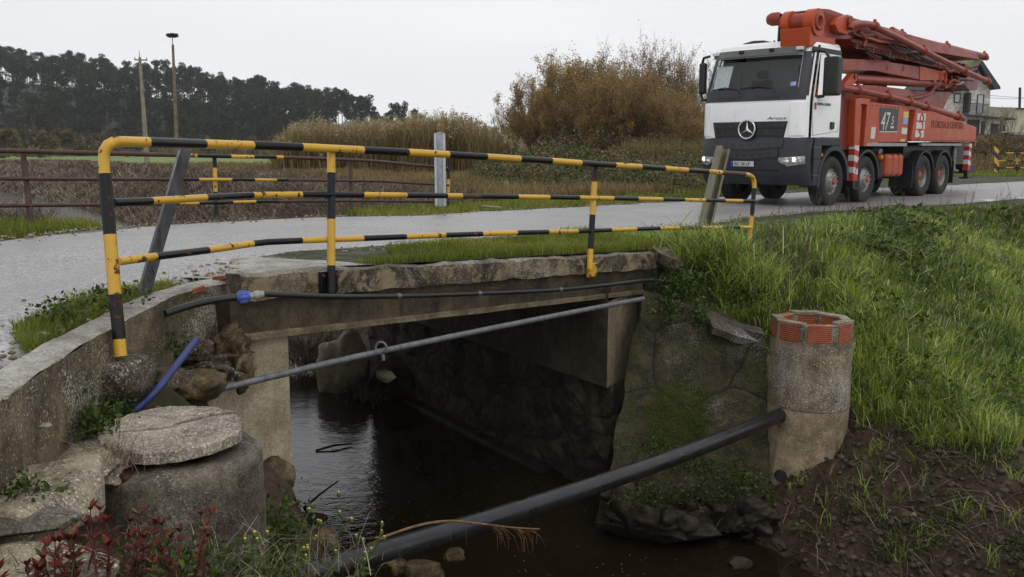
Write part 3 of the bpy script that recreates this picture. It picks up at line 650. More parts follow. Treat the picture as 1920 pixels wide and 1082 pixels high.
rock('rock', px(850, 1042, 6.4), (.07, .06, .07), MAT['rock'], 'small dirt clump hanging just right of the black pipe and under the reed', seed=43, amp=.5)  # rock shape used for the dirt clump hanging under the reed
rock('rock', px(790, 1072, 6.5), (.16, .13, .1), MAT['rock'], 'low flat stone in the water beneath the black pipe', seed=45, amp=.6)
rock('rock', px(745, 1060, 6.7), (.09, .09, .07), MAT['rock'], 'dark stone just under the black pipe near the weeds', seed=47, amp=.6)
rock('rock', px(1385, 1055, 6.7), (.09, .08, .05), MAT['drock'], 'low stone at the muddy edge in the bottom right water', seed=49, amp=.6)
rock('rock', px(1462, 1020, 6.9), (.07, .07, .05), MAT['drock'], 'grey stone stuck in the mud slope below the round shaft', seed=51, amp=.6)
rock('rubble_heap', px(1255, 985, 7.55), (.52, .2, .17), MAT['drock'], 'dark muddy rubble heap along the foot of the mossy wing wall', 'rubble', seed=87, amp=.9, f=2.6, sub=5, cuts=5)
rock('rubble_heap', px(1400, 960, 7.6), (.3, .2, .17), MAT['drock'], 'muddy stone heap between the wing wall foot and the round shaft', 'rubble', seed=89, amp=.9, f=2.6, sub=5, cuts=5)
rock('pebble', px(1713, 965, 6.35), (.025, .022, .018), MAT['kerbtop'], 'single pale pebble on the dark mud slope', 'pebble', sub=2, seed=53, amp=.4)
rock('boulder', px(640, 705, 12.4), (.42, .35, .6), MAT['abut'], 'pale grey boulder at the far end of the culvert', seed=55, amp=.5)
rock('boulder', px(750, 725, 12.1), (.4, .4, .6), MAT['drock'], 'dark boulder at the far right end of the culvert', seed=57, amp=.5)
rock('rubble_mass', px(72, 925, 3.1), (.27, .46, .1), MAT['rubble'], 'sloping broken concrete mass left of the round manhole', 'rubble', seed=61, amp=.5, f=1.3, flat=.55, cuts=16, sub=5)
rock('rubble_mass', px(150, 868, 3.6), (.2, .22, .075), MAT['rubble'], 'low crumbling concrete ledge between the left wing wall and the manhole', 'rubble', seed=73, amp=.8, f=2, flat=.6, cuts=10, sub=5)
rock('rubble_slab', px(40, 975, 2.85), (.25, .12, .04), MAT['manhole'], 'thin dark slab lying below the broken concrete mass', 'rubble', seed=63, amp=.35, rz=.2, cuts=16)
rock('rubble_slab', px(40, 1085, 2.6), (.32, .2, .07), MAT['rubble'], 'flat concrete lump under the red-leaved shrub', 'rubble', seed=67, amp=.4, cuts=14)
rock('stone_chip', px(86, 798, 3.1), (.028, .02, .01), MAT['wingtop'], 'small pale concrete chip leaning on the left wing wall', 'chip', sub=2, seed=69, amp=.4)

# ================================================================== railings
def plan_pt(poly, u, v):
    r = ray(u, v); best = None
    for k, (a, b) in enumerate(zip(poly[:-1], poly[1:])):
        ax, ay = a; dx, dy = b[0] - ax, b[1] - ay
        den = r.x * dy - r.y * dx
        if abs(den) < 1e-9: continue
        s = (ax * dy - ay * dx) / den; t = ((s * r.x - ax) * dx + (s * r.y - ay) * dy) / (dx * dx + dy * dy)
        if (t >= -1e-6 or k == 0) and (t <= 1 + 1e-6 or k == len(poly) - 2):
            if s > 0: return Vector((0, 0, CZ)) + r * s
    return None
def D2(u, D): return ((u - CX) / FPX * D, D)
def interp_v(cl, u): return float(np.interp(u, [c[0] for c in cl], [c[1] for c in cl]))
def striped_rail(name, poly, cl, r, stripes, mats, parent, pre=None, post=None, label=None):
    """cl: centre line pixels; stripes: list of (u_start, material index)"""
    us = sorted(set([c[0] for c in cl] + [s[0] for s in stripes if cl[0][0] < s[0] < cl[-1][0]]))
    pts = [plan_pt(poly, u, interp_v(cl, u)) for u in us]; ms = []
    for u in us[:-1]:
        m = stripes[0][1]
        for s in stripes:
            if u >= s[0] - 1e-6: m = s[1]
        ms.append(m)
    if pre: pts = pre[0] + pts; ms = pre[1] + ms
    if post: pts = pts + post[0]; ms = ms + post[1]
    mb = MB().tube(pts, r, 14, ms); return mb.build(name, mats, parent)
def alt(us, first=0): return [(u, (first + k) % 2) for k, u in enumerate(us)]
YB = [MAT['yellow'], MAT['black'], MAT['rust']]
NP = [D2(197, 4.14), D2(476, 5.32), D2(621, 5.75), D2(1115, 7.9), D2(1414, 10.2)]
rail = empty('railing', px(621, 548, 5.72), label='yellow and black striped pipe railing fixed along the near bridge kerb', cat='railing')
def rp(o): o.matrix_parent_inverse = Matrix.Translation(rail.location).inverted(); return o
def post_tube(name, pts, marks, mats, parent, r, D=None):
    """pts: (u,v,D) from top to bottom; marks: list of (v, material)"""
    vs_ = [p[1] for p in pts]; allv = sorted(set(vs_ + [m[0] for m in marks if vs_[0] < m[0] < vs_[-1]]))
    P = [px(float(np.interp(v, vs_, [p[0] for p in pts])), v, float(np.interp(v, vs_, [p[2] for p in pts]))) for v in allv]; ms = []
    for v in allv[:-1]:
        k = marks[0][1]
        for m in marks:
            if v >= m[0] - 1e-6: k = m[1]
        ms.append(k)
    return MB().tube(P, r, 14, ms).build(name, mats, parent)
top = [(230, 265.5), (277, 266.7), (382, 270), (476, 272.6), (565, 275.9), (621, 278.5), (764, 285.5), (840, 289.7), (911, 294), (1033, 301.5), (1115, 307.5), (1200, 312.5), (1288, 319), (1396, 326.5)]
e_ = plan_pt(NP, 1396, 326.5)
p1 = [px(196, 326, 4.14), px(194.6, 300, 4.14), px(196, 283, 4.14), px(203, 271.5, 4.14), px(214, 266.2, 4.15)]
p4 = [px(1405.5, 328.5, 10.12), px(1411.5, 333, 10.18), px(1414, 340, 10.2), px(1414, 353, 10.2)]
rp(striped_rail('top_rail', NP, top, .0255, alt([230, 277, 382, 472, 565, 680, 764, 840, 911, 974, 1033, 1088, 1152, 1201, 1245, 1288, 1327]) + [(1352, 2)], YB, rail, pre=(p1, [0] * 5), post=(p4, [0, 0, 0, 0])))
mid = [(213, 380), (283, 377), (385, 370.7), (473, 366), (565, 364.9), (680, 365.4), (836, 367), (970, 369), (1085, 370.7), (1150, 372), (1241, 373.6), (1321, 375.5), (1413, 377)]
rp(striped_rail('rail', NP, mid, .0195, alt([213, 283, 385, 473, 565, 680, 761, 837], 1) + [(865, 2), (900, 1)] + alt([970, 1029, 1085, 1149, 1195, 1241, 1282, 1321, 1358, 1391], 0), YB, rail))
low = [(222, 490.5), (291, 481), (389, 469), (473, 457), (500, 454), (565, 451), (620, 449), (680, 447), (834, 441), (968, 436.3), (1082, 433.7), (1152, 431), (1236, 428), (1277, 427.4), (1386, 426), (1407, 426.5)]
rp(striped_rail('rail', NP, low, .0195, alt([222, 291, 389, 473, 565, 680, 760, 834, 903, 968, 1027, 1082, 1145, 1192, 1236, 1277, 1315, 1352, 1386]), YB, rail))
rp(post_tube('post', [(196, 326, 4.14), (206, 438, 4.14), (216, 554, 4.13), (226.5, 668, 4.12)], [(326, 1), (440, 0), (552, 1), (636, 0)], YB, rail, .0285))
rp(post_tube('post', [(621, 282, 5.75), (621, 549, 5.72)], [(282, 0), (324, 1), (411, 0), (498, 1)], YB, rail, .0265))
rp(post_tube('post', [(1117, 309, 7.9), (1111, 403, 7.88), (1105, 506, 7.86)], [(309, 1), (341, 0), (403, 1), (467, 0)], YB, rail, .0265))
rp(post_tube('post', [(1414, 353, 10.2), (1410, 403, 10.2), (1404, 462, 10.2)], [(353, 1), (403, 0)], YB, rail, .025))
def plate(t, zc, w, h, m, hx=.0):
    mb = MB(); q = [BP(t + a * w, o, zc + b * h) for o in (-.03, -.004) for a, b in ((-.5, -.5), (.5, -.5), (.5, .5), (-.5, .5))]; mb.hexa(q, m)
    for a, b in ((-.38, -.36), (.38, -.36), (-.38, .36), (.38, .36)):
        mb.tube([BP(t + a * w, -.03, zc + b * h), BP(t + a * w, -.042, zc + b * h)], .011, 6, 2, smooth=False)
    return rp(mb.build('base_plate', YB, rail, bevel=.003))
plate(-.05, zt(0) - .085, .135, .17, 1); plate(2.79, zt(2.8) - .125, .12, .115, 0)
# far rusty railing
FP = [D2(-60, 8.9), D2(45, 9.6), D2(402, 12), D2(657, 14), D2(842, 16)]
frail = empty('railing', px(402, 398, 12), label='rusty brown pipe railing with a few yellow and black stripes across the road', cat='railing')
def rp2(o): o.matrix_parent_inverse = Matrix.Translation(frail.location).inverted(); return o
ft = [(-60, 281), (0, 282.5), (184, 287), (317, 290.6), (433, 293.5), (521, 294.7), (611, 297.6), (655, 299.4), (704, 302.3), (812, 312.5), (834, 314.5)]
ep = px(838, 316, 15.98), px(840.5, 321, 16), px(841, 330, 16)
rp2(striped_rail('top_rail', FP, ft, .026, [(-60, 2), (345, 0), (368, 1), (432, 0), (475, 1), (517, 0), (530, 2)], YB, frail, post=(list(ep), [1, 1, 1])))
fm = [(-60, 334.5), (0, 335), (184, 336), (435, 336.7), (519, 337.6), (655, 338.8), (713, 339.7), (812, 345.8), (841, 347.5)]
rp2(striped_rail('rail', FP, fm, .021, [(-60, 2), (340, 1), (372, 0), (434, 1), (477, 0), (518, 1), (540, 2)], YB, frail))
fl = [(-60, 387.5), (0, 385.8), (186, 384), (372, 381.3), (480, 378), (655, 376.5), (818, 378), (841, 378)]
rp2(striped_rail('rail', FP, fl, .021, [(-60, 2), (335, 0), (372, 1), (436, 0), (479, 1), (520, 2)], YB, frail))
rp2(post_tube('post', [(42.7, 285, 9.6), (58.5, 418, 9.6)], [(285, 2)], YB, frail, .03))
rp2(post_tube('post', [(402, 295, 12), (405.5, 404, 12)], [(295, 1), (315, 0), (360, 1)], YB, frail, .028))
rp2(post_tube('post', [(657, 301, 14), (658.5, 392, 14)], [(301, 2)], YB, frail, .028))
rp2(post_tube('post', [(841, 330, 16), (840.5, 384, 16)], [(330, 1), (336, 0), (362, 1)], YB, frail, .028))
# guard rail posts (channel section)
def channel(name, a, b, w, d, th, mat, label, face=(0, -1, 0), twist=0):
    a, b = Vector(a), Vector(b); ax = (b - a).normalized(); f = Vector(face); f = (f - ax * f.dot(ax)).normalized(); f = Matrix.Rotation(twist, 3, ax) @ f; s = ax.cross(f)
    prof = [(-w / 2, 0), (w / 2, 0), (w / 2, -d), (w * .28, -d), (w * .28, -d + th), (w / 2 - th, -d + th), (w / 2 - th, -th), (-w / 2 + th, -th), (-w / 2 + th, -d + th), (-w * .28, -d + th), (-w * .28, -d), (-w / 2, -d)]
    mb = MB().prism(prof, 0, 1, lambda p, q, t: a.lerp(b, t) + s * p - f * q)
    o = mb.build(name, mat, bevel=.002); return tag(o, label, 'guardrail post')
channel('guardrail_post', px(249, 582, 4.98), px(337, 279, 5.15), .085, .06, .006, MAT['galvd'], 'dark leaning steel channel post behind the left end of the striped railing', twist=R(118))
o = channel('guardrail_post', px(827, 388, 15.4), px(825, 252, 15.4), .185, .12, .012, MAT['galv'], 'upright galvanised steel channel post at the end of the rusty railing', twist=R(0))
mb = MB(); c = px(823.5, 252, 15.42); mb.tube([c, c + Vector((0, 0, .04))], .05, 10); q = mb.build('bolt_cap', MAT['galv'], o)
channel('guardrail_post', px(1308, 462, 10.7), px(1351, 277, 10.75), .15, .09, .008, MAT['galvo'], 'tilted olive-grey steel channel post behind the right end of the striped railing', twist=R(28))

# ================================================================== pipes and hoses
def pline(name, pix, r, mat, label, cat, n=14, dens=8):
    o = MB().tube([Vector(p) for p in spline([px(*q) for q in pix], dens)], r, n).build(name, mat); return tag(o, label, cat)
t = MT('black_plastic_pipe', .3); sc_ = t.noise(26, 5, .7, vec=t.pos(scale=(1, 1, 3))); t.col(t.mix(t.ramp(sc_, [(.6, 0.), (.66, .5)]), t.ramp(t.noise(5, 5), [(.35, (.006, .0065, .007)), (.65, (.014, .015, .016))]), (.1, .1, .095))); t.rough(t.ramp(t.noise(8, 5), [(.3, .22), (.7, .48)])); MAT['pvc'] = t.m; MAT['hose'] = plain('black_hose', (.013, .0135, .014), .4)
MAT['bluepipe'] = plain('blue_plastic_pipe', (.03, .04, .16), .5, var=.3); MAT['bluecap'] = plain('blue_fitting', (.07, .11, .42), .45); MAT['whitefit'] = plain('grey_fitting', (.3, .31, .29), .45)
PA, PB = px(1474, 774, 7.95), px(565, 1078, 4.5)
pp = [PA.lerp(PB, t) + Vector((0, 0, -.06 * 4 * t * (1 - t))) for t in np.linspace(0, 1.25, 30)]
o = MB().tube(pp, .062, 24).build('drain_pipe', MAT['pvc']); tag(o, 'thick black plastic drain pipe slanting across the brook to the round shaft', 'pipe')
wire = pline('conduit', [(405, 731, 5.03), (700, 662, 5.85), (1000, 600, 6.95), (1206, 560, 8.2)], .0205, MAT['steelp'], 'thin straight grey steel conduit crossing below the bridge beam', 'pipe')
hz_ = .028
def hp(t, dz, off=0): return BP(t, off, zt(t) + dz)
hose = empty('water_hose', hp(1, -.2, -.01), label='black water hose slung along the bridge beam with blue coupling', cat='hose')
def hpp(o): o.matrix_parent_inverse = Matrix.Translation(hose.location).inverted(); return o
hpp(MB().tube([Vector(p) for p in spline([px(310, 588, 4.86), px(350, 575, 4.95), px(400, 563, 5.06), px(447, 557, 5.14)], 6)], .02, 14).build('hose_end', MAT['hose'], hose))
hl = spline([px(490, 551, 5.2), px(540, 553, 5.34), px(620, 556, 5.6), px(700, 556, 5.95), px(800, 554, 6.38), px(930, 549, 6.98), px(1050, 543, 7.56), px(1150, 533, 8.05), px(1210, 526, 8.42), px(1250, 528, 8.62), px(1290, 536, 8.72)], 8)
hpp(MB().tube([Vector(p) for p in hl], .0175, 14).build('hose_line', MAT['hose'], hose))
ca, cb_ = px(444, 557.5, 5.13), px(468, 555, 5.16); dd = (cb_ - ca)
mb = MB().tube([ca, ca.lerp(cb_, .15), ca.lerp(cb_, .16), ca.lerp(cb_, .8), ca.lerp(cb_, .81), cb_], [.024, .026, .033, .033, .028, .027], 14)
for k in range(10):
    th_ = k * math.pi / 5; sd = dd.normalized().cross(Vector((0, 0, 1))).normalized(); up_ = sd.cross(dd.normalized())
    w_ = (sd * math.cos(th_) + up_ * math.sin(th_)) * .034; mb.bar(ca.lerp(cb_, .2) + w_, ca.lerp(cb_, .78) + w_, .006, .006)
hpp(mb.build('coupling', MAT['bluecap'], hose))
c2 = px(494, 551, 5.2); hpp(MB().tube([cb_, cb_.lerp(c2, .3), cb_.lerp(c2, .31), cb_.lerp(c2, .7), cb_.lerp(c2, .71), c2], [.019, .019, .025, .025, .018, .02], 10, smooth=False).build('fitting', MAT['whitefit'], hose))
for u_, D_ in ((748, 6.1), (894, 6.78), (1053, 7.5)):
    i_ = int(np.argmin([abs(uof(p) - u_) for p in hl])); c = Vector(hl[i_]); hpp(MB().tube([c - Vector((.012, .014, 0)), c + Vector((.012, .014, 0))], .0205, 12).build('clip', MAT['steelp'], hose))
pline('blue_pipe', [(367, 638, 4.75), (330, 686, 4.45), (295, 730, 4.25), (268, 757, 4.2), (226, 790, 4.15)], .0185, MAT['bluepipe'], 'blue plastic pipe sticking up beside the rough concrete block', 'pipe')
# ring and rag on the conduit
mb = MB(); c = px(714, 656, 5.86)
mb.tube([c + Vector((.035 * math.cos(a), .01, .04 * math.sin(a) + .01)) for a in np.linspace(-.6, 4.2, 14)], .008, 8); mb.tube([c + Vector((.012, 0, -.03)), c + Vector((.016, 0, -.07))], .012, 8)
tag(mb.build('hook', MAT['steelp']), 'rusty curled steel hook on the thin conduit', 'hook')
rock('plastic_scrap', px(722, 705, 8.4), (.1, .06, .055), MAT['abut'], 'pale plastic scrap caught in the dark culvert', 'scrap', sub=3, amp=.6, seed=77)

# ================================================================== round shaft (right) and manhole (left)
wc = px(1518, 700, 8.0); wx, wy = wc.x, wc.y
well = empty('inspection_shaft', (wx, wy, -1.85), label='tall round concrete shaft with an open red brick top by the grass bank', cat='shaft')
def wrel(mb, name, m, **k): return mb.build(name, m, well, loc=(0, 0, 1.85), **k)
zs = [-2.0, -1.7, -1.5, -1.3, -1.1, -1.005, -1.0, -.99]
def wring(z0, z1, r0, r1, nz, m, n=48, amp=.012, skew=0):
    mb = MB(); vs = []
    for j in range(nz + 1):
        z = z0 + (z1 - z0) * j / nz; r = r0 + (r1 - r0) * j / nz
        for k in range(n):
            th_ = 2 * math.pi * k / n; rr_ = r + amp * (fbm(math.cos(th_) * 2 + 5, math.sin(th_) * 2 + 5, z * 3) - .47) * 2
            vs.append((rr_ * math.cos(th_) + skew * (1 - j / nz) ** 2, rr_ * math.sin(th_), z))
    mb.add(vs, [(j * n + k, j * n + (k + 1) % n, (j + 1) * n + (k + 1) % n, (j + 1) * n + k) for j in range(nz) for k in range(n)], 0, True); return mb
wrel(wring(-2.0, -.985, .335, .345, 14, 0, skew=-.12), 'lower_ring', MAT['well'])
wrel(wring(-.98, -.385, .348, .345, 10, 0), 'upper_ring', MAT['wellup'])
mb = MB(); n8 = 8
for k in range(8):
    a0, a1 = (k + .02) * math.pi / 4 + .3, (k + .98) * math.pi / 4 + .3
    for (r_, z0_, z1_) in ((.352, -.405, -.232),):
        o0, o1 = Vector((r_ * math.cos(a0), r_ * math.sin(a0), 0)), Vector((r_ * math.cos(a1), r_ * math.sin(a1), 0))
        i0, i1 = o0 * .76, o1 * .76; f0, f1 = .07, .84
        b0, b1 = o0.lerp(o1, f0), o0.lerp(o1, f1); c0, c1 = i0.lerp(i1, f0), i0.lerp(i1, f1)
        mb = MB(); mb.hexa([p + Vector((0, 0, z)) for z in (z0_ + .012, z1_) for p in (b0, b1, c1, c0)], 0); wrel(mb, 'brick', MAT['brick'], bevel=.006)
mb = MB()
for k in range(8):
    a0, a1 = k * math.pi / 4 + .3, (k + 1) * math.pi / 4 + .3
    o0, o1 = Vector((.347 * math.cos(a0), .347 * math.sin(a0), 0)), Vector((.347 * math.cos(a1), .347 * math.sin(a1), 0)); i0, i1 = o0 * .78, o1 * .78
    mb.hexa([p + Vector((0, 0, z)) for z in (-.415, -.245) for p in (o0, o1, i1, i0)], 0)
    o0, o1, i0, i1 = [p * 1.015 if p in (o0, o1) else p * .98 for p in (o0, o1, i0, i1)]
    zj = -.222 + .012 * math.sin(k * 2.3)
    mb.hexa([jit(p + Vector((0, 0, z)), .02, 9) for z in (-.243, zj) for p in (o0, o1, i1, i0)], 0)
wrel(mb, 'mortar_rim', MAT['wellup'], bevel=.008)
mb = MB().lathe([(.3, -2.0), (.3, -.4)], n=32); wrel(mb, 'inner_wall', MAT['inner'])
# small outlet hole at its foot
ho = px(1464, 893, 7.62) - Vector((wx, wy, 0)); mb = MB().tube([ho + Vector((0, .03, 0)), ho + Vector((.0, -.012, 0))], [.05, .05], 14); wrel(mb, 'outlet_hole', MAT['hose'])

mc = px(330, 850, 3.85); mx_, my_ = mc.x, mc.y
man = empty('manhole', (mx_, my_, -.75), label='squat round concrete manhole chamber beside the left abutment', cat='manhole')
mb = MB(); vs = []; n = 80; prof = [(.36, -.8), (.365, -.6), (.362, -.45), (.358, -.3), (.358, -.2), (.357, -.1), (.356, -.06), (.345, -.035), (.325, -.02), (.3, -.012), (.2, -.015)]
pr = spline([(r_, z, 0) for r_, z in prof], 4)
for r_, z, _ in pr:
    for k in range(n):
        th_ = 2 * math.pi * k / n; p = Vector((r_ * math.cos(th_), r_ * math.sin(th_), z)); d_ = fbm(p.x * 5 + 3, p.y * 5, p.z * 5) - .47
        q = p * (1 + .1 * d_); q.z = z + .035 * (fbm(p.x * 7, p.y * 7 + 3, p.z * 4) - .47); vs.append(q)
m_ = len(pr); mb.add(vs, [(j * n + k, j * n + (k + 1) % n, (j + 1) * n + (k + 1) % n, (j + 1) * n + k) for j in range(m_ - 1) for k in range(n)], 0)
mb.build('chamber', MAT['manhole'], man, loc=(0, 0, .75))
mb = MB().box(-.045, .045, -.03, .03, -.035, .035)
bb = px(238, 925, 3.575) - Vector((mx_, my_, -.8)); mb.build('exposed_brick', concrete('dirty_brick', (.025, .012, .008), (.06, .022, .013), (.09, .035, .02), 3), man, loc=bb, rot=(0, 0, -.75), bevel=.01)
lidc = px(323, 808, 3.84) - Vector((0, 0, .012))
lid = empty('manhole_cover', lidc, label='round cracked concrete cover resting askew on the squat manhole', cat='cover'); lid.rotation_euler = (R(1.5), R(1.2), 0)
crack = [(-.32, -.1), (-.2, -.09), (-.12, -.045), (-.05, -.02), (.0, .03), (.015, .07), (.06, .12), (.1, .17), (.17, .21), (.24, .24)]
def half(side):
    pts = []
    a0 = math.atan2(crack[0][1], crack[0][0]); a1 = math.atan2(crack[-1][1], crack[-1][0])
    if side: aa = np.linspace(a1, a0 + 2 * math.pi if a0 < a1 else a0, 90)
    else: aa = np.linspace(a1, a0, 90) if a0 < a1 else np.linspace(a1, a0 - 2 * math.pi, 90)
    er = lambda a: .287 + .05 * (fbm(math.cos(a) * 3 + 8, math.sin(a) * 3) - .47) + .03 * (fbm(math.cos(a) * 11 + 8, math.sin(a) * 11) - .47)
    arc = [(er(a) * math.cos(a), er(a) * math.sin(a)) for a in aa]
    g = .004 if side else -.004
    return arc + [(x - g, y + g) for x, y in crack[1:-1]]
for s_ in (0, 1):
    pl = half(s_); mb = MB().prism(pl, -.025, .024, lambda p, q, w: jit(Vector((p, q, w + (.008 if s_ else 0))), .02, 10)); mb.build('slab_piece', MAT['lid'], lid, bevel=.012, seg=3)
rock('stone_chip', px(296, 770, 4.3), (.03, .02, .03), MAT['brick'], 'small red brick chip behind the manhole cover', 'chip', sub=2, seed=80, amp=.3)
for (a, b, c, d), lab_ in zip((((398, 521, 5.38), (418, 519, 5.5), (440, 519, 5.6), (422, 524, 5.5)), ((360, 545, 5.16), (383, 537, 5.3), (384, 541, 5.3), (362, 549, 5.16))), ('larger', 'smaller')):
    q = [px(*k) for k in (a, b, c, d)]; tag(MB().hexa([p + Vector((0, 0, -.012)) for p in q] + [p + Vector((0, 0, .008)) for p in q]).build('brick_fragment', MAT['brick']), lab_ + ' terracotta fragment set in the top of the left wing wall', 'brick')
# ================================================================== concrete pump truck
TPH = .770686586; TO = Vector((6.0010561, 20.4701117, -.012)); TF_ = Vector((-math.sin(TPH), -math.cos(TPH), 0)); TL_ = Vector((math.cos(TPH), -math.sin(TPH), 0))
def TS(u, v, y):      # photo pixel on the truck plane y = const -> local (x, y, z)
    r = ray(u, v); c = Vector((0, 0, CZ)) - TO; t = (y - c.dot(TL_)) / r.dot(TL_); p = c + r * t; return Vector((p.dot(TF_), y, p.z))
def TX(u, v, x):
    r = ray(u, v); c = Vector((0, 0, CZ)) - TO; t = (x - c.dot(TF_)) / r.dot(TF_); p = c + r * t; return Vector((x, p.dot(TL_), p.z))
truck = empty('pump_truck', TO, math.atan2(TF_.y, TF_.x), label='white-cabbed truck carrying a folded orange-red concrete pump boom', cat='truck')
def tp(name, mb, m, par=None, **k): return mb.build(name, m, par or truck, **k)
def carpaint(name, c, dirt=.25, rough=.38, coat=.08):
    t = MT(name, rough, spec=.3, coat=coat); t.b.inputs['Coat Roughness'].default_value = .08
    n_ = t.noise(3, 6, .65, obj=True); z = t.sep(True)[2]
    low = t.ramp(t.math('ADD', t.math('MULTIPLY', n_, .5), t.math('MULTIPLY', z, -.12)), [(.0, 0.), (.35, dirt)])
    c2 = t.mix(t.ramp(t.noise(1.3, 5, obj=True), [(.35, .25), (.7, 0.)]), c, tuple(x * .85 for x in c))
    c2 = t.mix(t.ramp(t.noise(7, 6, .72, vec=t.pos(True, (1, 1, .35))), [(.55, 0.), (.75, dirt + .15)]), c2, tuple(.25 * x + .03 for x in c))
    t.col(t.mix(low, c2, (.09, .08, .07))); t.rough(t.ramp(n_, [(.3, rough - .1), (.7, rough + .15)])); return t.m
TM = dict(white=carpaint('white_truck_paint', (.92, .925, .93), .15), orange=carpaint('orange_red_paint', (.42, .062, .014), .25), shaded_dusty=carpaint('shaded_faded_red_paint', (.26, .042, .022), .25), shaded_darkred=carpaint('shaded_dark_red_paint', (.16, .026, .014), .3),  # faded and dark red: the orange-red paint with boom shade put into the colour
    plast=plain('dark_grey_plastic', (.02, .0235, .028), .5, var=.25), black=plain('black_plastic', (.01, .01, .011), .45), tyre=plain('tyre_rubber', (.016, .0155, .015), .75, var=.3, sc=20),
    rim=plain('dull_rim_steel', (.26, .25, .235), .5, metal=.35, var=.3, sc=12), hub=plain('orange_hub', (.38, .06, .02), .6, var=.4, sc=20), chrome=plain('chrome', (.62, .63, .64), .15, metal=1, var=.02), alu=plain('grey_side_rail', (.33, .32, .31), .5, metal=.2),
    stripe_w=plain('reflective_white', (.6, .58, .55), .5), stripe_r=plain('reflective_red', (.42, .03, .02), .5), plate=plain('plate_white', (.62, .63, .62), .4, var=.03), blue=plain('plate_blue', (.02, .06, .35), .4), amber=plain('amber_lens', (.6, .16, .02), .3),
    sticker=plain('white_sticker', (.62, .6, .58), .5, var=.1, sc=30), ystick=plain('yellow_sticker', (.6, .5, .12), .5), bstick=plain('blue_sticker', (.25, .33, .6), .5), panel=plain('dark_panel', (.035, .035, .035), .45), letter=plain('dark_lettering', (.15, .035, .02), .5, var=.05), seat=plain('seat_fabric', (.02, .02, .022), .9), cabin=plain('cabin_trim', (.05, .05, .055), .8), skin=plain('skin', (.38, .2, .14), .6), hivis=plain('orange_jacket', (.5, .09, .02), .8), hair=plain('dark_hair', (.02, .015, .012), .8), lens=None)
t = MT('cab_glass', .03); g = t.n('BsdfGlossy'); g.inputs['Roughness'].default_value = .02; tr = t.n('BsdfTransparent'); tr.inputs['Color'].default_value = (.42, .47, .46, 1)
fr = t.n('Fresnel'); fr.inputs['IOR'].default_value = 1.5; ms_ = t.n('MixShader'); t.l(fr.outputs[0], ms_.inputs[0]); t.l(tr.outputs[0], ms_.inputs[1]); t.l(g.outputs[0], ms_.inputs[2]); t.l(ms_.outputs[0], t.t.nodes['Material Output'].inputs['Surface']); TM['glass'] = t.m
t = MT('cracked_glass_reflection', .15); v_ = t.vor(26, 'DISTANCE_TO_EDGE', obj=True); t.col(t.ramp(v_, [(0., (.75, .8, .8)), (.06, (.3, .34, .35))])); t.bump(v_, .6, .02); TM['crack'] = t.m  # crack pattern with the windscreen's pale reflection put into its colour
t = MT('headlamp_lens', .08, spec=.8); t.col(t.ramp(t.vor(14, obj=True), [(.1, (.75, .74, .72)), (.5, (.3, .3, .31))])); t.b.inputs['Metallic'].default_value = .3; TM['lens'] = t.m
t = MT('lit_lamp', .1); t.col((.9, .85, .75)); t.b.inputs['Emission Color'].default_value = (1, .85, .65, 1); t.b.inputs['Emission Strength'].default_value = 1.1; TM['lamp'] = t.m

# --- cab skin
HW = lambda z: float(np.interp(z, [1.4, 2.4, 3.2, 3.5], [1.2, 1.2, 1.15, 1.1])); XF = lambda z: float(np.interp(z, [1.0, 1.45, 2.2, 2.42, 3.15, 3.3, 3.42], [1.44, 1.45, 1.45, 1.41, 1.17, 1.09, .98]))
XR, AC, NE = -.27, .42, 4.2
def cf(y, z, off=0):   # point on the front of the cab skin
    h = HW(z); q = min(abs(y) / h, .999); return Vector((XF(z) - AC + AC * (1 - q ** NE) ** (1 / NE) + off, y, z))
def cs(x, z, s=1, off=0):
    h = HW(z); xc = XF(z) - AC; y = h if x <= xc else h * (max(0, 1 - ((x - xc) / AC) ** NE)) ** (1 / NE); return Vector((x, s * (y + off), z))
def patch(mb, fn, A, B, m=0, th=0, tfn=None):   # grid over params A x B, optional thickness via tfn
    na, nb = len(A), len(B); vs = [fn(a, b) for b in B for a in A]
    mb.add(vs, [(j * na + i, j * na + i + 1, (j + 1) * na + i + 1, (j + 1) * na + i) for j in range(nb - 1) for i in range(na - 1)], m, True)
    if tfn:
        ring = [(i, 0) for i in range(na)] + [(na - 1, j) for j in range(1, nb)] + [(i, nb - 1) for i in range(na - 2, -1, -1)] + [(0, j) for j in range(nb - 2, 0, -1)]
        r0 = [fn(A[i], B[j]) for i, j in ring]; r1 = [tfn(A[i], B[j]) for i, j in ring]; n = len(ring)
        mb.add(r0 + r1, [(k, (k + 1) % n, n + (k + 1) % n, n + k) for k in range(n)], m)
    return mb
L = np.linspace
YF = [-1.199, -1.17, -1.1, -1.02, -.9, -.6, -.3, 0, .3, .6, .9, 1.02, 1.1, 1.17, 1.199]
mb = MB()
fr_ = lambda y, z: cf(y * HW(z) / 1.2, z)
patch(mb, fr_, YF, [1.45, 1.6, 1.8, 2.0, 2.2, 2.46]); patch(mb, fr_, YF[:4], [2.46, 2.8, 3.13]); patch(mb, fr_, YF[-4:], [2.46, 2.8, 3.13]); patch(mb, fr_, YF, [3.13, 3.25, 3.34])
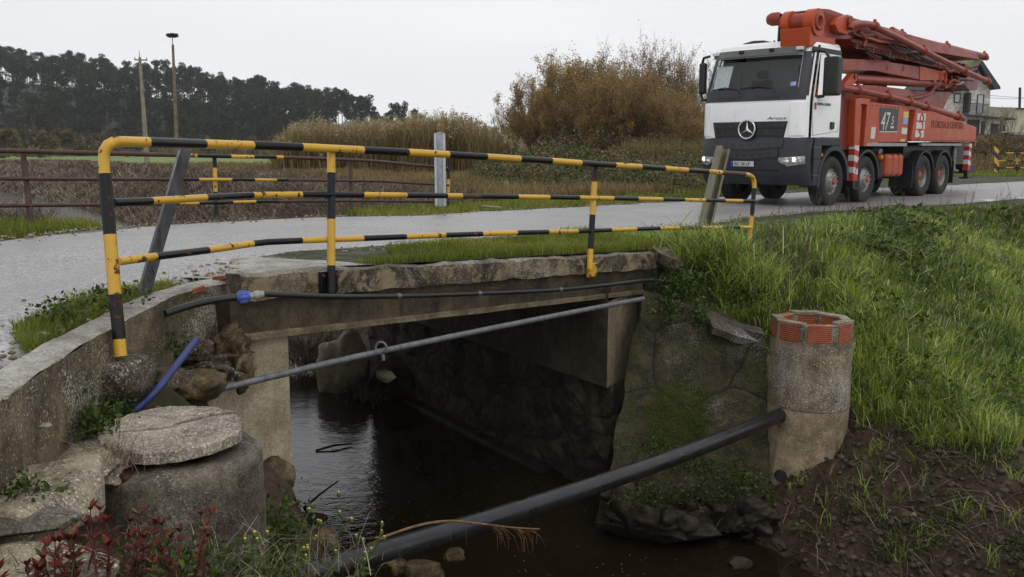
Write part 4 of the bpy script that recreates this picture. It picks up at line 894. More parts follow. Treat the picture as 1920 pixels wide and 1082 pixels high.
for s in (1, -1):
    xs_ = lambda a, z, s=s: Vector((XR + (XF(z) - AC - XR) * a, s * HW(z), z))
    def wz(a): return 2.27 + .24 * (1 - a) ** 1.5
    patch(mb, xs_, L(0, 1, 9), [1.45, 1.7, 1.95, 2.2]); patch(mb, lambda a, b, s=s: xs_(a, 2.2 + (wz(a) - 2.2) * b, s), L(0, 1, 9), [0, 1])
    patch(mb, lambda a, b, s=s: xs_(a, wz(a) + (3.16 - wz(a)) * b, s), [0, .12], [0, .5, 1]); patch(mb, lambda a, b, s=s: xs_(a, wz(a) + (3.16 - wz(a)) * b, s), [.95, 1], [0, .5, 1])
    patch(mb, xs_, L(0, 1, 9), [3.16, 3.25, 3.34])
rz_ = lambda y, z: Vector((XR, y * HW(z) / 1.2, z))
patch(mb, rz_, [-1.2, -.6, .2, .8, 1.2], [1.45, 2.0, 2.55]); patch(mb, rz_, [-1.2, -.6, .2], [2.55, 3.05]); patch(mb, rz_, [.8, 1.2], [2.55, 3.05]); patch(mb, rz_, [-1.2, -.6, .2, .8, 1.2], [3.05, 3.2, 3.34])
def outl(z, sc=1, xr=XR): return [Vector((xr, HW(z) * sc, z)), Vector((.3, HW(z) * sc, z))] + [Vector((.3 + (cf(y * HW(z) / 1.2, z).x - .3) * sc, y * HW(z) / 1.2 * sc, z)) for y in YF[::-1]] + [Vector((.3, -HW(z) * sc, z)), Vector((xr, -HW(z) * sc, z))]
rings = [outl(3.34), [p + Vector((0, 0, .05)) for p in outl(3.34, .985)], [p + Vector((0, 0, .09)) for p in outl(3.34, .94)], [p + Vector((0, 0, .115)) for p in outl(3.34, .8)], [p + Vector((0, 0, .125)) for p in outl(3.34, .45)]]
n = len(rings[0]); mb.add(sum(rings, []), [(j * n + k, j * n + k + 1, (j + 1) * n + k + 1, (j + 1) * n + k) for j in range(4) for k in range(n - 1)] + [tuple(range(4 * n, 5 * n))] + [(j * n + n - 1, j * n, (j + 1) * n, (j + 1) * n + n - 1) for j in range(4)], 0, True)
mb.add(outl(1.45), [tuple(range(n))], 0)
tp('cab', mb, TM['white'], recalc=False)
# doors: seam strips, handle, glass
mb = MB(); patch(mb, lambda y, z: cf(y * HW(z) / 1.2, z, .004), L(-1.02, 1.02, 13), L(2.46, 3.13, 6)); tp('windscreen', mb, TM['glass'], recalc=False)
mb = MB(); patch(mb, lambda y, z: cf(y * HW(z) / 1.2, z, .008), L(-.96, -.56, 6), L(2.5, 2.98, 6)); tp('cracked_reflection', mb, TM['crack'], recalc=False)
mb = MB(); f_ = lambda o: (lambda y, z: cf(y * HW(z) / 1.2, z, o)); patch(mb, f_(.014), [q * 1.0 for q in YF[1:-1]], [2.215, 2.34, 2.462], tfn=f_(-.01)); tp('scuttle_panel', mb, TM['plast'], recalc=False)
for a, b in ((-.78, -.22), (.12, .68)): tp('scuttle_vent', patch(MB(), f_(.022), L(a, b, 4), [2.27, 2.33], tfn=f_(0)), TM['black'], recalc=False)
for s in (1, -1):       # dark A pillars
    mb = MB(); patch(mb, lambda y, z: cf(y * HW(z) / 1.2 * s, z, .008), [1.03, 1.1, 1.16, 1.19], L(2.3, 3.2, 7), tfn=lambda y, z: cf(y * HW(z) / 1.2 * s, z, -.01)); tp('windscreen_pillar', mb, TM['plast'], recalc=False)
    w0 = lambda a, b, o=.002: Vector((XR + (XF(3) - AC - XR) * 0 + (-.14 + 1.0 * a) - 0, s * (HW(2.7) + o - .0), 2.3 + .22 * (1 - a) ** 1.5 + (3.15 - 2.3 - .22 * (1 - a) ** 1.5) * b))
    mb = MB(); patch(mb, lambda a, b: Vector((-.13 + (.93 - .16 * b) * a, s * (HW(2.3 + .85 * b) - .012), 2.3 + .2 * (1 - a) ** 1.5 + (.86 - .2 * (1 - a) ** 1.5) * b)), L(0, 1, 8), L(0, 1, 5)); tp('side_window', mb, TM['glass'], recalc=False)
    mb = MB(); H_ = HW(3.2) * s
    mb.hexa([Vector((x, H_ * k, z)) for z in (3.19, 3.29) for x, k in ((-.275, 1.012), (1.0, 1.012), (1.0, .97), (-.275, .97))]); tp('roof_gutter', mb, TM['plast'], bevel=.01)
    # door outline grooves (dark rubber) and front post
    d = empty; mb = MB(); Yd = s * 1.203
    for a, b in (((.98, 1.5), (1.02, 2.28)), ((1.02, 2.28), (.84, 3.17)), ((-.19, 1.6), (-.19, 3.15)), ((.98, 1.5), (-.19, 1.6))): mb.bar((a[0], Yd, a[1]), (b[0], Yd * (1 if b[1] < 2.5 else .965), b[1]), .006, .006)
    tp('door_seal', mb, TM['plast'])
    mb = MB().box(.03, .2, Yd - .01 * s, Yd + .035 * s, 1.64, 1.79) if s > 0 else MB().box(.03, .2, Yd - .035, Yd + .01, 1.64, 1.79); tp('door_handle', mb, TM['black'], bevel=.02)
    # mirrors
    mb = MB(); x0, x1, y0, y1 = (.56, .8, 1.33, 1.62) if s > 0 else (1.12, 1.36, -1.62, -1.33)
    if s > 0: mb.box(.62, .86, 1.3, 1.62, 2.3, 3.08)
    else: mb.box(1.12, 1.26, -1.4, -1.24, 2.42, 3.1)
    xm = .74 if s > 0 else 1.16; h = tp('mirror', mb, TM['black'], bevel=.05, seg=3)
    tp('mirror_arm', MB().tube([(xm + .1, s * 1.12, 3.22), (xm + .05, s * 1.3, 3.2), (xm, s * 1.38, 3.05)], .03, 8), TM['black'], h); tp('mirror_arm', MB().tube([(xm + .12, s * 1.16, 2.28), (xm + .05, s * 1.3, 2.3), (xm, s * 1.38, 2.42)], .035, 8), TM['black'], h)
# front corner deflectors (white), grille, emblem
for s in (1, -1): tp('corner_deflector', patch(MB(), lambda y, z: cf(y * s, z, .03), [.93, 1.02, 1.1, 1.16, 1.185], L(1.5, 2.17, 6), tfn=lambda y, z: cf(y * s, z, -.01)), TM['white'], recalc=False)
gw = lambda z: .8 + (z - 1.45) * .22
mb = MB(); patch(mb, lambda a, z: cf(a * gw(z), z, .012), L(-1, 1, 13), [1.46, 1.6, 1.79], tfn=lambda a, z: cf(a * gw(z), z, -.02)); gr_ = tp('grille', mb, TM['black'], recalc=False)
for z in (1.72, 1.56):
    mb = MB(); patch(mb, lambda a, b: cf(a * gw(z + b), z + b, .03), L(-.98, 1 * .98, 15), [-.055, .055], tfn=lambda a, b: cf(a * gw(z + b), z + b, .0)); q = tp('grille_slat', mb, TM['plast'], gr_, recalc=False)
    mb = MB()
    for k in range(9):
        yc = -.7 + k * .175; mb.add([cf(yc + dx, z + dz, .033) for dx, dz in ((-.05, .035), (.05, .035), (.035, -.03), (-.035, -.03))], [(0, 1, 2, 3)])
    tp('grille_opening', mb, TM['black'], gr_, recalc=False)
EM = Vector((XF(1.62) + .07, 0, 1.63)); mb = MB()
mb.tube([EM + Vector((0, .19 * math.cos(a), .19 * math.sin(a))) for a in L(0, 2 * math.pi, 41)], .021, 8, caps=False)
for k in range(3):
    a = math.pi / 2 + k * 2 * math.pi / 3; d = Vector((0, math.cos(a), math.sin(a))); e = Vector((0, -math.sin(a), math.cos(a)))
    mb.add([EM + Vector((.03, 0, 0)), EM + e * .035, EM + d * .185, EM - e * .035], [(0, 1, 2), (0, 2, 3)])
tp('emblem', mb, TM['chrome'], recalc=False)
mb = MB().lathe([(0, .0), (.172, 0)], (XF(1.62) + .05, 0, 1.63), 'x', 32); tp('emblem_backing', mb, TM['black'])
def text(name, s, size, m, f, par=None, shear=0, wscale=1, depth=.002):
    cu = bpy.data.curves.new(name, 'FONT'); cu.body = s; cu.size = size; cu.extrude = depth; cu.shear = shear
    o = bpy.data.objects.new(name, cu); COL.objects.link(o); dg = bpy.context.evaluated_depsgraph_get(); me = bpy.data.meshes.new_from_object(o.evaluated_get(dg)); bpy.data.objects.remove(o)
    for v in me.vertices: v.co = f(v.co.x * wscale, v.co.y, v.co.z)
    me.materials.clear(); me.materials.append(m); q = bpy.data.objects.new(name, me); COL.objects.link(q); q.parent = par or truck; return q
side_f = lambda x0, y0, z0: (lambda a, b, c: Vector((x0 - a, y0 + c, z0 + b)))
text('model_lettering', 'Arocs', .085, TM['plast'], lambda a, b, c: cf(.42 + a, 1.825 + b, .006 + c), shear=.3, wscale=2)
# bumper: lower dark shell with V shaped lower grille
BH = lambda z: 1.25; 
def bf(y, z, off=0):
    q = min(abs(y) / 1.25, .999); xf = float(np.interp(z, [.45, .6, 1.0, 1.2, 1.47], [1.34, 1.47, 1.54, 1.53, 1.46])); return Vector((xf - .6 + .6 * (1 - q ** 4.) ** .25 + off, y, z))
YB_ = [-1.249, -1.235, -1.2, -1.14, -1.05, -.9, -.6, -.3, 0, .3, .6, .9, 1.05, 1.14, 1.2, 1.235, 1.249]
mb = MB(); patch(mb, bf, YB_, [.48, .6, .75, .88, 1.0, 1.1, 1.25, 1.38, 1.46])
for s in (1, -1):
    mb.add([Vector((.95, s * 1.249, z)) for z in (.48, 1.46)] + [Vector((.62, s * 1.249, z)) for z in (.48, 1.46)], [(0, 1, 3, 2)])
    mb.add([Vector((.62, s * 1.249, .48)), Vector((.62, s * 1.249, 1.46)), Vector((.62, s * .8, 1.46)), Vector((.62, s * .8, .48))], [(0, 1, 2, 3)])
mb.add([bf(y, .48) for y in YB_] + [Vector((.62, -1.249, .48)), Vector((.62, 1.249, .48))], [tuple(range(17)) + (18, 17)])
mb.add([bf(y, 1.46) for y in YB_] + [Vector((.62, -1.249, 1.46)), Vector((.62, 1.249, 1.46))], [tuple(range(17)) + (18, 17)])
bump_ = tp('bumper', mb, TM['plast'], recalc=False)
vz = lambda y: .07 * (1 - abs(y) / .85)
for k, (z, w_) in enumerate(((1.35, .82), (1.15, .74))):
    mb = MB(); patch(mb, lambda y, b: bf(y, z + b - vz(y), .028), L(-w_, w_, 13), [-.07, .07], tfn=lambda y, b: bf(y, z + b - vz(y), -.01)); tp('lower_grille', mb, TM['plast'], bump_, recalc=False)
    mb = MB(); patch(mb, lambda y, b: bf(y, z + b - vz(y), .012), L(-w_ - .03, w_ + .03, 13), [-.098, -.068]); n_ = 8 - k
    for i in range(n_):
        yc = (i - (n_ - 1) / 2) * 1.5 * w_ / 6.2; mb.add([bf(yc + dx, z + dz - vz(yc + dx), .031) for dx, dz in ((-.062, .038), (.062, .038), (.045, -.032), (-.045, -.032))], [(0, 1, 2, 3)])
    tp('grille_opening', mb, TM['black'], bump_, recalc=False)
mb = MB(); patch(mb, lambda y, z: bf(y, z, .006), L(-.75, .75, 9), [.53, .8]); tp('bumper_recess', mb, TM['black'], bump_, recalc=False)
for s in (1, -1):
    mb = MB(); A = [.76, .85, .95, 1.05, 1.13, 1.19, 1.215]
    zb0 = lambda y: float(np.interp(y, [.76, .95, 1.22], [.97, .87, .93])); zb1 = lambda y: float(np.interp(y, [.76, 1.22], [1.045, 1.085]))
    patch(mb, lambda y, b: bf(y * s, zb0(y) + (zb1(y) - zb0(y)) * b, .014), A, L(0, 1, 4), tfn=lambda y, b: bf(y * s, zb0(y) + (zb1(y) - zb0(y)) * b, -.01)); hl_ = tp('headlight', mb, TM['lens'], recalc=False)
    c = bf(1.06 * s, 1.01, .012); mb = MB().lathe([(0, .016), (.045, .012), (.05, 0)], c, 'x', 14); tp('lamp', mb, TM['lamp'], hl_)
    mb = MB().lathe([(0, .016), (.05, .012), (.056, 0)], bf(.92 * s, .96, .012), 'x', 14); tp('reflector', mb, TM['chrome'], hl_)
    mb = MB().box(.56, .64, s * 1.22, s * 1.262, 1.07, 1.13); tp('side_marker', mb, TM['amber'], bevel=.01)
mb = MB(); P0 = [bf(-.33, .86, .02), bf(.21, .86, .02), bf(.21, .97, .02), bf(-.33, .97, .02)]; mb.hexa(P0 + [p + Vector((.012, 0, 0)) for p in P0])
pl_ = tp('number_plate', mb, TM['plate']); mb = MB(); P1 = [bf(y, z, .034) for y, z in ((-.33, .86), (-.27, .86), (-.27, .97), (-.33, .97))]; mb.hexa(P1 + [p + Vector((.003, 0, 0)) for p in P1]); tp('plate_band', mb, TM['blue'], pl_)
text('plate_lettering', 'BC 38 LP', .105, TM['black'], lambda a, b, c: bf(-.24 + a, .877 + b, .036 + c), pl_, wscale=.92)
# visor, roof lamps, wipers, roof spoiler
mb = MB(); patch(mb, lambda y, b: cf(y, 3.15 + .15 * b, .1 + .05 * (1 - b)) + Vector((0, 0, 0)), L(-1.05, 1.05, 13), L(0, 1, 4), tfn=lambda y, b: cf(y, 3.15 + .15 * b, .075 + .05 * (1 - b))); patch(mb, lambda y, b: cf(y, 3.3, .0 + .1 * b), L(-1.05, 1.05, 13), [0, 1])
vis = tp('sun_visor', mb, plain('smoked_visor', (.06, .065, .06), .35), recalc=False)
for y in (-1.0, .95):
    mb = MB().box(-.05, .05, -.07, .07, -.035, .035); tp('marker_lamp', mb, TM['lamp'] if 0 else TM['plate'], vis, loc=cf(y, 3.25, .13), bevel=.015)
for y in (-.35, .35): mb = MB().box(-.03, .02, -.05, .05, -.03, .03); tp('visor_bracket', mb, TM['black'], vis, loc=cf(y, 3.26, .15), bevel=.01)
mb = MB(); pr_ = [(-.75, 0), (-.62, .07), (-.4, .11), (-.15, .1), (.0, .05), (.03, 0)]; mb.prism([(y, z) for y, z in pr_], .3, .72, lambda p, q, w: Vector((w, p, 3.43 + q * 1.0))); tp('roof_hatch', mb, TM['black'], bevel=.02)
mb = MB().tube([(.6, .05, 3.45), (.6, .05, 3.52)], .02, 8); tp('roof_antenna', mb, TM['black'])
for a, b in ((-.95, -.3), (-.25, .5)):
    mb = MB().tube([cf(a, 2.48, .03), cf((a + b) / 2, 2.52, .035), cf(b, 2.46, .03)], .011, 6); mb.tube([cf(b, 2.46, .03), cf(b + .05, 2.38, .03)], .014, 6); tp('wiper', mb, TM['black'])
mb = MB(); patch(mb, lambda y, z: cf(y, z, .008), L(.86, .97, 3), [2.5, 2.58]); tp('windscreen_sticker', mb, TM['bstick'], recalc=False)
# interior: dash, seats, wheel
mb = MB().box(.75, 1.25, -1.08, 1.08, 1.9, 2.36); mb.box(-.25, 1.3, -1.1, 1.1, 1.5, 1.56); tp('dashboard', mb, TM['cabin'], bevel=.04)
for y in (.6, -.6):
    mb = MB().box(-.15, .35, y - .26, y + .26, 1.85, 2.0); mb.box(-.2, -.05, y - .25, y + .25, 1.95, 2.75); mb.box(-.19, -.08, y - .13, y + .13, 2.78, 2.97); tp('seat', mb, TM['seat'], bevel=.05)
c = Vector((.66, .6, 2.34)); tl = Matrix.Rotation(R(-35), 3, 'Y'); mb = MB().tube([c + tl @ Vector((.23 * math.cos(a) * .0 + .23 * math.cos(a), .23 * math.sin(a), 0)) for a in L(0, 2 * math.pi, 25)], .016, 8, caps=False); mb.tube([c, c + Vector((.2, 0, -.15))], .03, 8); mb.bar(c + tl @ Vector((-.22, 0, 0)), c + tl @ Vector((.22, 0, 0)), .03, .02); tp('steering_wheel', mb, TM['black'])
# --- wheels
def wheel(x, s, rear):
    mb = MB(); pf = [(.285, 1.2), (.33, 1.235), (.42, 1.245), (.49, 1.235), (.522, 1.205), (.535, 1.16), (.535, 1.09), (.528, 1.075), (.535, 1.06), (.535, .97), (.52, .925), (.48, .905), (.3, .92)]
    mb.lathe([(r, s * y) for r, y in pf], (x, 0, .535), 'y', 48)
    if rear: mb.lathe([(r, s * (y - .36)) for r, y in pf], (x, 0, .535), 'y', 40)
    w = tp('wheel', mb, TM['tyre'])
    if rear: rp_ = [(.292, 1.205), (.275, 1.19), (.268, 1.1), (.25, 1.02), (.2, 1.0), (.15, .99)]; hb = [(.14, .99), (.13, 1.09), (.11, 1.15), (0, 1.16)]
    else: rp_ = [(.292, 1.205), (.28, 1.19), (.27, 1.15), (.245, 1.16), (.215, 1.2), (.18, 1.245), (.15, 1.265), (.12, 1.28), (.1, 1.27), (.07, 1.25)]; hb = [(.075, 1.25), (.07, 1.275), (.06, 1.285), (0, 1.285)]
    mb = MB().lathe([(r, s * y) for r, y in rp_], (x, 0, .535), 'y', 40)
    for k in range(10):
        a = k * math.pi / 5; rr_ = .165; q = Vector((x + rr_ * math.cos(a), s * (1.0 if rear else 1.245), .535 + rr_ * math.sin(a))); mb.tube([q, q + Vector((0, s * .04, 0))], .016, 6)
    tp('rim', mb, TM['rim'], w); mb = MB().lathe([(r, s * y) for r, y in hb], (x, 0, .535), 'y', 24); tp('hub', mb, TM['hub'], w)
AX = [0, -1.7, -5.22, -6.57]
for i, x in enumerate(AX):
    for s in (1, -1): wheel(x, s, i > 1)
for x in AX: tp('axle', MB().tube([(x, -.9, .535), (x, .9, .535)], .09, 10), TM['black'])
mb = MB()
for y in (-.45, .45): mb.box(-9.1, 1.0, y - .06, y + .06, .8, 1.12)
mb.box(-8.5, .6, -.45, .45, .82, 1.1); tp('chassis', mb, TM['black'])
mb = MB().box(-4.2, -2.2, -.95, .55, .45, .85); mb.box(-8.3, -4.4, -1.0, 1.0, 1.0, 1.3); mb.box(-.5, .62, -.8, .8, .7, 1.45); tp('underframe', mb, TM['black'])
def fender(x, r, a0, a1, y0, y1, th, m, name='mudguard', nseg=18):
    mb = MB(); A = L(R(a0), R(a1), nseg)
    for k in range(nseg - 1):
        a, b = A[k], A[k + 1]; P = lambda a_, r_, y: Vector((x + r_ * math.cos(a_), y, .535 + r_ * math.sin(a_)))
        mb.hexa([P(a, r, y0), P(b, r, y0), P(b, r, y1), P(a, r, y1), P(a, r + th, y0), P(b, r + th, y0), P(b, r + th, y1), P(a, r + th, y1)])
    return tp(name, mb, m)
for s in (1, -1):
    y0, y1 = sorted((s * .85, s * 1.26))
    fender(0, .66, -8, 180, y0, y1, .1, TM['plast']); fender(-1.7, .62, 15, 178, y0, y1, .06, TM['black']); fender(AX[2], .6, 20, 165, y0, y1, .05, TM['black']); fender(AX[3], .6, 15, 160, y0, y1, .05, TM['black'])
    mb = MB().box(.6, .95, s * 1.05, s * 1.25, .5, 1.46); mb.box(.62, .98, s * 1.2, s * 1.262, .62, .7); mb.box(.62, .98, s * 1.2, s * 1.262, 1.0, 1.28); mb.box(-.3, .62, s * .9, s * 1.245, 1.28, 1.47); tp('step_panel', mb, TM['plast'], bevel=.03)
# --- superstructure
def sp(name, pix, y0, y1, m, bevel=.012, par=None, raw=None):
    P = raw or [(TS(u, v, y0).x, TS(u, v, y0).z) for u, v in pix]; mb = MB().prism(P, y0, y1, lambda p, q, w: Vector((p, w, q))); return tp(name, mb, m, par, bevel=bevel)
def tpipe(name, pix, y, r, m, joints=(), par=None, n=14, dens=6):
    P = [Vector(q) for q in spline([TS(u, v, yy) for u, v, yy in [(p[0], p[1], p[2] if len(p) > 2 else y) for p in pix]], dens)] if dens > 1 else [TS(p[0], p[1], p[2] if len(p) > 2 else y) for p in pix]
    mb = MB().tube(P, r, n)
    for (u, v) in joints:
        q = TS(u, v, y); i = min(range(len(P)), key=lambda k: (P[k] - q).length); d = (P[min(i + 1, len(P) - 1)] - P[max(i - 1, 0)]).normalized()
        c_ = P[i]; mb.tube([c_ - d * .06, c_ - d * .055, c_ + d * .055, c_ + d * .06], [r, r * 1.45, r * 1.45, r], n); mb.bar(c_ + Vector((0, 0, r)), c_ + Vector((0, 0, r * 2.0)), .07, .05)
    return tp(name, mb, m, par)
O, D_, K = TM['orange'], TM['shaded_dusty'], TM['shaded_darkred']
# front outrigger column
sp('outrigger_column', 0, 1.25, .7, O, raw=[(-.9, 2.3), (-1.05, 2.33), (-1.66, 2.33), (-1.66, 2.2), (-1.18, 2.2), (-1.18, 1.28), (-.95, 1.28)])
sp('outrigger_column', 0, 1.25, .7, O, raw=[(-1.52, 2.22), (-1.66, 2.22), (-1.62, 1.28), (-1.46, 1.28)])
sp('column_recess', 0, 1.05, .7, K, raw=[(-.8, 2.3), (-1.64, 2.3), (-1.6, 1.2), (-.8, 1.2)])
sp('column_slide', 0, 1.2, .95, O, raw=[(-1.2, 2.2), (-1.36, 2.2), (-1.34, .9), (-1.18, .9)])
def legstripes(name, x0, x1, y0, y1, z0, z1, n, m0=1):
    mb = MB(); dz = (z1 - z0) / n
    for k in range(n):
        a, b = z0 + k * dz, z0 + (k + 1) * dz; t_ = .05
        lo = [Vector((x0, y0, a)), Vector((x1, y0, a + (t_ if k else 0))), Vector((x1, y1, a + (t_ if k else 0))), Vector((x0, y1, a))]; hi = [Vector((x0, y0, b)), Vector((x1, y0, b + (t_ if k < n - 1 else 0))), Vector((x1, y1, b + (t_ if k < n - 1 else 0))), Vector((x0, y1, b))]
        mb.hexa(lo + hi, (k + m0) % 2)
    return tp(name, mb, [TM['stripe_w'], TM['stripe_r']])
for s in (1, -1):
    y0, y1 = sorted((s * 1.12, s * 1.26))
    lg = legstripes('outrigger_leg', -1.2, -.97, y0, y1, .52, 1.3, 6); mb = MB().box(-1.15, -1.02, y0 + .02, y1 - .02, .36, .52); mb.box(-1.26, -.96, y0 - .03, y1 + .03, .33, .37); tp('outrigger_foot', mb, TM['black'], lg)
    lg = legstripes('outrigger_leg', -8.64, -8.44, y0, y1, .62, 1.36, 6); mb = MB().box(-8.6, -8.5, y0 + .02, y1 - .02, .42, .62); mb.box(-8.8, -8.35, y0 - .05, y1 + .05, .39, .43); tp('outrigger_foot', mb, TM['black'], lg)
    yb = (1.22, .55) if s > 0 else (-.55, -1.22)
    bx = sp('pump_cabinet', 0, yb[0], yb[1], O, .02, raw=[(-1.74, 2.27), (-4.02, 2.24), (-4.02, 1.38), (-1.66, 1.36)])
    pn = sp('outrigger_arm', 0, yb[0] + (.02 if s > 0 else 0), yb[1], O, .02, raw=[(-4.42, 2.18), (-5.6, 2.17), (-8.98, 1.82), (-8.98, 1.43), (-4.22, 1.43)])
    mb = MB().box(-9.0, -4.2, s * 1.2, s * 1.27, 1.405, 1.435); tp('arm_flange', mb, D_)
    mb = MB().box(-4.0, -1.55, s * 1.16, s * 1.235, 1.285, 1.36); mb.box(-7.9, -4.95, s * 1.16, s * 1.235, 1.3, 1.36); tp('side_rail', mb, TM['alu'])
mb = MB().box(-4.22, -4.02, .6, 1.16, 1.38, 2.2); tp('cabinet_gap', mb, K)
Y = 1.222
def decal(name, pts, y, m, par=None, th=.004):
    q = [TS(u, v, y) for u, v in pts]; mb = MB().hexa(q + [p + Vector((0, th, 0)) for p in q]); return tp(name, mb, m, par)
dp = decal('size_panel', [(1649.5, 201.5), (1685.5, 204), (1681.5, 246), (1649, 246)], Y, TM['panel']); decal('panel_edge', [(1648.5, 246), (1682, 246.5), (1682, 248), (1648.5, 247.8)], Y, TM['sticker'])
q = TS(1649.5, 244.5, Y); text('size_lettering', '47', .6, TM['sticker'], lambda a, b, c: Vector((q.x - a * .9 - .0, Y + .008 + c, q.z + b + .01)), shear=.28, wscale=.85, depth=.004)
q2 = TS(1668, 232, Y); text('size_lettering', '5', .28, TM['sticker'], lambda a, b, c: Vector((q2.x - a - .06, Y + .008 + c, q2.z + b - .02)), shear=.25, depth=.004)
q3 = TS(1667.5, 236.5, Y); mb = MB().box(q3.x - .24, q3.x - .06, Y + .004, Y + .01, q3.z - .05, q3.z); tp('size_underline', mb, TM['sticker'])
decal('warning_sticker', [(1634, 238), (1642, 238.5), (1639.5, 260), (1632, 260)], Y, TM['sticker']); decal('warning_sticker', [(1694, 209), (1704, 209.5), (1703, 221), (1693, 220.5)], Y, TM['ystick']); decal('warning_sticker', [(1693, 221), (1702.5, 221.5), (1701, 233), (1692, 232.5)], Y, TM['bstick']); decal('warning_sticker', [(1691, 239), (1701, 240), (1700, 252), (1690, 251)], Y, TM['sticker']); decal('warning_sticker', [(1688, 261), (1697, 261), (1696, 265.5), (1687.5, 265)], Y, TM['ystick'])
Y = 1.242
for k in range(3):
    a0 = 212.5 + 15.8 * k; d = -1.9 * k; em = decal('logo_square', [(1720.5 + d, a0), (1736 + d, a0 + .6), (1735 + d, a0 + 13.6), (1719.2 + d, a0 + 13.2)], Y, TM['sticker'])
    cx_ = TS(1728.4 + d, a0 + 7, Y + .006); mb = MB()
    if k == 0: mb.tube([cx_ + Vector((.11 * math.cos(a), 0, .16 * math.sin(a) - .08)) for a in L(0, math.pi, 13)], .022, 6)
    elif k == 1: mb.tube([cx_ + Vector((.12 * math.cos(a), 0, .12 * math.sin(a))) for a in L(.6, 5.4, 15)], .02, 6)
    else: mb.bar(cx_ + Vector((.1, 0, .1)), cx_ + Vector((-.08, 0, -.02)), .02, .05); mb.bar(cx_ + Vector((-.08, 0, -.02)), cx_ + Vector((.05, 0, -.12)), .02, .05)
    tp('logo_mark', mb, O, em)
q = TS(1745.5, 242, Y); text('name_lettering', 'PEDROSA & OLIVEIRA', .27, TM['letter'], lambda a, b, c: Vector((q.x - a, Y + .004 + c, q.z + b + .03)), wscale=.92)
q = TS(1520, 196, 1.215); text('door_lettering', 'PEDROSA & OLIVEIRA', .075, TM['plast'], lambda a, b, c: Vector((.83 - a, 1.206 + c, 2.12 + b)), wscale=.85)
mb = MB().box(.86, .95, 1.203, 1.208, 2.03, 2.17); tp('door_logo', mb, TM['hub'])
# orange fuel tank, lamp, hose bits, mud flap, rear bumper
mb = MB().box(-3.98, -2.95, .72, 1.2, .56, 1.1); tk = tp('fuel_tank', mb, O, bevel=.09, seg=4)
for x in (-3.3, -3.65): tp('tank_strap', MB().box(x - .02, x + .02, .7, 1.207, .555, 1.107), D_, tk, bevel=.01)
mb = MB().tube([(-2.75, 1.05, .55), (-2.75, 1.05, .92)], .12, 16); tp('air_tank', mb, TM['black']); mb = MB().box(-2.72, -2.6, 1.1, 1.2, .98, 1.08); tp('side_lamp', mb, TM['amber'], bevel=.02); mb = MB().tube([(-2.78, .95, 1.2), (-2.72, 1.12, 1.16)], .07, 10); tp('filter', mb, TM['rim'])
for q_ in ((-7.35, -7.32, .62, 1.25, .3, .9), (-4.58, -4.55, .62, 1.2, .25, .9)): tp('mud_flap', MB().box(*q_), TM['black'])
mb = MB().box(-9.5, -8.9, -1.2, 1.15, .52, .78); mb.box(-9.6, -7.4, -.9, .9, .85, 1.4); tp('rear_bumper', mb, TM['black'], bevel=.01)
mb = MB().box(-9.0, -8.95, 1.1, 1.25, 1.3, 1.42); tp('tail_lamp', mb, TM['amber'])
mb = MB().tube([(-7.4, 1.0, .7), (-8.35, 1.02, .6)], .04, 8); mb.tube([(-7.9, 1.05, .62), (-7.9, 1.05, 1.3)], .06, 8); tp('rear_strut', mb, TM['rim'])
# --- boom
sp('main_boom', [(1541, 16), (1556, 17), (1600, 33), (1745, 76), (1833, 101), (1836, 112), (1745, 97), (1660, 80), (1610, 66), (1590, 74), (1546, 72)], 1.1, .45, D_, .015)
sp('boom_arm', [(1592, 68), (1660, 84), (1745, 104), (1815, 128), (1822, 140), (1745, 122), (1600, 86)], .98, .35, D_, .015)
sp('boom_arm', [(1580, 110), (1640, 112), (1725, 125), (1762, 134), (1772, 149), (1725, 150), (1640, 133), (1580, 133)], .98, .3, D_, .015)
sp('boom_arm', [(1570, 84), (1700, 100), (1800, 138), (1806, 148), (1700, 138), (1570, 118)], .3, -.95, K, .015)
sp('boom_arm', [(1575, 72), (1700, 92), (1815, 118), (1815, 132), (1700, 112), (1575, 92)], .28, -.5, K, .015)
sp('boom_end_plate', [(1725, 124), (1768, 134), (1772, 150), (1725, 151)], .995, .95, O, .005)
for a in ((1664, 127), (1694, 128.5)):
    q = TS(*a, .98); tp('boom_hole', MB().tube([q, q + Vector((0, .012, 0))], .055, 14), K)
K1 = TS(1537, 40, 1.12); kx, kz = K1.x + .08, K1.z - .02
mb = MB()
for y0, y1 in ((.42, .58), (.92, 1.14)): mb.tube([(kx, y0, kz), (kx, y1, kz)], .27, 28)
kn = tp('boom_knuckle', mb, O, bevel=.03); mb = MB().tube([(kx, .5, kz + .02), (kx, 1.0, kz + .02)], .19, 20); tp('knuckle_pin', mb, D_, kn)
mb = MB().lathe([(.17, 1.14), (.17, 1.17), (.12, 1.175), (.11, 1.14), (0, 1.14)], (kx, 0, kz), 'y', 20); tp('pin_cap', mb, D_, kn)
mb = MB().prism([(kx + .3, kz - .12), (kx + .25, kz - .5), (kx - .9, kz - .45), (kx - .9, kz + .22), (kx - .3, kz + .25), (kx - .1, kz - .2)], .44, 1.1, lambda p, q, w: Vector((p, w, q))); tp('knuckle_housing', mb, O, kn, bevel=.02)
bq = TX(1452, 36, kx); mb = MB().lathe([(0, -.17), (.1, -.14), (.14, -.05), (.14, .1), (.1, .16)], bq, 'y', 16); mb.tube([bq, Vector((kx, .45, kz))], .09, 12); tp('boom_elbow', mb, D_, kn)
mb = MB().tube([bq + Vector((-.05, .12, -.12)), bq + Vector((-.25, .0, -.5))], .045, 8); tp('boom_strut', mb, TM['black'], kn)
sp('boom_joint', [(1572, 34), (1590, 27), (1600, 30), (1596, 52), (1589, 66), (1572, 60), (1566, 46)], 1.22, .85, O, .02)
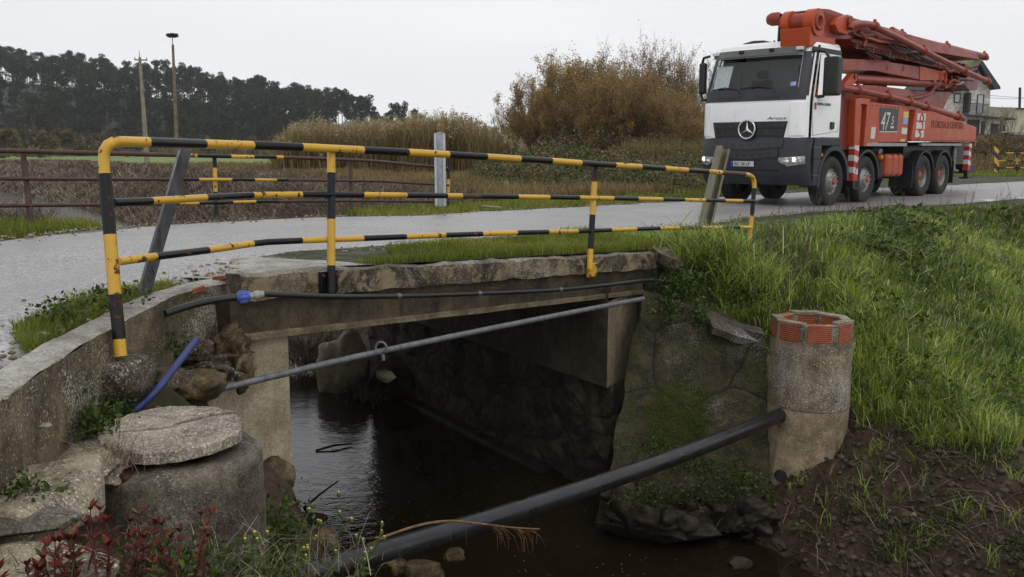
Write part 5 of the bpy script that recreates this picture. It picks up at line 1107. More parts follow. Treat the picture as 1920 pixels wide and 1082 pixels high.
q = TS(1592, 42, 1.22); mb = MB().tube([q, q + Vector((0, .05, 0))], .12, 16); tp('joint_pin', mb, K)
Yp = 1.28
tpipe('delivery_pipe', [(1594, 54), (1596, 48), (1606, 45), (1625, 45), (1640, 49), (1648, 54), (1690, 74), (1733, 96), (1775, 117), (1808, 133), (1850, 152), (1855, 156)], Yp, .072, D_, [(1640, 49), (1733, 96), (1808, 133), (1850, 152)])
tpipe('delivery_pipe', [(1672, 56), (1684, 62), (1695, 68), (1740, 80), (1775, 88), (1815, 98), (1843, 105), (1850, 109)], 1.0, .075, D_, [(1690, 65), (1775, 88), (1845, 106)])
tpipe('delivery_pipe', [(1578, 165), (1600, 168), (1613, 170), (1665, 181), (1705, 191), (1737, 201), (1770, 211), (1800, 220), (1806, 223)], 1.2, .075, D_, [(1608, 169), (1665, 181), (1703, 190.5), (1735, 200.5), (1798, 219)])
tpipe('boom_hose', [(1742, 92), (1760, 100), (1775, 104), (1790, 104)], .9, .07, TM['black'])
mb = MB()
for dv in (0, 4, 8):
    a, b = TS(1600, 80 + dv, 1.02), TS(1805, 132 + dv * .7, 1.02); mb.tube([a, b], .018, 6)
for k in range(7):
    f = k / 6.5; a = TS(1605 + 200 * f, 79 + 51 * f, 1.02); b = TS(1605 + 200 * f, 92 + 48 * f, 1.02); mb.bar(a, b, .05, .05)
tp('hydraulic_line', mb, K)
cy = tpipe('lift_cylinder', [(1600, 148), (1700, 154), (1782, 158)], .85, .11, D_, [(1772, 157.5)], dens=1); tpipe('cylinder_rod', [(1782, 158), (1826, 153)], .85, .05, TM['chrome'], (), cy, dens=1)
sp('boom_tip', [(1815, 140), (1835, 148), (1832, 168), (1818, 170), (1806, 158)], .9, .3, K, .02); sp('boom_tip_pad', [(1828, 110), (1842, 112), (1836, 122), (1822, 126)], .85, .5, plain('greenish_pad', (.2, .21, .09), .6), .01)
q = TS(1767, 146, .98); mb = MB().tube([q + Vector((.18 * math.cos(a), 0, .2 * math.sin(a) - .05)) for a in L(-.3, math.pi + .3, 15)], .06, 10); tp('pipe_bend', mb, O)
sp('slewing_frame', [(1575, 158), (1640, 160), (1705, 168), (1720, 182), (1700, 200), (1575, 195)], .9, -.9, D_, .02)
sp('slewing_bracket', [(1580, 162), (1600, 138), (1607, 138), (1608, 150), (1590, 172)], 1.1, .95, O, .01); q = TS(1603, 143, 1.1); mb = MB().tube([q, q + Vector((0, .03, 0))], .06, 12); tp('bracket_pin', mb, K)
sp('pedestal', [(1690, 168), (1786, 172), (1778, 186), (1765, 214), (1690, 214)], .7, -.7, D_, .02)
sp('boom_rest', [(1640, 130), (1660, 132), (1664, 165), (1640, 163)], .5, .2, K, .01); sp('boom_rest', [(1790, 148), (1806, 152), (1800, 172), (1786, 176)], .4, -.4, K, .01)
tpipe('return_hose', [(1650, 187), (1690, 186), (1725, 182), (1745, 174), (1752, 162)], .95, .05, K)
tpipe('grease_line', [(1598, 62), (1615, 68), (1640, 66), (1650, 72), (1700, 80)], 1.15, .03, K); tpipe('grease_line', [(1610, 60), (1622, 74), (1618, 88)], 1.15, .045, K)
sp('stiffener', [(1610, 66), (1650, 72), (1690, 82), (1650, 80)], 1.15, 1.0, O, .005); sp('stiffener', [(1675, 96), (1740, 92), (1740, 96), (1680, 100)], 1.02, .98, O, .004)
mb = MB().box(-1.0, -.3, -1.1, 1.1, 1.2, 2.3); mb.box(-1.0, -.4, -.8, .8, 2.3, 3.4); tp('rear_wall', mb, K, bevel=.02)

rr_h = random.Random(12)
for k in range(16):
    u0_, v0_ = rr_h.uniform(1605, 1720), rr_h.uniform(70, 100); u1_, v1_ = u0_ + rr_h.uniform(25, 75), v0_ + rr_h.uniform(12, 40); yy = rr_h.uniform(.95, 1.12)
    tpipe('hydraulic_hose', [(u0_, v0_), ((u0_ + u1_) / 2, (v0_ + v1_) / 2 + rr_h.uniform(1, 7)), (u1_, v1_)], yy, rr_h.uniform(.014, .028), TM['black'] if k % 2 else K, n=8)
for k in range(12):
    u0_, v0_ = rr_h.uniform(1735, 1815), rr_h.uniform(112, 168); tpipe('hydraulic_hose', [(u0_, v0_), (u0_ + rr_h.uniform(5, 18), v0_ + rr_h.uniform(-8, 9)), (u0_ + rr_h.uniform(14, 32), v0_ + rr_h.uniform(-6, 10))], rr_h.uniform(.6, 1.05), rr_h.uniform(.018, .04), (TM['black'], K, D_)[k % 3], n=8)
for k in range(14):
    q = TS(rr_h.uniform(1740, 1822), rr_h.uniform(118, 170), rr_h.uniform(.7, 1.0)); w_ = rr_h.uniform(.04, .11); tp('valve_block', MB().box(q.x - w_, q.x + w_, q.y - w_, q.y + w_ * .6, q.z - w_ * .6, q.z + w_ * .6), (K, D_, O, TM['black'])[k % 4], bevel=.012)
for x_ in L(-1.85, -3.9, 9): tp('bolt', MB().lathe([(.0, .012), (.018, .01), (.02, 0)], (x_, 1.222, 2.2), 'y', 6), D_)
# --- driver
drv = empty('driver', truck.matrix_world @ Vector((0, 0, 0)), label='driver in an orange jacket behind the wheel of the pump truck', cat='person')
drv.location = TO; drv.rotation_euler = truck.rotation_euler
def skinbody(name, nodes, edges, m, par, sub=2):
    me = bpy.data.meshes.new(name); me.from_pydata([n_[:3] for n_ in nodes], edges, []); o = bpy.data.objects.new(name, me); COL.objects.link(o); o.parent = par; me.materials.append(m)
    s = o.modifiers.new('skin', 'SKIN'); s.use_smooth_shade = True
    for v, n_ in zip(me.skin_vertices[0].data, nodes): v.radius = (n_[3], n_[4] if len(n_) > 4 else n_[3])
    me.skin_vertices[0].data[0].use_root = True
    b = o.modifiers.new('sub', 'SUBSURF'); b.levels = sub; b.render_levels = sub; return o
y = .6
N_ = [(.02, y, 2.05, .15, .12), (.0, y, 2.3, .15, .11), (.02, y, 2.5, .17, .1), (.03, y, 2.6, .07), (.05, y, 2.7, .055), (.07, y, 2.8, .085, .095), (.07, y, 2.9, .08, .09),
      (.03, y + .2, 2.53, .065), (.22, y + .28, 2.33, .05), (.46, y + .2, 2.42, .036), (.54, y + .18, 2.46, .035), (.03, y - .2, 2.53, .065), (.22, y - .27, 2.33, .05), (.46, y - .18, 2.42, .036), (.54, y - .17, 2.46, .035),
      (.2, y + .1, 2.05, .09), (.5, y + .13, 2.07, .075), (.6, y + .13, 1.7, .05), (.2, y - .1, 2.05, .09), (.5, y - .13, 2.07, .075), (.6, y - .13, 1.7, .05)]
E_ = [(0, 1), (1, 2), (2, 3), (3, 4), (4, 5), (5, 6), (2, 7), (7, 8), (8, 9), (9, 10), (2, 11), (11, 12), (12, 13), (13, 14), (0, 15), (15, 16), (16, 17), (0, 18), (18, 19), (19, 20)]
for s, i0 in ((1, 10), (-1, 14)):
    b0 = Vector(N_[i0][:3])
    for k in range(5):
        off = Vector((.03 + .012 * (k < 4), s * (.03 - .016 * k), .02 - .004 * k)) if k < 4 else Vector((-.01, -s * .04, .02))
        N_ += [(*(b0 + off), .009), (*(b0 + off * 1.6 + Vector((.02, 0, -.02))), .008)]; E_ += [(i0, len(N_) - 2), (len(N_) - 2, len(N_) - 1)]
skinbody('body', N_, E_, TM['skin'], drv)
J = [list(N_[i]) for i in (0, 1, 2, 7, 8, 9, 11, 12, 13)]
for q in J: q[3] += .018; q[4:] = [(q[4] + .018)] if len(q) > 4 else []
skinbody('jacket', [tuple(q) for q in J], [(0, 1), (1, 2), (2, 3), (3, 4), (4, 5), (2, 6), (6, 7), (7, 8)], TM['hivis'], drv)
mb = MB().lathe([(.095, -.02), (.105, .03), (.09, .08), (.05, .11), (0, .12)], (.055, y, 2.89), 'z', 16); mb.build('hair', TM['hair'], drv)
# ================================================================== grass and ground cover
def polar(n, r0, r1, a0, a1):
    r = np.exp(RG.uniform(math.log(r0), math.log(r1), n)); a = np.radians(RG.uniform(a0, a1, n)); return r * np.sin(a), r * np.cos(a)
def wpx(P, k=.7, mn=.004): return np.maximum(mn, np.hypot(P[:, 0], P[:, 1]) / 907 * k)
# long wet grass on the right bank
def bankmask(x, y):
    z, I = terrain(x, y); nzv = fbm(x * 1.1, y * 1.1) - .47; n3 = fbm(x * .45 + 9, y * .45) - .47
    shaft = np.hypot(x - wx, y - wy) < .4; wallz = (x < 2.45) & (y < 8.62 + (x - 1.3) * -.15) & (y > 5)
    tt_ = (x - B0.x) * BD.x + (y - B0.y) * BD.y; brid = (tt_ < 4.35) & ((x - B0.x) * BN.x + (y - B0.y) * BN.y > -.25)
    k_ = (I['e'] > -.12) & (z > -1.12 + nzv * .6) & ~shaft & ~wallz & ~brid & inview(x, y, z, 80, 520) & (y < 50)
    return z, I, nzv, n3, k_
x, y = polar(19500, 5., 30, 3, 49); z, I, nzv, n3, k_ = bankmask(x, y); x, y, z, nzv, n3, e_ = [q[k_] for q in (x, y, z, nzv, n3, I['e'])]
nb = RG.integers(9, 26, len(x)); ci = np.repeat(np.arange(len(x)), nb); rr_c = np.hypot(x, y); N = len(ci)
ang = RG.random(N) * 2 * np.pi; rad_ = RG.random(N) ** .7; sp0 = (.05 + .004 * rr_c)[ci]
bx_0, by_0 = x[ci] + np.cos(ang) * rad_ * sp0, y[ci] + np.sin(ang) * rad_ * sp0
ctall = (.11 + .23 * np.clip(fbm(x * .9 + 4, y * .9) * 1.5 - .25, .05, 1)) * RG.uniform(.55, 1.35, len(x)) * np.clip((e_ - .1) / 1.0, .3, 1); hg = ctall[ci] * RG.uniform(.5, 1.1, N)
base = np.clip(.42 + RG.normal(size=len(x)) * .15 + nzv * .9 + n3 * .5, .05, .85); rn = np.clip(base[ci] + RG.normal(size=N) * .13, 0, .86); br = RG.random(N) < .07; rn[br] = RG.uniform(.86, .935, br.sum()); dd_ = RG.random(N) < np.where(n3 < -.08, .1, .03)[ci]; rn[dd_] = RG.uniform(.95, 1, dd_.sum())  # a few paler blades, wet glints put into their colour
P = np.stack([bx_0, by_0, z[ci] - .03], -1); outw = np.stack([np.cos(ang) * rad_, np.sin(ang) * rad_, 0 * ang], -1)
blades('grass', P, hg, wpx(P, .95, .006) * RG.uniform(.55, 1.5, N), MAT['grass'], .5, 1.05, rn, label='long wet green grass in tufts covering the right bank', dirbias=outw * .9)
x, y = polar(110000, 5., 30, 3, 49); z, I, nzv, n3, k_ = bankmask(x, y); P = np.stack([x, y, z - .01], -1)[k_]; n = len(P)
blades('grass', P, RG.uniform(.05, .15, n) * np.clip(I['e'][k_] + .5, .4, 1), wpx(P, .8, .005), MAT['grass'], .8, .9, np.clip(RG.beta(2, 3, n) * .7 + nzv[k_] * .6, 0, .8), label='short undergrowth of grass between the bank tufts')
x, y = polar(72000, 6, 24, 4, 48); z, I, nzv, n3, k_ = bankmask(x, y); wn_ = fbm(x * .8 + 31, y * .8); k_ &= (wn_ > .54) & (I['e'] > np.where(x < 5, 1.7, .8)); C_ = np.stack([x, y, z + RG.uniform(.06, .26, len(x))], -1)[k_]; leafmesh('weeds', C_, RG.uniform(.025, .075, len(C_)) * np.hypot(C_[:, 0], C_[:, 1]) / 10, MAT['weed'], rnd=np.clip(RG.beta(2.5, 2, len(C_)), 0, 1), asp=.65); tag(bpy.data.objects['weeds'], 'broad-leaved weeds mixed into the grass of the right bank', kind='stuff')
# short grass on verges: kerb strip, left strip, far verge
def shortgrass(name, x, y, z, m, h0, h1, label, k=.7, mat='sgrass', lean=.4):
    P = np.stack([x, y, z - .01], -1)[m]; n = len(P); blades(name, P, RG.uniform(h0, h1, n) * np.clip(.5 + fbm(P[:, 0] * 2.5, P[:, 1] * 2.5) * 1.2, .3, 1.4), wpx(P, k, .0035) * RG.uniform(.6, 1.2, n), MAT[mat], lean, .6, np.clip(RG.beta(2, 2.2, n) + (fbm(P[:, 0] * 1.5, P[:, 1] * 1.5) - .47) * 1.1, 0, 1), label=label)
n = 60000; t_ = RG.uniform(-.15, 4.7, n) ; o_ = RG.uniform(.1, 1.75, n)
x, y = B0.x + BD.x * t_ + BN.x * o_, B0.y + BD.y * t_ + BN.y * o_
d_, i_ = lateral(x, y, RC, RN); zr_ = ROAD[i_, 4]; w_ = np.clip((o_ - .06) / 1.35, 0, 1); z = (zt(t_) + .012) * (1 - w_) + (zr_ - .012) * w_ - .05 * np.clip(o_ - 1.6, 0, 9) - np.where(t_ < .15, .05 * np.clip((.15 - t_) * 2, 0, 1), 0)
ed_ = d_ - RH[i_]; m = (ed_ > -.05 + .25 * (fbm(x * 3, y * 3) - .47)) & (fbm(x * 1.5 + 3, y * 1.5) + .6 * (t_ - .2) + .55 * (o_ - .3) + .35 * (t_ > .36) > .42)
shortgrass('grass', x, y, z, m, .03, .11, 'short mossy grass on top of the bridge kerb')
n = 90000; y = RG.uniform(1.5, 6.2, n); x = RG.uniform(-2.9, -1.2, n); z, I = terrain(x, y)
xw = np.interp(y, [q[1] for q in inner], [q[0] for q in inner]); rd = lateral(x, y, RC, RN); e_ = rd[0] - RH[rd[1]]
gs = fbm(x * 1.4 + 7, y * 1.4); wleft = np.interp(y, [3.4, 3.7, 4.1, 4.7, 5.5, 5.9], [-.3, .1, .34, .38, .22, .1])
m = (x < xw - .02) & (x > xw - wleft - .18 * (gs - .47)) & (z > .2) & (gs > .2)
shortgrass('grass', x, y, np.maximum(z, .41), m, .03, .1, 'bright grass strip between the left wing wall and the road', .8)
x, y = polar(260000, 7, 34, -36, 14); z, I = terrain(x, y); m = (I['d'] < 0) & (I['e2'] > -.3 + .5 * (fbm(x * 1.2, y * 1.2) - .4)) & (I['e2'] < 1.15 + .6 * (fbm(x, y) - .4)) & inview(x, y, z) & (I['dc'] > .3)
shortgrass('grass', x, y, np.maximum(z, ROAD[I['st'], 4] - .03), m, .05, .16, 'green grass verge along the far side of the road', .75)
x, y = polar(60000, 20, 70, 12, 40); z, I = terrain(x, y); m = (I['d'] < 0) & (I['e2'] > -.2) & (I['e2'] < 3) & inview(x, y, z)
shortgrass('grass', x, y, z, m, .08, .25, 'green verge beyond the bend behind the truck', .8)
# dry field grass
x, y = polar(260000, 13, 75, -34, 16); z, I = terrain(x, y); gn = fbm(x * .25, y * .25); dpatch = I['dc'] > np.where(I['k'] > 0, 6.5, 4.) - 2.5 * (gn - .4)
fl = 58 + np.clip(-x - 6, 0, 60) * -.35 + (gn - .47) * 30
m = (I['e2'] > 1.3 + 2.4 * (fbm(x * .5, y * .5) - .35)) & dpatch & (y < 72 + 20 * (gn - .47) + np.clip(-x - 6, 0, 60) * -.35) & inview(x, y, z)
P = np.stack([x, y, z - .02], -1)[m]; n = len(P)
blades('dry_grass', P, (.22 + .5 * gn[m]) * RG.uniform(.6, 1.3, n), wpx(P, .75) * RG.uniform(.6, 1.3, n), MAT['dgrass'], .4, .7, np.clip(RG.beta(2, 2, n) * .95 + (fbm(P[:, 0] * .6, P[:, 1] * .6) - .47) * .9, 0, 1), label='tawny dry grass on the wet meadow across the road')
x, y = polar(60000, 26, 62, 21, 36); z, I = terrain(x, y); m = (I['d'] < 0) & (CY - FPX * (y * SP + (z - CZ) * CP) / (y * CP - (z - CZ) * SP) < 322) & (I['e2'] > -1.2) & (y > 45.2) & (x / y > .42) & inview(x, y, z, 60, 300); P = np.stack([x, y, z - .02], -1)[m]; n = len(P)
blades('dry_grass', P, RG.uniform(.15, .55, n) * np.clip(fbm(P[:, 0] * .5, P[:, 1] * .5) * 2, .4, 1.3), wpx(P, .9), MAT['dgrass'], .5, .8, np.clip(RG.beta(2, 2, n) * .8 + (fbm(P[:, 0] * .7, P[:, 1] * .7) - .4) * .8, 0, 1), label='rough dry grass on the slope below the stone house')
x, y = polar(60000, 36, 56, 22, 36); z, I = terrain(x, y); vp_ = CY - FPX * (y * SP + (z - CZ) * CP) / (y * CP - (z - CZ) * SP); m = (I['d'] < 0) & (vp_ < 331) & (I['e2'] > -2.2) & (y < 47) & (y > 35) & inview(x, y, z, 60, 300)
shortgrass('grass', x, y, z, m, .05, .16, 'green verge grass below the distant striped barrier', .9)
# flattened dead stalks along the far stream bank
x, y = polar(190000, 12, 100, -34, -3); z, I = terrain(x, y); gn = fbm(x * .3, y * .3)
m = (I['e2'] > 1.25) & (I['dc'] > .1) & (I['dc'] < np.where(I['k'] > 0, 8.5, 22) - 3 * (gn - .4)) & inview(x, y, z); P = np.stack([x, y, z], -1)[m]; n = len(P)
blades('dead_reeds', P, RG.uniform(.1, .5, n), wpx(P, .8) * RG.uniform(.5, 1.3, n), MAT['stalk'], 1.6, 1.2, np.clip(RG.beta(1.6, 2.6, n) + (fbm(P[:, 0], P[:, 1]) - .47), 0, 1), label='flattened brown reed litter on the stream bank')
# standing reed bed
rt = lambda u: np.interp(u, [520, 555, 600, 660, 720, 760, 820, 870, 905, 940, 985], [268, 232, 222, 222, 226, 208, 206, 214, 230, 240, 262])
n = 42000; u = RG.uniform(520, 985, n); D = RG.uniform(46, 62, n); x = (u - 960) / 1700 * D; y = D * .992; z, I = terrain(x, y)
ht = (276 - rt(u)) * D / 1700 + 1.25 - z; cl = fbm(u * .02, D * .2); hh = ht * RG.beta(4, 1.6, n) * np.clip(.72 + .5 * cl, .6, 1.05); m = hh > .3
P = np.stack([x, y, z], -1)[m]; hh = hh[m]; n = len(P)
blades('reeds', P, hh, wpx(P, .9) * RG.uniform(.7, 1.5, n), MAT['reed'], .28, .3, np.clip(RG.beta(2, 2.2, n) * .9 + (cl[m] - .47) * .9, 0, .9), label='tall tawny reed bed standing beyond the meadow')
pm = RG.random(n) < .035; Q = P[pm]; hq = hh[pm]; k_ = 16
C_ = np.repeat(Q + np.stack([0 * hq, 0 * hq, hq * .97], -1), k_, 0) + RG.normal(size=(len(Q) * k_, 3)) * np.array([.06, .06, .17]); leafmesh('reed_plumes', C_, RG.uniform(.1, .2, len(C_)), MAT['reed'], rnd=RG.uniform(.88, 1, len(C_)), asp=.35); tag(bpy.data.objects['reed_plumes'], 'pale feathery plumes over the reed bed', kind='stuff')
# dry reeds in front of the autumn trees and bramble bank across the road
n = 9000; u = RG.uniform(1150, 1340, n); D = RG.uniform(40, 46, n); x = (u - 960) / 1700 * D; y = D; z, I = terrain(x, y); P = np.stack([x, y, z], -1)
blades('reeds', P, RG.uniform(.5, 1.5, n) * np.clip(fbm(u * .03, D) * 2, .5, 1.3), wpx(P, .8), MAT['reed'], .5, .6, RG.uniform(.05, .8, n), label='lower dry reeds in front of the bare autumn trees')
def clutter(name, n, us, Ds, hfun, mat, size, label, asp=.6, beta=(1.2, 1.2)):
    u = RG.uniform(*us, n); D = RG.uniform(*Ds, n); x = (u - 960) / 1700 * D; y = D * .995; z, I = terrain(x, y); h = hfun(u, D, x, y); f = RG.beta(*beta, n); ok = (h > .02) & (I['e2'] > (.8 if us[0] < 1700 else -.5))
    C_ = np.stack([x, y, z + h * f], -1)[ok]; rn = np.clip(RG.beta(2, 2, len(C_)) * .9 + (fbm(x[ok] * .9, y[ok] * .9, z[ok] * 2) - .47) * 1.2, 0, 1); leafmesh(name, C_, size * RG.uniform(.6, 1.4, len(C_)), mat, rnd=rn, asp=asp); return tag(bpy.data.objects[name] if name in bpy.data.objects else None, label, kind='stuff')
bank = lambda u, D, x, y: np.interp(u, [840, 900, 960, 1050, 1150, 1250, 1340], [.0, .5, .9, .9, .8, .75, .6]) * np.clip(.55 + 1.0 * fbm(x * .7, y * .7), .3, 1.3) * np.interp(D, [24, 27, 30, 36, 39], [.0, .2, .75, 1.35, 1.5])
clutter('bramble_bank', 60000, (850, 1345), (24, 39), bank, MAT['bramble'], .11, 'dark bramble and ivy bank across the road below the autumn trees')
clutter('hedge_bank', 60000, (1780, 1990), (50, 57), lambda u, D, x, y: .1 + .5 * fbm(x * .8, y * .8), MAT['scrub'], .15, 'dark overgrown bank below the stone house')
# ================================================================== trees
def cardtree(name, seed, h, crown0, rad, nclump, nleaf, ls, mat, top=.8, flat=.5):
    rg = np.random.default_rng(seed); cs_ = []
    for k in range(nclump):
        f = crown0 + (1 - crown0) * rg.random() ** .85; a = rg.random() * 2 * np.pi; rr_ = rad * (1 - top * ((f - crown0) / (1 - crown0)) ** 1.4) * rg.uniform(.25, 1.)
        cs_.append((rr_ * np.cos(a), rr_ * np.sin(a), f * h * .95, rad * rg.uniform(.26, .48)))
    cs_ = np.array(cs_); i = rg.integers(0, nclump, nleaf); g = rg.normal(size=(nleaf, 3)); g /= np.linalg.norm(g, axis=1)[:, None]; g *= rg.random(nleaf)[:, None] ** .45
    C_ = cs_[i, :3] + g * cs_[i, 3:4] * np.array([1, 1, flat + .25]); rn = np.clip(rg.beta(2, 2, nleaf) * .6 + .2 * rg.random(nclump)[i] * 2, 0, 1)
    crown = leafmesh('crown', C_, ls * rg.uniform(.6, 1.4, nleaf), mat, rnd=rn, asp=.65, link=False)
    mb = MB(); bend = rg.normal(size=2) * .03 * h
    tr = [(bend[0] * f * f, bend[1] * f * f, h * .92 * f - (.8 if f == 0 else 0)) for f in (0, .25, .5, .75, 1)]; mb.tube(tr, [.022 * h * .7, .017 * h * .7, .012 * h * .7, .008 * h * .7, .003 * h], 6, caps=False)
    for k in range(0, nclump, 2):
        c = cs_[k]; f = max(.2, c[2] / (h * .95) - .15); mb.tube([(bend[0] * f * f, bend[1] * f * f, h * .92 * f), tuple(c[:3])], [.005 * h, .002 * h], 4, caps=False)
    me = bpy.data.meshes.new('trunk'); me.from_pydata(mb.v, [], mb.f); me.materials.append(MAT['eubark']); return crown, me
def plant_tree(name, parts, loc, sc, rz, label, cat='tree', group=None, names=('crown', 'trunk')):
    r = empty(name, loc, rz, label, cat, group); r.scale = (sc, sc, sc * 1.0)
    for nm, me in zip(names, parts):
        if me is None: continue
        o = bpy.data.objects.new(nm, me); COL.objects.link(o); o.parent = r
    return r
EU = [cardtree('e', 100 + k, 16, .34, 3.5, 16, 1700, .55, MAT['euca'], .55, .7) for k in range(6)]
PI = [cardtree('p', 200 + k, 10, .06, 3.8, 18, 1700, .5, MAT['pine'] if k < 2 else MAT['euca'], .6, .6) for k in range(4)]
tl = [(0, 92), (60, 98), (100, 100), (160, 107), (230, 112), (250, 122), (330, 124), (380, 130), (430, 146), (520, 152), (560, 160), (620, 167), (660, 178), (690, 186), (722, 206)]
rg = np.random.default_rng(5)
def hill_tree(u, D, kind, htop=None, hs=None):
    x = (u - 960) / 1700 * D; y = D * .99; z = float(terrain(np.array([x]), np.array([y]))[0][0])
    pr_ = EU[rg.integers(6)] if kind == 'e' else PI[rg.integers(4)]; base = 16 if kind == 'e' else 10
    if htop is not None: h = 1.25 + (276 - htop) * D / 1700 - z
    else: h = hs
    lab, grp = (('tall dark eucalyptus on the wooded hill beyond the fields', 'eucalyptus trees on the wooded hill') if kind == 'e' else ('rounded bushy tree low on the wooded hillside', 'bushy trees on the wooded hillside'))
    plant_tree('eucalyptus_tree' if kind == 'e' else 'bushy_tree', pr_, (x, y, z - .3), max(.25, h / base), rg.random() * 6.3, lab, 'tree', grp)
for k in range(74):
    u = -30 + k * 10.3 + rg.uniform(-6, 6); hill_tree(u, rg.uniform(400, 420), 'e', htop=np.interp(u, *zip(*tl)) + rg.uniform(-5, 15))
for k in range(34): u = -20 + k * 20 + rg.uniform(-8, 8); hill_tree(u, rg.uniform(425, 440), 'e', htop=np.interp(u, *zip(*tl)) + rg.uniform(4, 20))
for row, (D, n_, a, b) in enumerate(((375, 46, -20, 700), (340, 42, -20, 680), (305, 36, -20, 640), (275, 32, -20, 600))):
    for k in range(n_): u = a + (b - a) * (k + rg.uniform(.1, .9)) / n_; hill_tree(u, D + rg.uniform(-10, 10), 'e' if rg.random() < (.9 - .17 * row) else 'p', hs=rg.uniform(12, 17.5) - row * 1.2)
for k in range(34): u = -20 + k * 18 + rg.uniform(-8, 8); hill_tree(u, rg.uniform(238, 262), 'p', hs=rg.uniform(6.5, 10.5))
for u, v in ((744, 196), (762, 192), (784, 206), (700, 180), (733, 208)): hill_tree(u, rg.uniform(330, 350), 'e', htop=v)
# scrub at the foot of the hill
SB = [cardtree('s', 300 + k, 4, .02, 2.6, 14, 900, .42, MAT['scrub'], .4, .7) for k in range(3)]
for k, (u, D, h) in enumerate([(-10, 120, 3.6), (25, 135, 4), (62, 140, 4.4), (100, 128, 3.4), (135, 145, 4.2), (170, 150, 3.6), (205, 120, 3.2), (240, 132, 2.6), (292, 138, 3), (345, 140, 2.7), (395, 150, 3.2), (440, 140, 2.6), (485, 150, 3), (520, 120, 2.8), (545, 100, 3)]):
    x = (u - 960) / 1700 * D; y = D; z = float(terrain(np.array([x]), np.array([y]))[0][0]); plant_tree('scrub_bush', SB[k % 3], (x, y, z - .1), h / 4, k * 1.3, 'brown winter scrub bush at the foot of the wooded hill', 'bush', 'brown scrub bushes below the hill')
n = 9000; u = RG.uniform(-20, 560, n); D = RG.uniform(150, 175, n); x = (u - 960) / 1700 * D; y = D; z, I = terrain(x, y); P = np.stack([x, y, z], -1)
blades('reeds', P, RG.uniform(.6, 2.4, n) * np.clip(fbm(u * .012 + 3, D * .05) * 2.2 - .3, .2, 1.2), wpx(P, .9), MAT['reed'], .3, .3, RG.uniform(0, .7, n), label='distant pale reeds along the foot of the wooded hill')
# bare and autumn trees across the road
def branchtree(seed, h=6., stems=9, spread=.42, leaves=5000, mat=None, ls=.1, ltop=.75, lbase=.0, density=1.):
    rg = np.random.default_rng(seed); mb = MB(); tips = []
    def grow(p, d, L_, r, lev):
        n_ = 5 if lev < 2 else 4; pts = [Vector(p)]; dd = Vector(d).normalized()
        for k in range(n_):
            dd = (dd + Vector(rg.normal(size=3) * .11) + Vector((0, 0, .07))).normalized(); pts.append(pts[-1] + dd * (L_ / n_))
        mb.tube(pts, [r * (1 - .75 * k / n_) for k in range(n_ + 1)], 5 if lev == 0 else 3, caps=False)
        if lev >= 1: tips.extend([tuple(pts[k].lerp(pts[k - 1], t)) for k in range(1, n_ + 1) for t in (.2, .7)])
        if lev < 3:
            for k in range((8, 6, 4)[lev]):
                f = rg.uniform(.25, 1) * n_; i = min(int(f), n_ - 1); q = pts[i].lerp(pts[i + 1], f - i); a = Vector(rg.normal(size=3)); nd = (dd * 1.1 + a.normalized() * .75 + Vector((0, 0, .25))).normalized(); grow(q, nd, L_ * (.36, .42, .5)[lev] * rg.uniform(.6, 1.2), max(.004, r * .42), lev + 1)
    for k in range(stems):
        a = rg.random() * 6.28; t_ = spread * rg.random() ** .6; grow((.25 * math.cos(a), .25 * math.sin(a), -.2), (math.cos(a) * t_, math.sin(a) * t_, 1), h * rg.uniform(.62, .9), .05, 0)
    T = np.array(tips); zz = T[:, 2] / h; w = np.clip(1.15 - zz / ltop * .8, .06, 1) * (zz > lbase); i = rg.choice(len(T), leaves, p=w / w.sum()); C_ = T[i] + rg.normal(size=(leaves, 3)) * .11
    rn = np.clip(rg.beta(2, 2, leaves) + (fbm(C_[:, 0] * .9, C_[:, 1] * .9, C_[:, 2] * .9) - .47) * 1.2, 0, 1)
    crown = leafmesh('crown', C_, ls * rg.uniform(.6, 1.4, leaves), mat, rnd=rn, link=False, asp=.6)
    me = bpy.data.meshes.new('trunk'); me.from_pydata(mb.v, [], mb.f); me.materials.append(MAT['twig']); me.polygons.foreach_set('use_smooth', np.ones(len(me.polygons), bool)); return crown, me
BA = [branchtree(400 + k, 6, 16, .85, 34000, MAT['autumn'], .1, 1.4) for k in range(2)]; BB = [branchtree(410 + k, 6, 14, .6, 15000, MAT['autumnb'], .09, .95) for k in range(2)]; BC = [branchtree(420 + k, 6, 11, .45, 1800, MAT['autumnb'], .085, .5) for k in range(2)]
TR = [(985, 56, 4.0, 'a', 'thin leaning autumn bush at the left edge of the orange tree clump'), (1022, 54, 5.0, 'a', 'brown-orange autumn tree with a rounded crown, left of the tallest trees'), (1068, 52, 5.6, 'a', 'broad orange-brown autumn tree in front of the twiggy trees'), (1118, 49, 5.1, 'a', 'brightest orange autumn tree in the middle of the clump'), (1160, 50, 4.4, 'a', 'low orange bush right of the brightest autumn tree'), (1030, 62, 4.9, 'b', 'half-bare tree behind the left orange trees'),
      (1140, 57, 6.4, 'b', 'tall brown half-leafless tree rising behind the orange trees'), (1192, 55, 6.3, 'b', 'tall twiggy tree with brown leaves, left of the bare ones'), (1236, 56, 6.5, 'b', 'tallest twiggy autumn tree on the right of the clump'), (1276, 58, 6.4, 'c', 'bare grey branching tree left of the truck cab'), (1318, 57, 6.3, 'c', 'bare tree partly behind the cab mirror of the truck'), (1350, 60, 6.3, 'c', 'bare tree behind the truck cab'), (1300, 47, 3.1, 'a', 'dark russet bush at the foot of the bare trees'), (1095, 55, 5.9, 'a', 'round-topped tan autumn tree just behind the brightest orange one'), (1262, 54, 5.2, 'b', 'half-leafless brown tree between the twiggy and the bare ones'), (1215, 50, 3.9, 'a', 'low tan bush in front of the twiggy trees')]
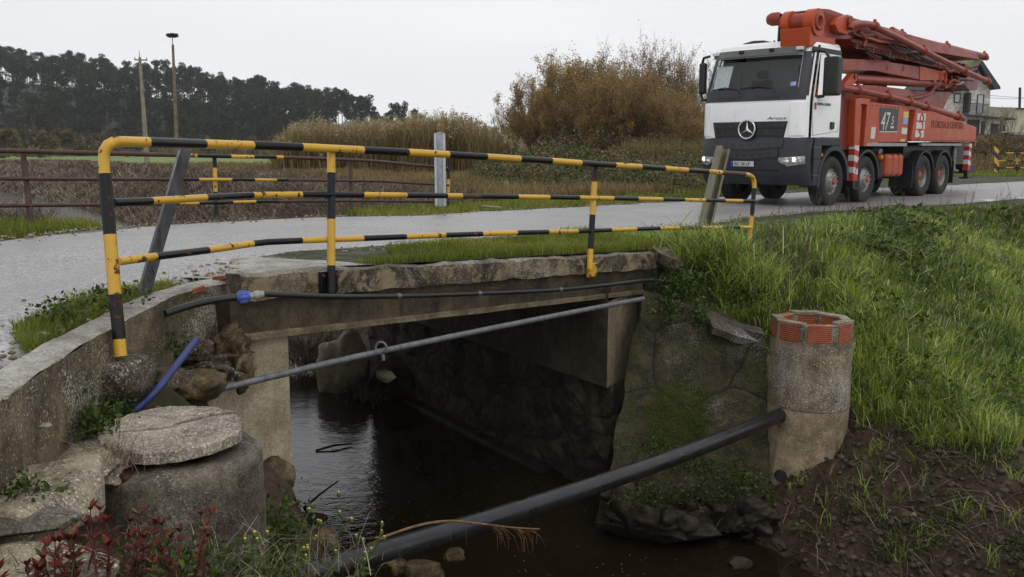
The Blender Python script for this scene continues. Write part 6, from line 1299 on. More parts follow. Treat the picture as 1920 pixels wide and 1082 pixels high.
for k, (u, D, h, t_, lab) in enumerate(TR):
    x = (u - 960) / 1700 * D; y = D * .995; z = float(terrain(np.array([x]), np.array([y]))[0][0]); pr_ = dict(a=BA, b=BB, c=BC)[t_][k % 2]; plant_tree('autumn_tree' if t_ != 'c' else 'bare_tree', pr_, (x, y, z), h / 6.2, k * 2.1, lab)
clutter('undergrowth', 26000, (975, 1350), (46, 56), lambda u, D, x, y: np.interp(u, [975, 1010, 1100, 1200, 1350], [.5, 1.8, 2.0, 1.6, 1.8]) * np.clip(.4 + fbm(x * .5, y * .5), .3, 1.2), MAT['scrub'], .14, 'brown tangled undergrowth beneath the autumn trees')
# ================================================================== poles, house and far right
MAT['cpole'] = concrete('pole_concrete', (.16, .15, .13), (.27, .26, .24), (.36, .35, .33), 1); MAT['wpole'] = concrete('mossy_pole', (.1, .09, .06), (.17, .155, .11), (.25, .23, .18), 1.5)
p0, p1_ = px(277, 318, 75), px(262, 108, 75); pole = empty('utility_pole', p0, label='pale concrete utility pole with a small crossarm in the field', cat='utility pole')
def rel(o, r): o.matrix_parent_inverse = Matrix.Translation(r.location).inverted(); return o
rel(MB().tube([p0, p1_], [.22, .11], 10).build('shaft', MAT['cpole'], pole), pole)
rel(MB().tube([p1_, px(260.5, 93, 75)], [.035, .015], 6).build('mast', MAT['galvd'], pole), pole)
mb = MB(); a, b = px(252, 112, 75.3), px(276, 113, 74.7); mb.bar(a, b, .07, .09); rel(mb.build('crossarm', MAT['galvd'], pole), pole)
for t_ in (.05, .5, .95): q = a.lerp(b, t_); rel(MB().lathe([(.02, 0), (.05, .05), (.03, .1), (.05, .15), (.03, .2), (0, .22)], q, 'z', 8).build('insulator', MAT['cpole'], pole), pole)
for v_ in (122, 142): rel(MB().tube([px(262 + (v_ - 108) * .07, v_, 75) - Vector((.2, 0, 0)), px(262 + (v_ - 108) * .07, v_, 75) + Vector((.2, 0, 0))], .05, 8).build('bracket', MAT['galvd'], pole), pole)
p0, p1_ = px(332, 285, 70), px(324, 84, 70); npole = empty('nest_pole', p0, label='slim wooden pole carrying a big stork nest', cat='pole')
rel(MB().tube([p0, p1_], [.16, .09], 10).build('shaft', MAT['wpole'], npole), npole); rel(MB().tube([p1_, px(323, 68, 70)], [.03, .03], 6).build('mast', MAT['galvd'], npole), npole)
nc = px(323, 66.5, 70); nest = empty('stork_nest', nc, label='round dark stick nest on top of the slim pole', cat='nest'); mb = MB(); rg2 = random.Random(3)
for k in range(260):
    a = rg2.random() * 6.28; r_ = .45 * rg2.random() ** .4; z_ = rg2.uniform(-.16, .16) * (1.1 - r_); q = Vector((r_ * math.cos(a), r_ * math.sin(a), z_)); d = Vector((-math.sin(a), math.cos(a), rg2.uniform(-.3, .3))) * .17; mb.tube([q - d, q + d], .012, 3, caps=False)
mb.lathe([(0, -.15), (.3, -.13), (.42, -.02), (.4, .1), (.25, .07), (0, .05)], (0, 0, 0), 'z', 20); mb.build('sticks', MAT['stalk'] if 0 else plain('nest_sticks', (.02, .017, .013), .95), nest)
t = MT('pebbled_house_wall', .85, spec=.2); cv = t.vor(7, 'F1', 'Color'); sx = t.n('SeparateColor'); t.l(cv, sx.inputs[0]); ce = t.vor(7, 'DISTANCE_TO_EDGE'); t.col(t.mix(t.ramp(ce, [(0, .8), (.08, 0.)]), t.ramp(sx.outputs[0], [(.1, (.55, .525, .45)), (.5, (.7, .67, .59)), (1, (.82, .8, .73))]), (.28, .26, .22))); MAT['stone'] = t.m
MAT['roof'] = plain('dark_roof_edge', (.04, .045, .045), .7); MAT['plaster'] = plain('beige_plaster', (.48, .43, .33), .85, var=.08, sc=.6); MAT['white'] = plain('white_plaster', (.55, .56, .56), .7, var=.06); MAT['shade'] = plain('dark_brown_shutter', (.035, .028, .028), .6)
YH = 70.; HV = lambda u, v, y=YH: pyv(u, v, y)
house = empty('stone_house', HV(1836, 262), label='stone-faced two storey house with a steep dark gable behind the truck', cat='house')
def hx(name, rect, y0, y1, m, par=house, root=house, bevel=0):   # pixel rectangle at depth y0 extruded back to y1
    u0, v0, u1, v1 = rect; a, b = HV(u0, v1, y0), HV(u1, v0, y0); mb = MB().box(a.x, b.x, y0, y1, a.z, b.z); o = mb.build(name, m, par, bevel=bevel); o.matrix_parent_inverse = Matrix.Translation(root.location).inverted() if par is root else Matrix.Identity(4); return o
def hpoly(name, pts, y0, y1, m, par=house, root=house):
    q = [HV(u, v, y0) for u, v in pts]; mb = MB().prism([(p.x, p.z) for p in q], y0, y1, lambda p, r, w: Vector((p, w, r))); o = mb.build(name, m, par); o.matrix_parent_inverse = Matrix.Translation(root.location).inverted(); return o
wall = hpoly('gable_wall', [(1818, 262), (1856, 262), (1857, 166), (1838, 136), (1818, 166)], YH, YH + 9, MAT['stone']); hpoly('gable_top', [(1820, 163), (1856, 164), (1838, 120)], YH - .04, YH, MAT['white'])
hx('side_wall', (1760, 168, 1818, 262), YH + .6, YH + 9, MAT['stone']); hx('corner_pillar', (1814.5, 174, 1822, 211), YH - .3, YH + .5, MAT['shade'])
hpoly('roof', [(1838, 107), (1876, 163), (1876, 167), (1866, 167), (1838, 120), (1808, 167), (1798, 167), (1798, 163)], YH - .8, YH + 9.5, MAT['roof'])
w = hx('window', (1789, 174, 1802, 192), YH + .5, YH + .65, MAT['shade']); q = hx('pane', (1790.5, 177, 1800, 191), YH + .46, YH + .5, MAT['white'], w, house)
w = hx('door', (1830, 177, 1846, 213), YH - .05, YH + .05, MAT['shade']); q = hx('door_leaf', (1832, 178.5, 1843.5, 213), YH - .09, YH - .05, MAT['white'], w, house)
hpoly('terrace_slab', [(1780, 211), (1905, 222.5), (1905, 225), (1780, 214)], YH - 2.6, YH + 3, MAT['galvd'])
hpoly('lower_wall', [(1786, 262), (1886, 262), (1886, 223.5), (1786, 214.5)], YH - 2, YH, MAT['stone'])
for r_ in ((1812, 224, 1838, 262), (1839, 227, 1848, 262), (1857, 231, 1873, 262), (1876, 234, 1885.5, 262)): hx('shutter', r_, YH - 2.1, YH - 2, MAT['shade'])
hx('drain_pipe', (1835.5, 226, 1839, 262), YH - 2.2, YH - 2.1, MAT['white']); hx('lintel', (1863, 229, 1874, 232), YH - 2.15, YH - 2, MAT['white']); hx('frame', (1873.5, 232, 1876, 262), YH - 2.15, YH - 2, MAT['white'])
mb = MB()
for k in range(26): u = 1821 + k * 1.28; v0 = 193 + (u - 1821) * .1; mb.bar(HV(u, v0, YH - 2.5), HV(u, v0 + 22, YH - 2.5), .018, .018)
mb.bar(HV(1820, 193, YH - 2.5), HV(1854, 196, YH - 2.5), .04, .04); o = rel(mb.build('iron_railing', MAT['galvd'], house), house)
mb = MB(); vs = []
for k in range(30):
    u = 1854.5 + k * 1.65; t_ = k / 30; v0 = 201 + 3 * t_; v1 = 218.5 + 4.5 * t_
    for j in range(4): a = v0 + (v1 - v0) * j / 4; b_ = v0 + (v1 - v0) * (j + .8) / 4; d_ = .6 if (j + k) % 2 else -.6; mb.bar(HV(u - d_, a, YH - 2.4), HV(u + d_, b_, YH - 2.4), .045, .045)
mb.bar(HV(1853.5, 200.5, YH - 2.4), HV(1904, 204, YH - 2.4), .06, .07); mb.bar(HV(1853.5, 219, YH - 2.4), HV(1904, 223.4, YH - 2.4), .06, .07); rel(mb.build('balustrade', plain('concrete_balustrade', (.36, .34, .29), .8), house), house)
bld = empty('beige_building', HV(1900, 260, 84), label='plain beige rendered building behind the terrace balustrade', cat='building')
def bx_(name, rect, y0, y1, m): return hx(name, rect, y0, y1, m, bld, bld)
hpoly('wall', [(1850, 262), (1990, 262), (1990, 207), (1850, 201.5)], 84, 92, MAT['plaster'], bld, bld); hpoly('coping', [(1849, 201.5), (1991, 207), (1991, 205.3), (1849, 199.8)], 83.8, 92.2, MAT['shade'], bld, bld)
lw_ = empty('garden_wall', HV(1905, 262, 60), label='low white garden wall with a dark opening before the beige building', cat='wall')
hx('wall', (1885.5, 248, 1960, 262), 60, 60.3, MAT['white'], lw_, lw_); hx('opening', (1887, 256, 1905, 263), 59.9, 60, MAT['shade'], lw_, lw_); hx('coping', (1884.5, 246.6, 1961, 248), 59.9, 60.4, MAT['white'], lw_, lw_)
o = MB().tube([HV(1911.5, 208, 95), HV(1912.5, 164, 95)], .13, 8).build('telephone_pole', MAT['shade']); tag(o, 'dark pole sticking up behind the beige building', 'pole')
for va, vb in ((183, 176.5), (178, 181)):
    a, b = HV(1850, va, 96), HV(2100, vb - 12, 90); o = MB().tube([a.lerp(b, t_) - Vector((0, 0, .5 * 4 * t_ * (1 - t_))) for t_ in np.linspace(0, 1, 9)], .018, 4).build('overhead_wire', MAT['black']); tag(o, 'thin overhead wire right of the house' if va == 183 else 'thin second wire crossing above the beige building', 'wire')
o = MB().tube([HV(1877, 262, 62), HV(1878.5, 217, 62)], .1, 8).build('wooden_post', MAT['wpole']); tag(o, 'grey wooden post standing in front of the house wall', 'post')
bs = branchtree(440, 6, 6, .7, 40, MAT['autumnb'], .08, .6)
for u, D, s_, lab in ((1858, 58, .36, 'small bare shrub in front of the house shutters'), (1896, 57, .4, 'small bare shrub in front of the white garden wall')):
    q = HV(u, 266, D); plant_tree('bare_shrub', bs, q, s_, u, lab, 'shrub')
# striped barrier with hazard board
GD = 44.; gp = lambda u, v, D=GD: px(u, v, D)
barrier = empty('barrier', gp(1890, 324), label='distant yellow and black pipe barrier at the bend of the road', cat='barrier')
gl = lambda v: [gp(1872, v, 44), gp(1908, v - .3, 43.5), gp(1990, v + 3.5, 41)]
for v_, st in ((287.6, 1), (301.6, 0), (314.8, 1)):
    P = gl(v_); seg = [P[0].lerp(P[1], k / 5) for k in range(5)] + [P[1].lerp(P[2], k / 12) for k in range(13)]; rel(MB().tube(seg, .035, 8, [(k // 2 + st) % 2 for k in range(len(seg) - 1)]).build('rail', YB, barrier), barrier)
for u, D in ((1907, 43.5), (1955, 42.2)):
    P = [gp(u, v, D) for v in (287, 296, 308, 324)]; rel(MB().tube(P, .035, 8, [1, 0, 1]).build('post', YB, barrier), barrier)
t = MT('hazard_board', .5); sp_ = t.sep(); f = t.math('FRACT', t.math('MULTIPLY', t.math('ADD', t.math('MULTIPLY', sp_[0], 1.1), sp_[2]), 1.75)); t.col(t.mix(t.ramp(f, [(.5, 0.), (.52, 1.)]), (.55, .32, .03), (.015, .015, .015)))
mb = MB(); q = [gp(1864.5, 322), gp(1873.5, 323), gp(1873.5, 282), gp(1864.5, 274)]; mb.hexa(q + [p + Vector((0, .04, 0)) for p in q]); tag(mb.build('hazard_board', t.m), 'upright board with slanted yellow and black hazard bands', 'hazard board')

# misty air over the whole place
MAT['air'] = bpy.data.materials.new('misty_air'); MAT['air'].use_nodes = True; nt_ = MAT['air'].node_tree; nt_.nodes.remove(nt_.nodes['Principled BSDF'])
pv = nt_.nodes.new('ShaderNodeVolumePrincipled'); pv.inputs['Color'].default_value = (.88, .9, .93, 1); pv.inputs['Density'].default_value = .00025; nt_.links.new(pv.outputs[0], nt_.nodes['Material Output'].inputs['Volume'])
hzb = MB().box(-520, 420, -40, 470, -4, 62).build('haze', MAT['air']); tag(hzb, 'thin grey rain mist over the fields and hill', kind='stuff')
# ================================================================== foreground plants and litter
def ground_z(x, y): return float(terrain(np.array([x]), np.array([y]))[0][0])
def drop(u, v, D0=2.0, D1=14.):      # first hit of a photo pixel ray with the terrain
    D = np.linspace(D0, D1, 400); r = np.array(ray(u, v)); P = np.array([0, 0, CZ])[None] + D[:, None] * r[None]; z = terrain(P[:, 0], P[:, 1])[0]; i = np.argmax(P[:, 2] < z); return Vector(P[i])
def leafblade(mb, p, d, L_, w, m=0, up=(0, 0, 1), fold=.25, curl=.25):
    d = Vector(d).normalized(); s = d.cross(Vector(up))
    if s.length < .05: s = Vector((1, 0, 0))
    s.normalize(); n_ = s.cross(d); pts = []
    for f, ww in ((0, .12), (.3, .85), (.62, .8), (1, .02)):
        c = p + d * L_ * f - n_ * (-curl) * 0 - Vector((0, 0, 1)) * curl * L_ * f * f; pts.append((c - s * w * ww * .5 + n_ * fold * w * ww * .5, c, c + s * w * ww * .5 + n_ * fold * w * ww * .5))
    vs = [q for t_ in pts for q in t_]; fs = []
    for i in range(3):
        for k in range(2): fs.append((i * 3 + k, i * 3 + k + 1, i * 3 + 4 + k, i * 3 + 3 + k))
    mb.add(vs, fs, m, True); return len(vs)
def finish_rnd(o, counts):
    a = o.data.attributes.new('rnd', 'FLOAT', 'POINT'); v = np.concatenate([np.full(c, r_) for c, r_ in counts]) if counts else np.zeros(0); v = np.concatenate([v, np.full(len(o.data.vertices) - len(v), .3)]); a.data.foreach_set('value', v.astype(np.float32))
MAT['redstem'] = plain('red_brown_stems', (.09, .025, .02), .6); MAT['gstem'] = plain('green_stems', (.06, .085, .025), .6)
def red_shrub(base, h, nst, spread, label, seed, ls=.05):
    rr_ = random.Random(seed); ls *= .72; r = empty('red_shrub', base, 0, label, 'shrub'); st = MB(); lf = MB(); cnt = []
    for k in range(nst):
        a = rr_.random() * 6.28; t_ = spread * rr_.random(); d = Vector((math.cos(a) * t_, math.sin(a) * t_, 1)).normalized(); hh = h * rr_.uniform(.6, 1.); p = Vector((rr_.gauss(0, .05), rr_.gauss(0, .03), -.05)); pts = [p.copy()]
        n_ = 7; red = rr_.random()
        for i in range(n_):
            d = (d + Vector((rr_.gauss(0, .09), rr_.gauss(0, .09), .05))).normalized(); p = p + d * hh / n_; pts.append(p.copy())
            if i >= 2:
                for q in range(4 if i < n_ - 1 else 8):
                    b = rr_.random() * 6.28; el = .25 + .75 * (i / n_) + (.5 if i == n_ - 1 else 0); ld = Vector((math.cos(b), math.sin(b), el)); c = leafblade(lf, p, ld, ls * rr_.uniform(.75, 1.35), ls * .42, curl=.15); cnt.append((c, min(1, max(0, rr_.gauss(.35 if red < .72 else .75, .2)))))
        st.tube(pts, [.0045 - .003 * i / n_ for i in range(n_ + 1)], 5, caps=False)
    st.build('stems', MAT['redstem'], r); o = lf.build('leaves', MAT['redleaf'], r, recalc=False); finish_rnd(o, cnt); return r
red_shrub(px(140, 1110, 2.55), .3, 11, .55, 'leafy red-brown shrub at the bottom left corner on the broken concrete', 1, .05); red_shrub(px(235, 1130, 2.75), .3, 11, .5, 'deep red shrub in front of the squat manhole', 2, .048); red_shrub(px(320, 1090, 2.95), .28, 9, .45, 'bright crimson sprig leaning against the squat manhole', 3, .045)
red_shrub(px(60, 1140, 2.45), .22, 6, .6, 'small purple-red sprig in the bottom left corner', 4, .05)
def sow_thistle(base, h, seed, label, flowers=4):
    rr_ = random.Random(seed); r = empty('flowering_weed', base, 0, label, 'weed'); st = MB(); lf = MB(); fl = MB(); cnt = []
    p = Vector((0, 0, -.05)); d = Vector((rr_.gauss(0, .12), rr_.gauss(0, .1), 1)); pts = [p.copy()]
    for i in range(8):
        d = (d + Vector((rr_.gauss(0, .07), rr_.gauss(0, .07), .05))).normalized(); p = p + d * h / 8; pts.append(p.copy())
        for q in range(2 if i < 6 else 1):
            b = rr_.random() * 6.28; c = leafblade(lf, p, Vector((math.cos(b), math.sin(b), .5)), rr_.uniform(.05, .1) * (1.2 - i / 10), .02, curl=.4); cnt.append((c, rr_.uniform(.3, .95)))
    st.tube(pts, [.005 - .0035 * i / 8 for i in range(9)], 5, caps=False)
    for k in range(flowers):
        i = rr_.randint(4, 8); q = pts[i]; b = rr_.random() * 6.28; e = q + Vector((math.cos(b) * .05, math.sin(b) * .05, rr_.uniform(.04, .1))); st.tube([q, q.lerp(e, .5) + Vector((0, 0, .01)), e], [.0025, .002, .002], 4, caps=False)
        st.lathe([(.004, -.012), (.009, -.004), (.008, .006), (.005, .01)], e, 'z', 7); fl.lathe([(.003, .006), (.0055, .012), (.004, .014), (0, .012)], e, 'z', 8)
    st.build('stem', MAT['gstem'], r); o = lf.build('leaves', MAT['weed'], r, recalc=False); finish_rnd(o, cnt); fl.build('flower_heads', MAT['flower'], r); return r
for k, (u, v, D, h, lab) in enumerate([(575, 1090, 3.9, .3, 'yellow-budded weed at the left end of the black drain pipe'), (612, 1100, 3.8, .34, 'tallest yellow-budded weed standing over the black drain pipe'), (655, 1110, 3.9, .33, 'yellow-budded weed in front of the black drain pipe, nearest the water'), (540, 1100, 3.6, .28, 'small yellow-budded weed right of the squat manhole'), (480, 1120, 3.2, .26, 'low flowering weed at the foot of the squat manhole'), (690, 1115, 4.0, .26, 'thin flowering weed at the bottom edge right of the others')]):
    sow_thistle(px(u, v, D), h, 20 + k, lab, 4)
def weedpatch(name, n, cen, rad, hz_, size, label, mat='weed', rn=(0, .9), asp=.6, surf=None):
    C_ = RG.normal(size=(n, 3)) * np.array(rad) * .55 + np.array(cen); C_[:, 2] += np.abs(RG.normal(size=n)) * hz_ * .4
    o = leafmesh(name, C_, size * RG.uniform(.5, 1.4, n), MAT[mat], rnd=RG.uniform(*rn, n) * .9 + .1 * RG.random(n), asp=asp); return tag(o, label, kind='stuff')
# creeping weeds: wing wall crest, foot of the wall, left crevices, mud
for (u, v, D, n, rad, s, lab) in [(1278, 545, 8.45, 900, (.2, .12, .14), .035, 'ivy-like weeds hanging over the right wing wall crest'), (1255, 585, 8.25, 500, (.14, .06, .09), .032, 'leafy trailing weeds on the mossy wing wall'), (1310, 600, 8.2, 380, (.08, .05, .13), .03, 'small-leaved weeds spilling down the mossy wing wall'),
        (1225, 845, 7.55, 900, (.22, .08, .09), .022, 'tiny leaved creeper at the foot of the mossy wing wall'), (1300, 880, 7.45, 900, (.3, .1, .09), .024, 'green creeper below the black pipe at the wing wall foot'), (1210, 935, 7.2, 700, (.2, .08, .1), .024, 'green shoots among the muddy rubble heap'), (1390, 905, 7.3, 500, (.16, .1, .1), .03, 'leafy weeds left of the round shaft foot'), (1330, 930, 7.3, 500, (.3, .15, .1), .025, 'low weeds between the wet stones and the mud'),
        (165, 800, 3.75, 420, (.1, .1, .06), .03, 'parsley-like weeds behind the broken concrete mass'), (215, 790, 4.05, 300, (.08, .08, .06), .028, 'weeds under the rough concrete block'), (40, 945, 2.95, 300, (.1, .06, .05), .025, 'small green weeds on the broken concrete mass'), (95, 950, 3.0, 200, (.06, .05, .04), .022, 'small weed tuft beside the thin dark slab'),
        (345, 1075, 3.3, 500, (.2, .1, .07), .028, 'tangled weeds at the foot of the squat manhole'), (450, 1090, 3.4, 700, (.22, .14, .08), .026, 'tangled weeds between the manhole and the black pipe'), (530, 1010, 4.2, 700, (.12, .16, .16), .026, 'weeds climbing beside the left abutment stones'), (500, 1085, 3.8, 500, (.12, .12, .06), .024, 'weeds at the bank edge by the black pipe end'), (250, 1090, 2.85, 450, (.2, .1, .08), .026, 'green undergrowth below the red shrubs'),
        (215, 560, 4.6, 330, (.14, .22, .04), .026, 'low leafy weeds in the grass strip behind the left wing wall'), (120, 590, 4.25, 260, (.1, .16, .035), .026, 'leafy weeds at the road end of the left grass strip'), (330, 650, 4.95, 150, (.12, .06, .05), .022, 'sparse green weeds in the rubble below the black hose')]:
    c = px(u, v, D); weedpatch('weeds', n, c, rad, .08, s, lab)
weedpatch('weeds', 1500, px(1335, 520, 8.75), (.3, .12, .18), .1, .034, 'mixed weeds hanging from the bank above the mossy wing wall'); weedpatch('weeds', 700, px(1400, 560, 8.55), (.2, .1, .12), .1, .03, 'weeds between the mossy wing wall and the round shaft')
# dead grass litter near the manhole and weeds
def strands(name, n, cen, rad, L0, L1, w, label, mat='stalk', lean=1.2, rn=(.4, 1)):
    P = RG.normal(size=(n, 3)) * np.array(rad) * .6 + np.array(cen); o = blades(name, P, RG.uniform(L0, L1, n), np.full(n, w), MAT[mat], lean, 1.0, RG.uniform(*rn, n), label=label); return o
strands('dry_stems', 60, px(230, 860, 3.6), (.1, .08, .04), .05, .2, .003, 'dry grass litter on the manhole rim'); strands('dry_stems', 260, px(430, 1095, 3.35), (.35, .2, .05), .06, .22, .003, 'dry stems among the weeds at the bottom left'); strands('dry_stems', 40, px(620, 1075, 4.1), (.16, .12, .05), .08, .28, .003, 'dry bent stems beside the black drain pipe')
strands('grass', 160, px(60, 1085, 2.6), (.25, .12, .05), .04, .1, .003, 'green grass tufts under the red shrubs', 'grass', .6, (.05, .5))
# reeds and twigs choking the culvert, and on the mud
strands('dead_reeds', 500, px(600, 690, 13.3), (.5, .3, .08), .3, .75, .011, 'dead reeds caught inside the culvert', rn=(.0, .95)); strands('dead_reeds', 400, px(700, 748, 11.9), (.35, .3, .05), .1, .3, .011, 'dark reed litter on the culvert floor', rn=(0, .6)); strands('dead_reeds', 350, px(565, 660, 13.6), (.3, .3, .1), .3, .7, .01, 'hanging dead reeds at the upstream culvert mouth', rn=(.1, .9))
n = 7200; u = RG.uniform(1180, 1960, n); v = RG.uniform(790, 1110, n); D = np.linspace(5.2, 9, 90); pts = []
for a, b in zip(u, v):
    r = np.array(ray(a, b)); pts.append(r)
rr3 = np.array(pts); best = np.zeros((n, 3)); done = np.zeros(n, bool)
for d_ in D:
    P = np.array([0, 0, CZ]) + rr3 * d_; z, I = terrain(P[:, 0], P[:, 1]); hit = (~done) & (P[:, 2] < z); best[hit] = np.stack([P[hit, 0], P[hit, 1], z[hit]], -1); done |= hit
MUD = best[done & (best[:, 2] > -1.98)]
Q = MUD[:1500]; blades('twigs', Q + np.array([0, 0, .004]), RG.uniform(.03, .22, len(Q)), RG.uniform(.003, .007, len(Q)), MAT['stalk'], 3.0, 1.5, RG.uniform(0, .95, len(Q)) ** 1.7, label='dead twigs and straw scattered on the mud slope')
Q = MUD[1500:4200]; gm = fbm(Q[:, 0] * 2.2, Q[:, 1] * 2.2) + .35 * (Q[:, 2] + 1.4); Q = Q[gm > .47]; k_ = 7; C_ = np.repeat(Q, k_, 0) + RG.normal(size=(len(Q) * k_, 3)) * np.array([.03, .03, .018]) + np.array([0, 0, .015]); leafmesh('weeds', C_, RG.uniform(.01, .034, len(C_)), MAT['weed'], rnd=RG.uniform(0, .8, len(C_))).name
tag([o for o in COL.objects if o.name.startswith('weeds')][-1], 'small green weeds sprouting on the mud slope', kind='stuff')
Q = MUD[4200:4700]; Q = Q[(Q[:, 2] > -1.75)]; Q = np.repeat(Q[:60], 12, 0) + RG.normal(size=(len(Q[:60]) * 12, 3)) * np.array([.03, .03, 0]); blades('grass', Q, RG.uniform(.05, .2, len(Q)), RG.uniform(.004, .008, len(Q)), MAT['grass'], .7, .9, RG.uniform(.2, .9, len(Q)), label='scattered grass tufts on the mud slope')
for k, q in enumerate(MUD[4700:4790]):
    pass
t = MT('mud_clods', .6, spec=.4); t.col(t.ramp(t.noise(16, 6, .7), [(.3, (.02, .015, .01)), (.5, (.055, .042, .03)), (.75, (.13, .105, .08))])); t.bump(t.noise(60, 4), .5, .01); MAT['mudclod'] = t.m
Cc = MUD[4700:6600]; mbp = MB(); rr_ = random.Random(4)
def clod(mb, c, s, n=6):
    mb.lathe([(0, -s * .5), (s * rr_.uniform(.7, 1), -s * .2), (s * rr_.uniform(.7, 1.1), s * .25), (0, s * rr_.uniform(.5, .8))], c, 'z', n)
for q in Cc: clod(mbp, Vector(q), rr_.uniform(.006, .05) ** 1.0 * rr_.uniform(.3, 1))
tag(mbp.build('clods', MAT['mudclod']), 'small clods and pebbles on the mud slope', kind='stuff')
n = 45000; i_ = RG.integers(0, len(vs_rw), n); a_ = np.array(vs_rw)[i_] + RG.normal(size=(n, 3)) * np.array([.02, .004, .02]) + np.array([0, -.006, 0]); uu_ = np.array([uof(q) for q in a_]); Dv = a_[:, 1] * CP - (a_[:, 2] - CZ) * SP; vv_ = CY - FPX * (a_[:, 1] * SP + (a_[:, 2] - CZ) * CP) / Dv
rr_m = np.hypot((uu_ - 1278) / 66, (vv_ - 772) / 62) + .9 * (fbm(uu_ * .03, vv_ * .03) - .47); rr_2 = np.hypot((uu_ - 1180) / 40, (vv_ - 640) / 60) + 1.2 * (fbm(uu_ * .05, vv_ * .05) - .47)
C_ = a_[(rr_m < 1) | ((rr_2 < .6) & (RG.random(n) < .3))]; C_ = np.repeat(C_, 4, 0) + RG.normal(size=(len(C_) * 4, 3)) * np.array([.015, .003, .015]); leafmesh('moss', C_, RG.uniform(.006, .013, len(C_)), foliage('bright_moss', [(0, (.04, .07, .005)), (.6, (.09, .15, .01)), (1, (.16, .23, .02))], .8), rnd=RG.random(len(C_))); tag(bpy.data.objects['moss'], 'bright green moss patch on the dark wing wall', kind='stuff')
# tongue of broad weeds and bare twigs on the right bank
def fern(base, n, L_, label, seed, name='leafy_weed', cat='weed'):
    rr_ = random.Random(seed); r = empty(name, base, 0, label, cat); lf = MB(); cnt = []
    for k in range(n):
        a = k * 6.28 / n + rr_.random() * .6; d = Vector((math.cos(a), math.sin(a), rr_.uniform(.35, 1.1))).normalized(); p = Vector((0, 0, 0)); Lk = L_ * rr_.uniform(.6, 1.1)
        for i in range(8):
            d = (d + Vector((0, 0, -.11))).normalized(); p = p + d * Lk / 8; s = d.cross(Vector((0, 0, 1))).normalized(); sz = Lk * .2 * math.sin(math.pi * (i + 1.2) / 9.5)
            for q in (-1, 1): c = leafblade(lf, p, d * .7 + s * q, sz * 1.2, sz * .5, curl=.2); cnt.append((c, rr_.uniform(.35, .85)))
    o = lf.build('leaves', MAT['weed'], r, recalc=False); finish_rnd(o, cnt); return r
q = drop(1412, 935, 6, 9); fern(q + Vector((.0, -.02, .02)), 9, .26, 'bright green ferny weed at the foot of the round shaft', 1); q = drop(1440, 925, 6, 9); fern(q, 7, .2, 'smaller ferny weed touching the round shaft', 2)
q = drop(1530, 1000, 5, 9); fern(q, 5, .2, 'pale drooping weed on the mud slope below the shaft', 3)
for k, (u, v, L_) in enumerate([(1625, 480, .45), (1590, 470, .35), (1690, 440, .4), (1660, 500, .3), (1560, 520, .3), (1700, 500, .3)]):
    q = drop(u, v, 7, 20); fern(q + Vector((0, 0, .12)), 8, L_, 'broad-leaved dock weed growing in the long grass of the right bank', 10 + k)['group'] = 'dock weeds in the bank grass'
def twiggy(base, h, n, label, seed, group=None, r0=.005):
    rr_ = random.Random(seed); mb = MB()
    def g(p, d, L_, r, lev):
        pts = [p]; d = d.normalized()
        for i in range(4): d = (d + Vector((rr_.gauss(0, .1), rr_.gauss(0, .1), .03))).normalized(); pts.append(pts[-1] + d * L_ / 4)
        mb.tube(pts, [r, r * .85, r * .7, r * .55, r * .4], 4, caps=False)
        if lev < 2:
            for k in range(4 - lev): i = rr_.randint(1, 4); g(pts[i], d + Vector((rr_.gauss(0, .5), rr_.gauss(0, .4), .2)), L_ * rr_.uniform(.3, .5), r * .55, lev + 1)
    for k in range(n): g(Vector((rr_.gauss(0, .12), rr_.gauss(0, .1), -.05)), Vector((rr_.gauss(0, .28), rr_.gauss(0, .25), 1)), h * rr_.uniform(.5, 1), r0, 0)
    o = mb.build('dry_weed', MAT['twig'], loc=base); return tag(o, label, 'weed', group)
q = drop(1468, 590, 7, 14); twiggy(q, .95, 10, 'tall bare brown twiggy weed directly behind the round shaft', 31)
q = drop(1490, 520, 7, 14); twiggy(q, .7, 9, 'tangle of bare twigs left of the dock weeds', 32)
for k, (u, v, h) in enumerate([(1585, 425, .5), (1640, 420, .5), (1695, 410, .55), (1760, 400, .5), (1820, 395, .5), (1870, 388, .5), (1440, 440, .45), (1525, 430, .45), (1730, 425, .4), (1900, 400, .5), (1850, 470, .4), (1900, 520, .45), (1780, 480, .35), (1620, 405, .45), (1670, 400, .5), (1550, 405, .4)]):
    q = drop(u, v, 7, 24); twiggy(q + Vector((0, 0, .05)), h, 3, 'thin dry stalks rising above the grass edge of the right bank', 40 + k, 'dry stalks along the right bank')
# dead reed lying over the drain pipe, stick in the water, gravel on the verge
def onpipe(u, dz=.0):
    b = min(pp, key=lambda p: abs(uof(p) - u)); return b
def pd(u):
    k = min(range(len(pp)), key=lambda k: abs(uof(pp[k]) - u)); p = pp[k]; return p.y * CP - (p.z - CZ) * SP
rd_ = empty('dead_reed', px(840, 980, pd(840) - .12), label='bent dead reed with a brown tassel lying over the black drain pipe', cat='reed')
def rl(o): o.matrix_parent_inverse = Matrix.Translation(rd_.location).inverted(); return o
P = spline([px(690, 1022, pd(690) - .1), px(730, 1003, pd(730) - .11), px(790, 984, pd(790) - .12), px(845, 977, pd(840) - .13), px(900, 982, pd(880) - .14), px(960, 989, pd(900) - .14), px(1012, 992, pd(920) - .14)], 6)
rl(MB().tube([Vector(p) for p in P], [.004 + .004 * math.sin(math.pi * min(1, k / len(P) + .1)) for k in range(len(P))], 6).build('stem', plain('straw_stem', (.17, .1, .04), .7, var=.4, sc=20), rd_)); mb = MB(); rr_ = random.Random(9)
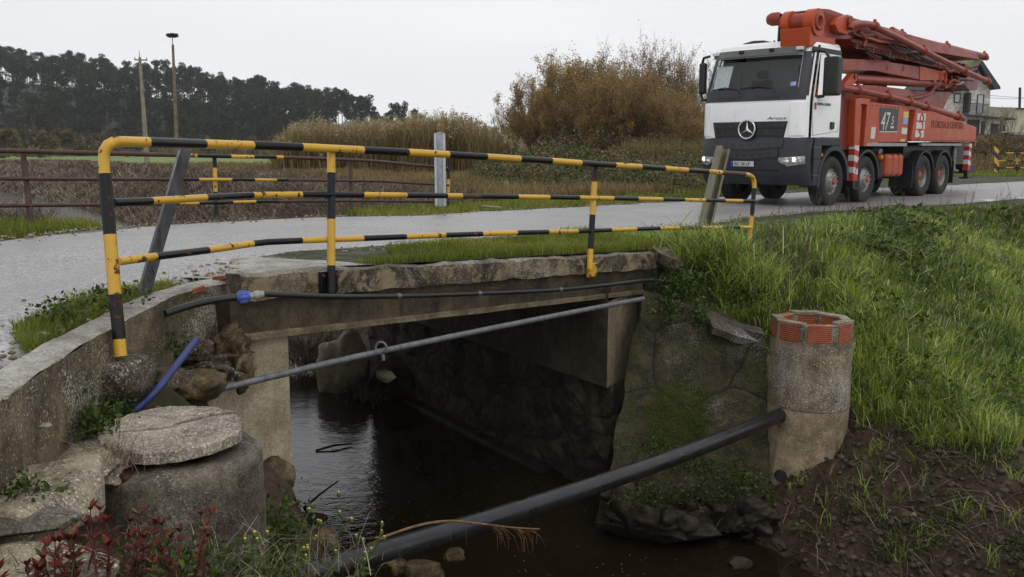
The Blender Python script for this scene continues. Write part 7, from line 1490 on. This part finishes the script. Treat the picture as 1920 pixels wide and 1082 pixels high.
for k in range(26):
    f = rr_.uniform(.72, 1); a = Vector(P[int(f * (len(P) - 1))]); b = a + Vector((rr_.uniform(.03, .12), rr_.uniform(-.02, .02), -rr_.uniform(.03, .16))); mb.tube([a, a.lerp(b, .5) + Vector((.02, 0, .015)), b], [.002, .0016, .001], 4, caps=False)
for u_, dz in ((842, .11), (872, .14)): a = px(u_, 979, pd(842) - .13); rl(MB().tube([a, a + Vector((.01, 0, -dz))], [.0015, .001], 4, caps=False).build('root_thread', MAT['stalk'] if 0 else MAT['twig'], rd_))
rl(mb.build('tassel', plain('straw_tassel', (.12, .07, .03), .8, var=.4, sc=30), rd_))
a, b = pz(567, 955, WZ - .02), px(634, 902, 7.95); tag(MB().tube([a, a.lerp(b, .5) + Vector((0, 0, .01)), b], [.013, .01, .006], 6).build('stick', MAT['drock']), 'thin dark stick poking out of the water by the left abutment', 'stick')
rock('debris_clump', pz(575, 972, WZ), (.16, .13, .06), MAT['drock'], 'dark debris clump holding the stick in the water', 'debris', seed=91, amp=.8)
a, b = pz(592, 845, WZ + .01), pz(660, 832, WZ + .02); tag(MB().tube([a, a.lerp(b, .5) + Vector((0, 0, .02)), b], [.012, .014, .008], 6).build('stick', MAT['drock']), 'dark branch floating on the rippled water inside the culvert', 'stick')
a, b = pz(905, 387, .27), pz(938, 389.5, .26); tag(MB().bar(a, b, .12, .03).build('plank', MAT['galvo'], bevel=.005), 'small flat grey plank lying at the far road edge', 'plank')
# gravel washed to the road edges
n = 2600; i = RG.integers(20, len(ROAD) - 150, n); s_ = RG.choice([-1, 1], n, p=[.45, .55]); off = s_ * (RH[i] - np.abs(RG.normal(size=n)) * .22); gx_ = RC[i, 0] + RN[i, 0] * off + RG.normal(size=n) * .1; gy_ = RC[i, 1] + RN[i, 1] * off + RG.normal(size=n) * .1
mb = MB(); rr_ = random.Random(6)
for a, b, c in zip(gx_, gy_, ROAD[i, 4]):
    if b > 1.5: clod(mb, Vector((a, b, c + .006)), rr_.uniform(.006, .02), 5)
tag(mb.build('gravel', MAT['rubble']), 'loose gravel along the road edges', kind='stuff')
# foam specks and drops on the dark water
n = 110; mb = MB(); u = RG.uniform(640, 1330, n); v = RG.uniform(820, 1080, n)
for a, b in zip(u, v):
    p = pz(a, b, WZ + .003); z_ = ground_z(p.x, p.y)
    if z_ < WZ - .02: mb.lathe([(0, .004), (.005 * rr_.uniform(.3, 1.2), .002), (.005, -.002)], p, 'z', 6)
tag(mb.build('foam', MAT['kerbtop']), 'tiny pale foam flecks on the brook', kind='stuff')

strands('grass', 1700, px(1330, 500, 8.95), (.32, .16, .16), .12, .42, .009, 'long grass hanging over the right end of the bridge', 'grass', .9, (.1, .92)); strands('grass', 900, px(1400, 545, 8.7), (.25, .14, .14), .12, .4, .009, 'long grass tufts above the mossy wing wall', 'grass', .9, (.1, .92))
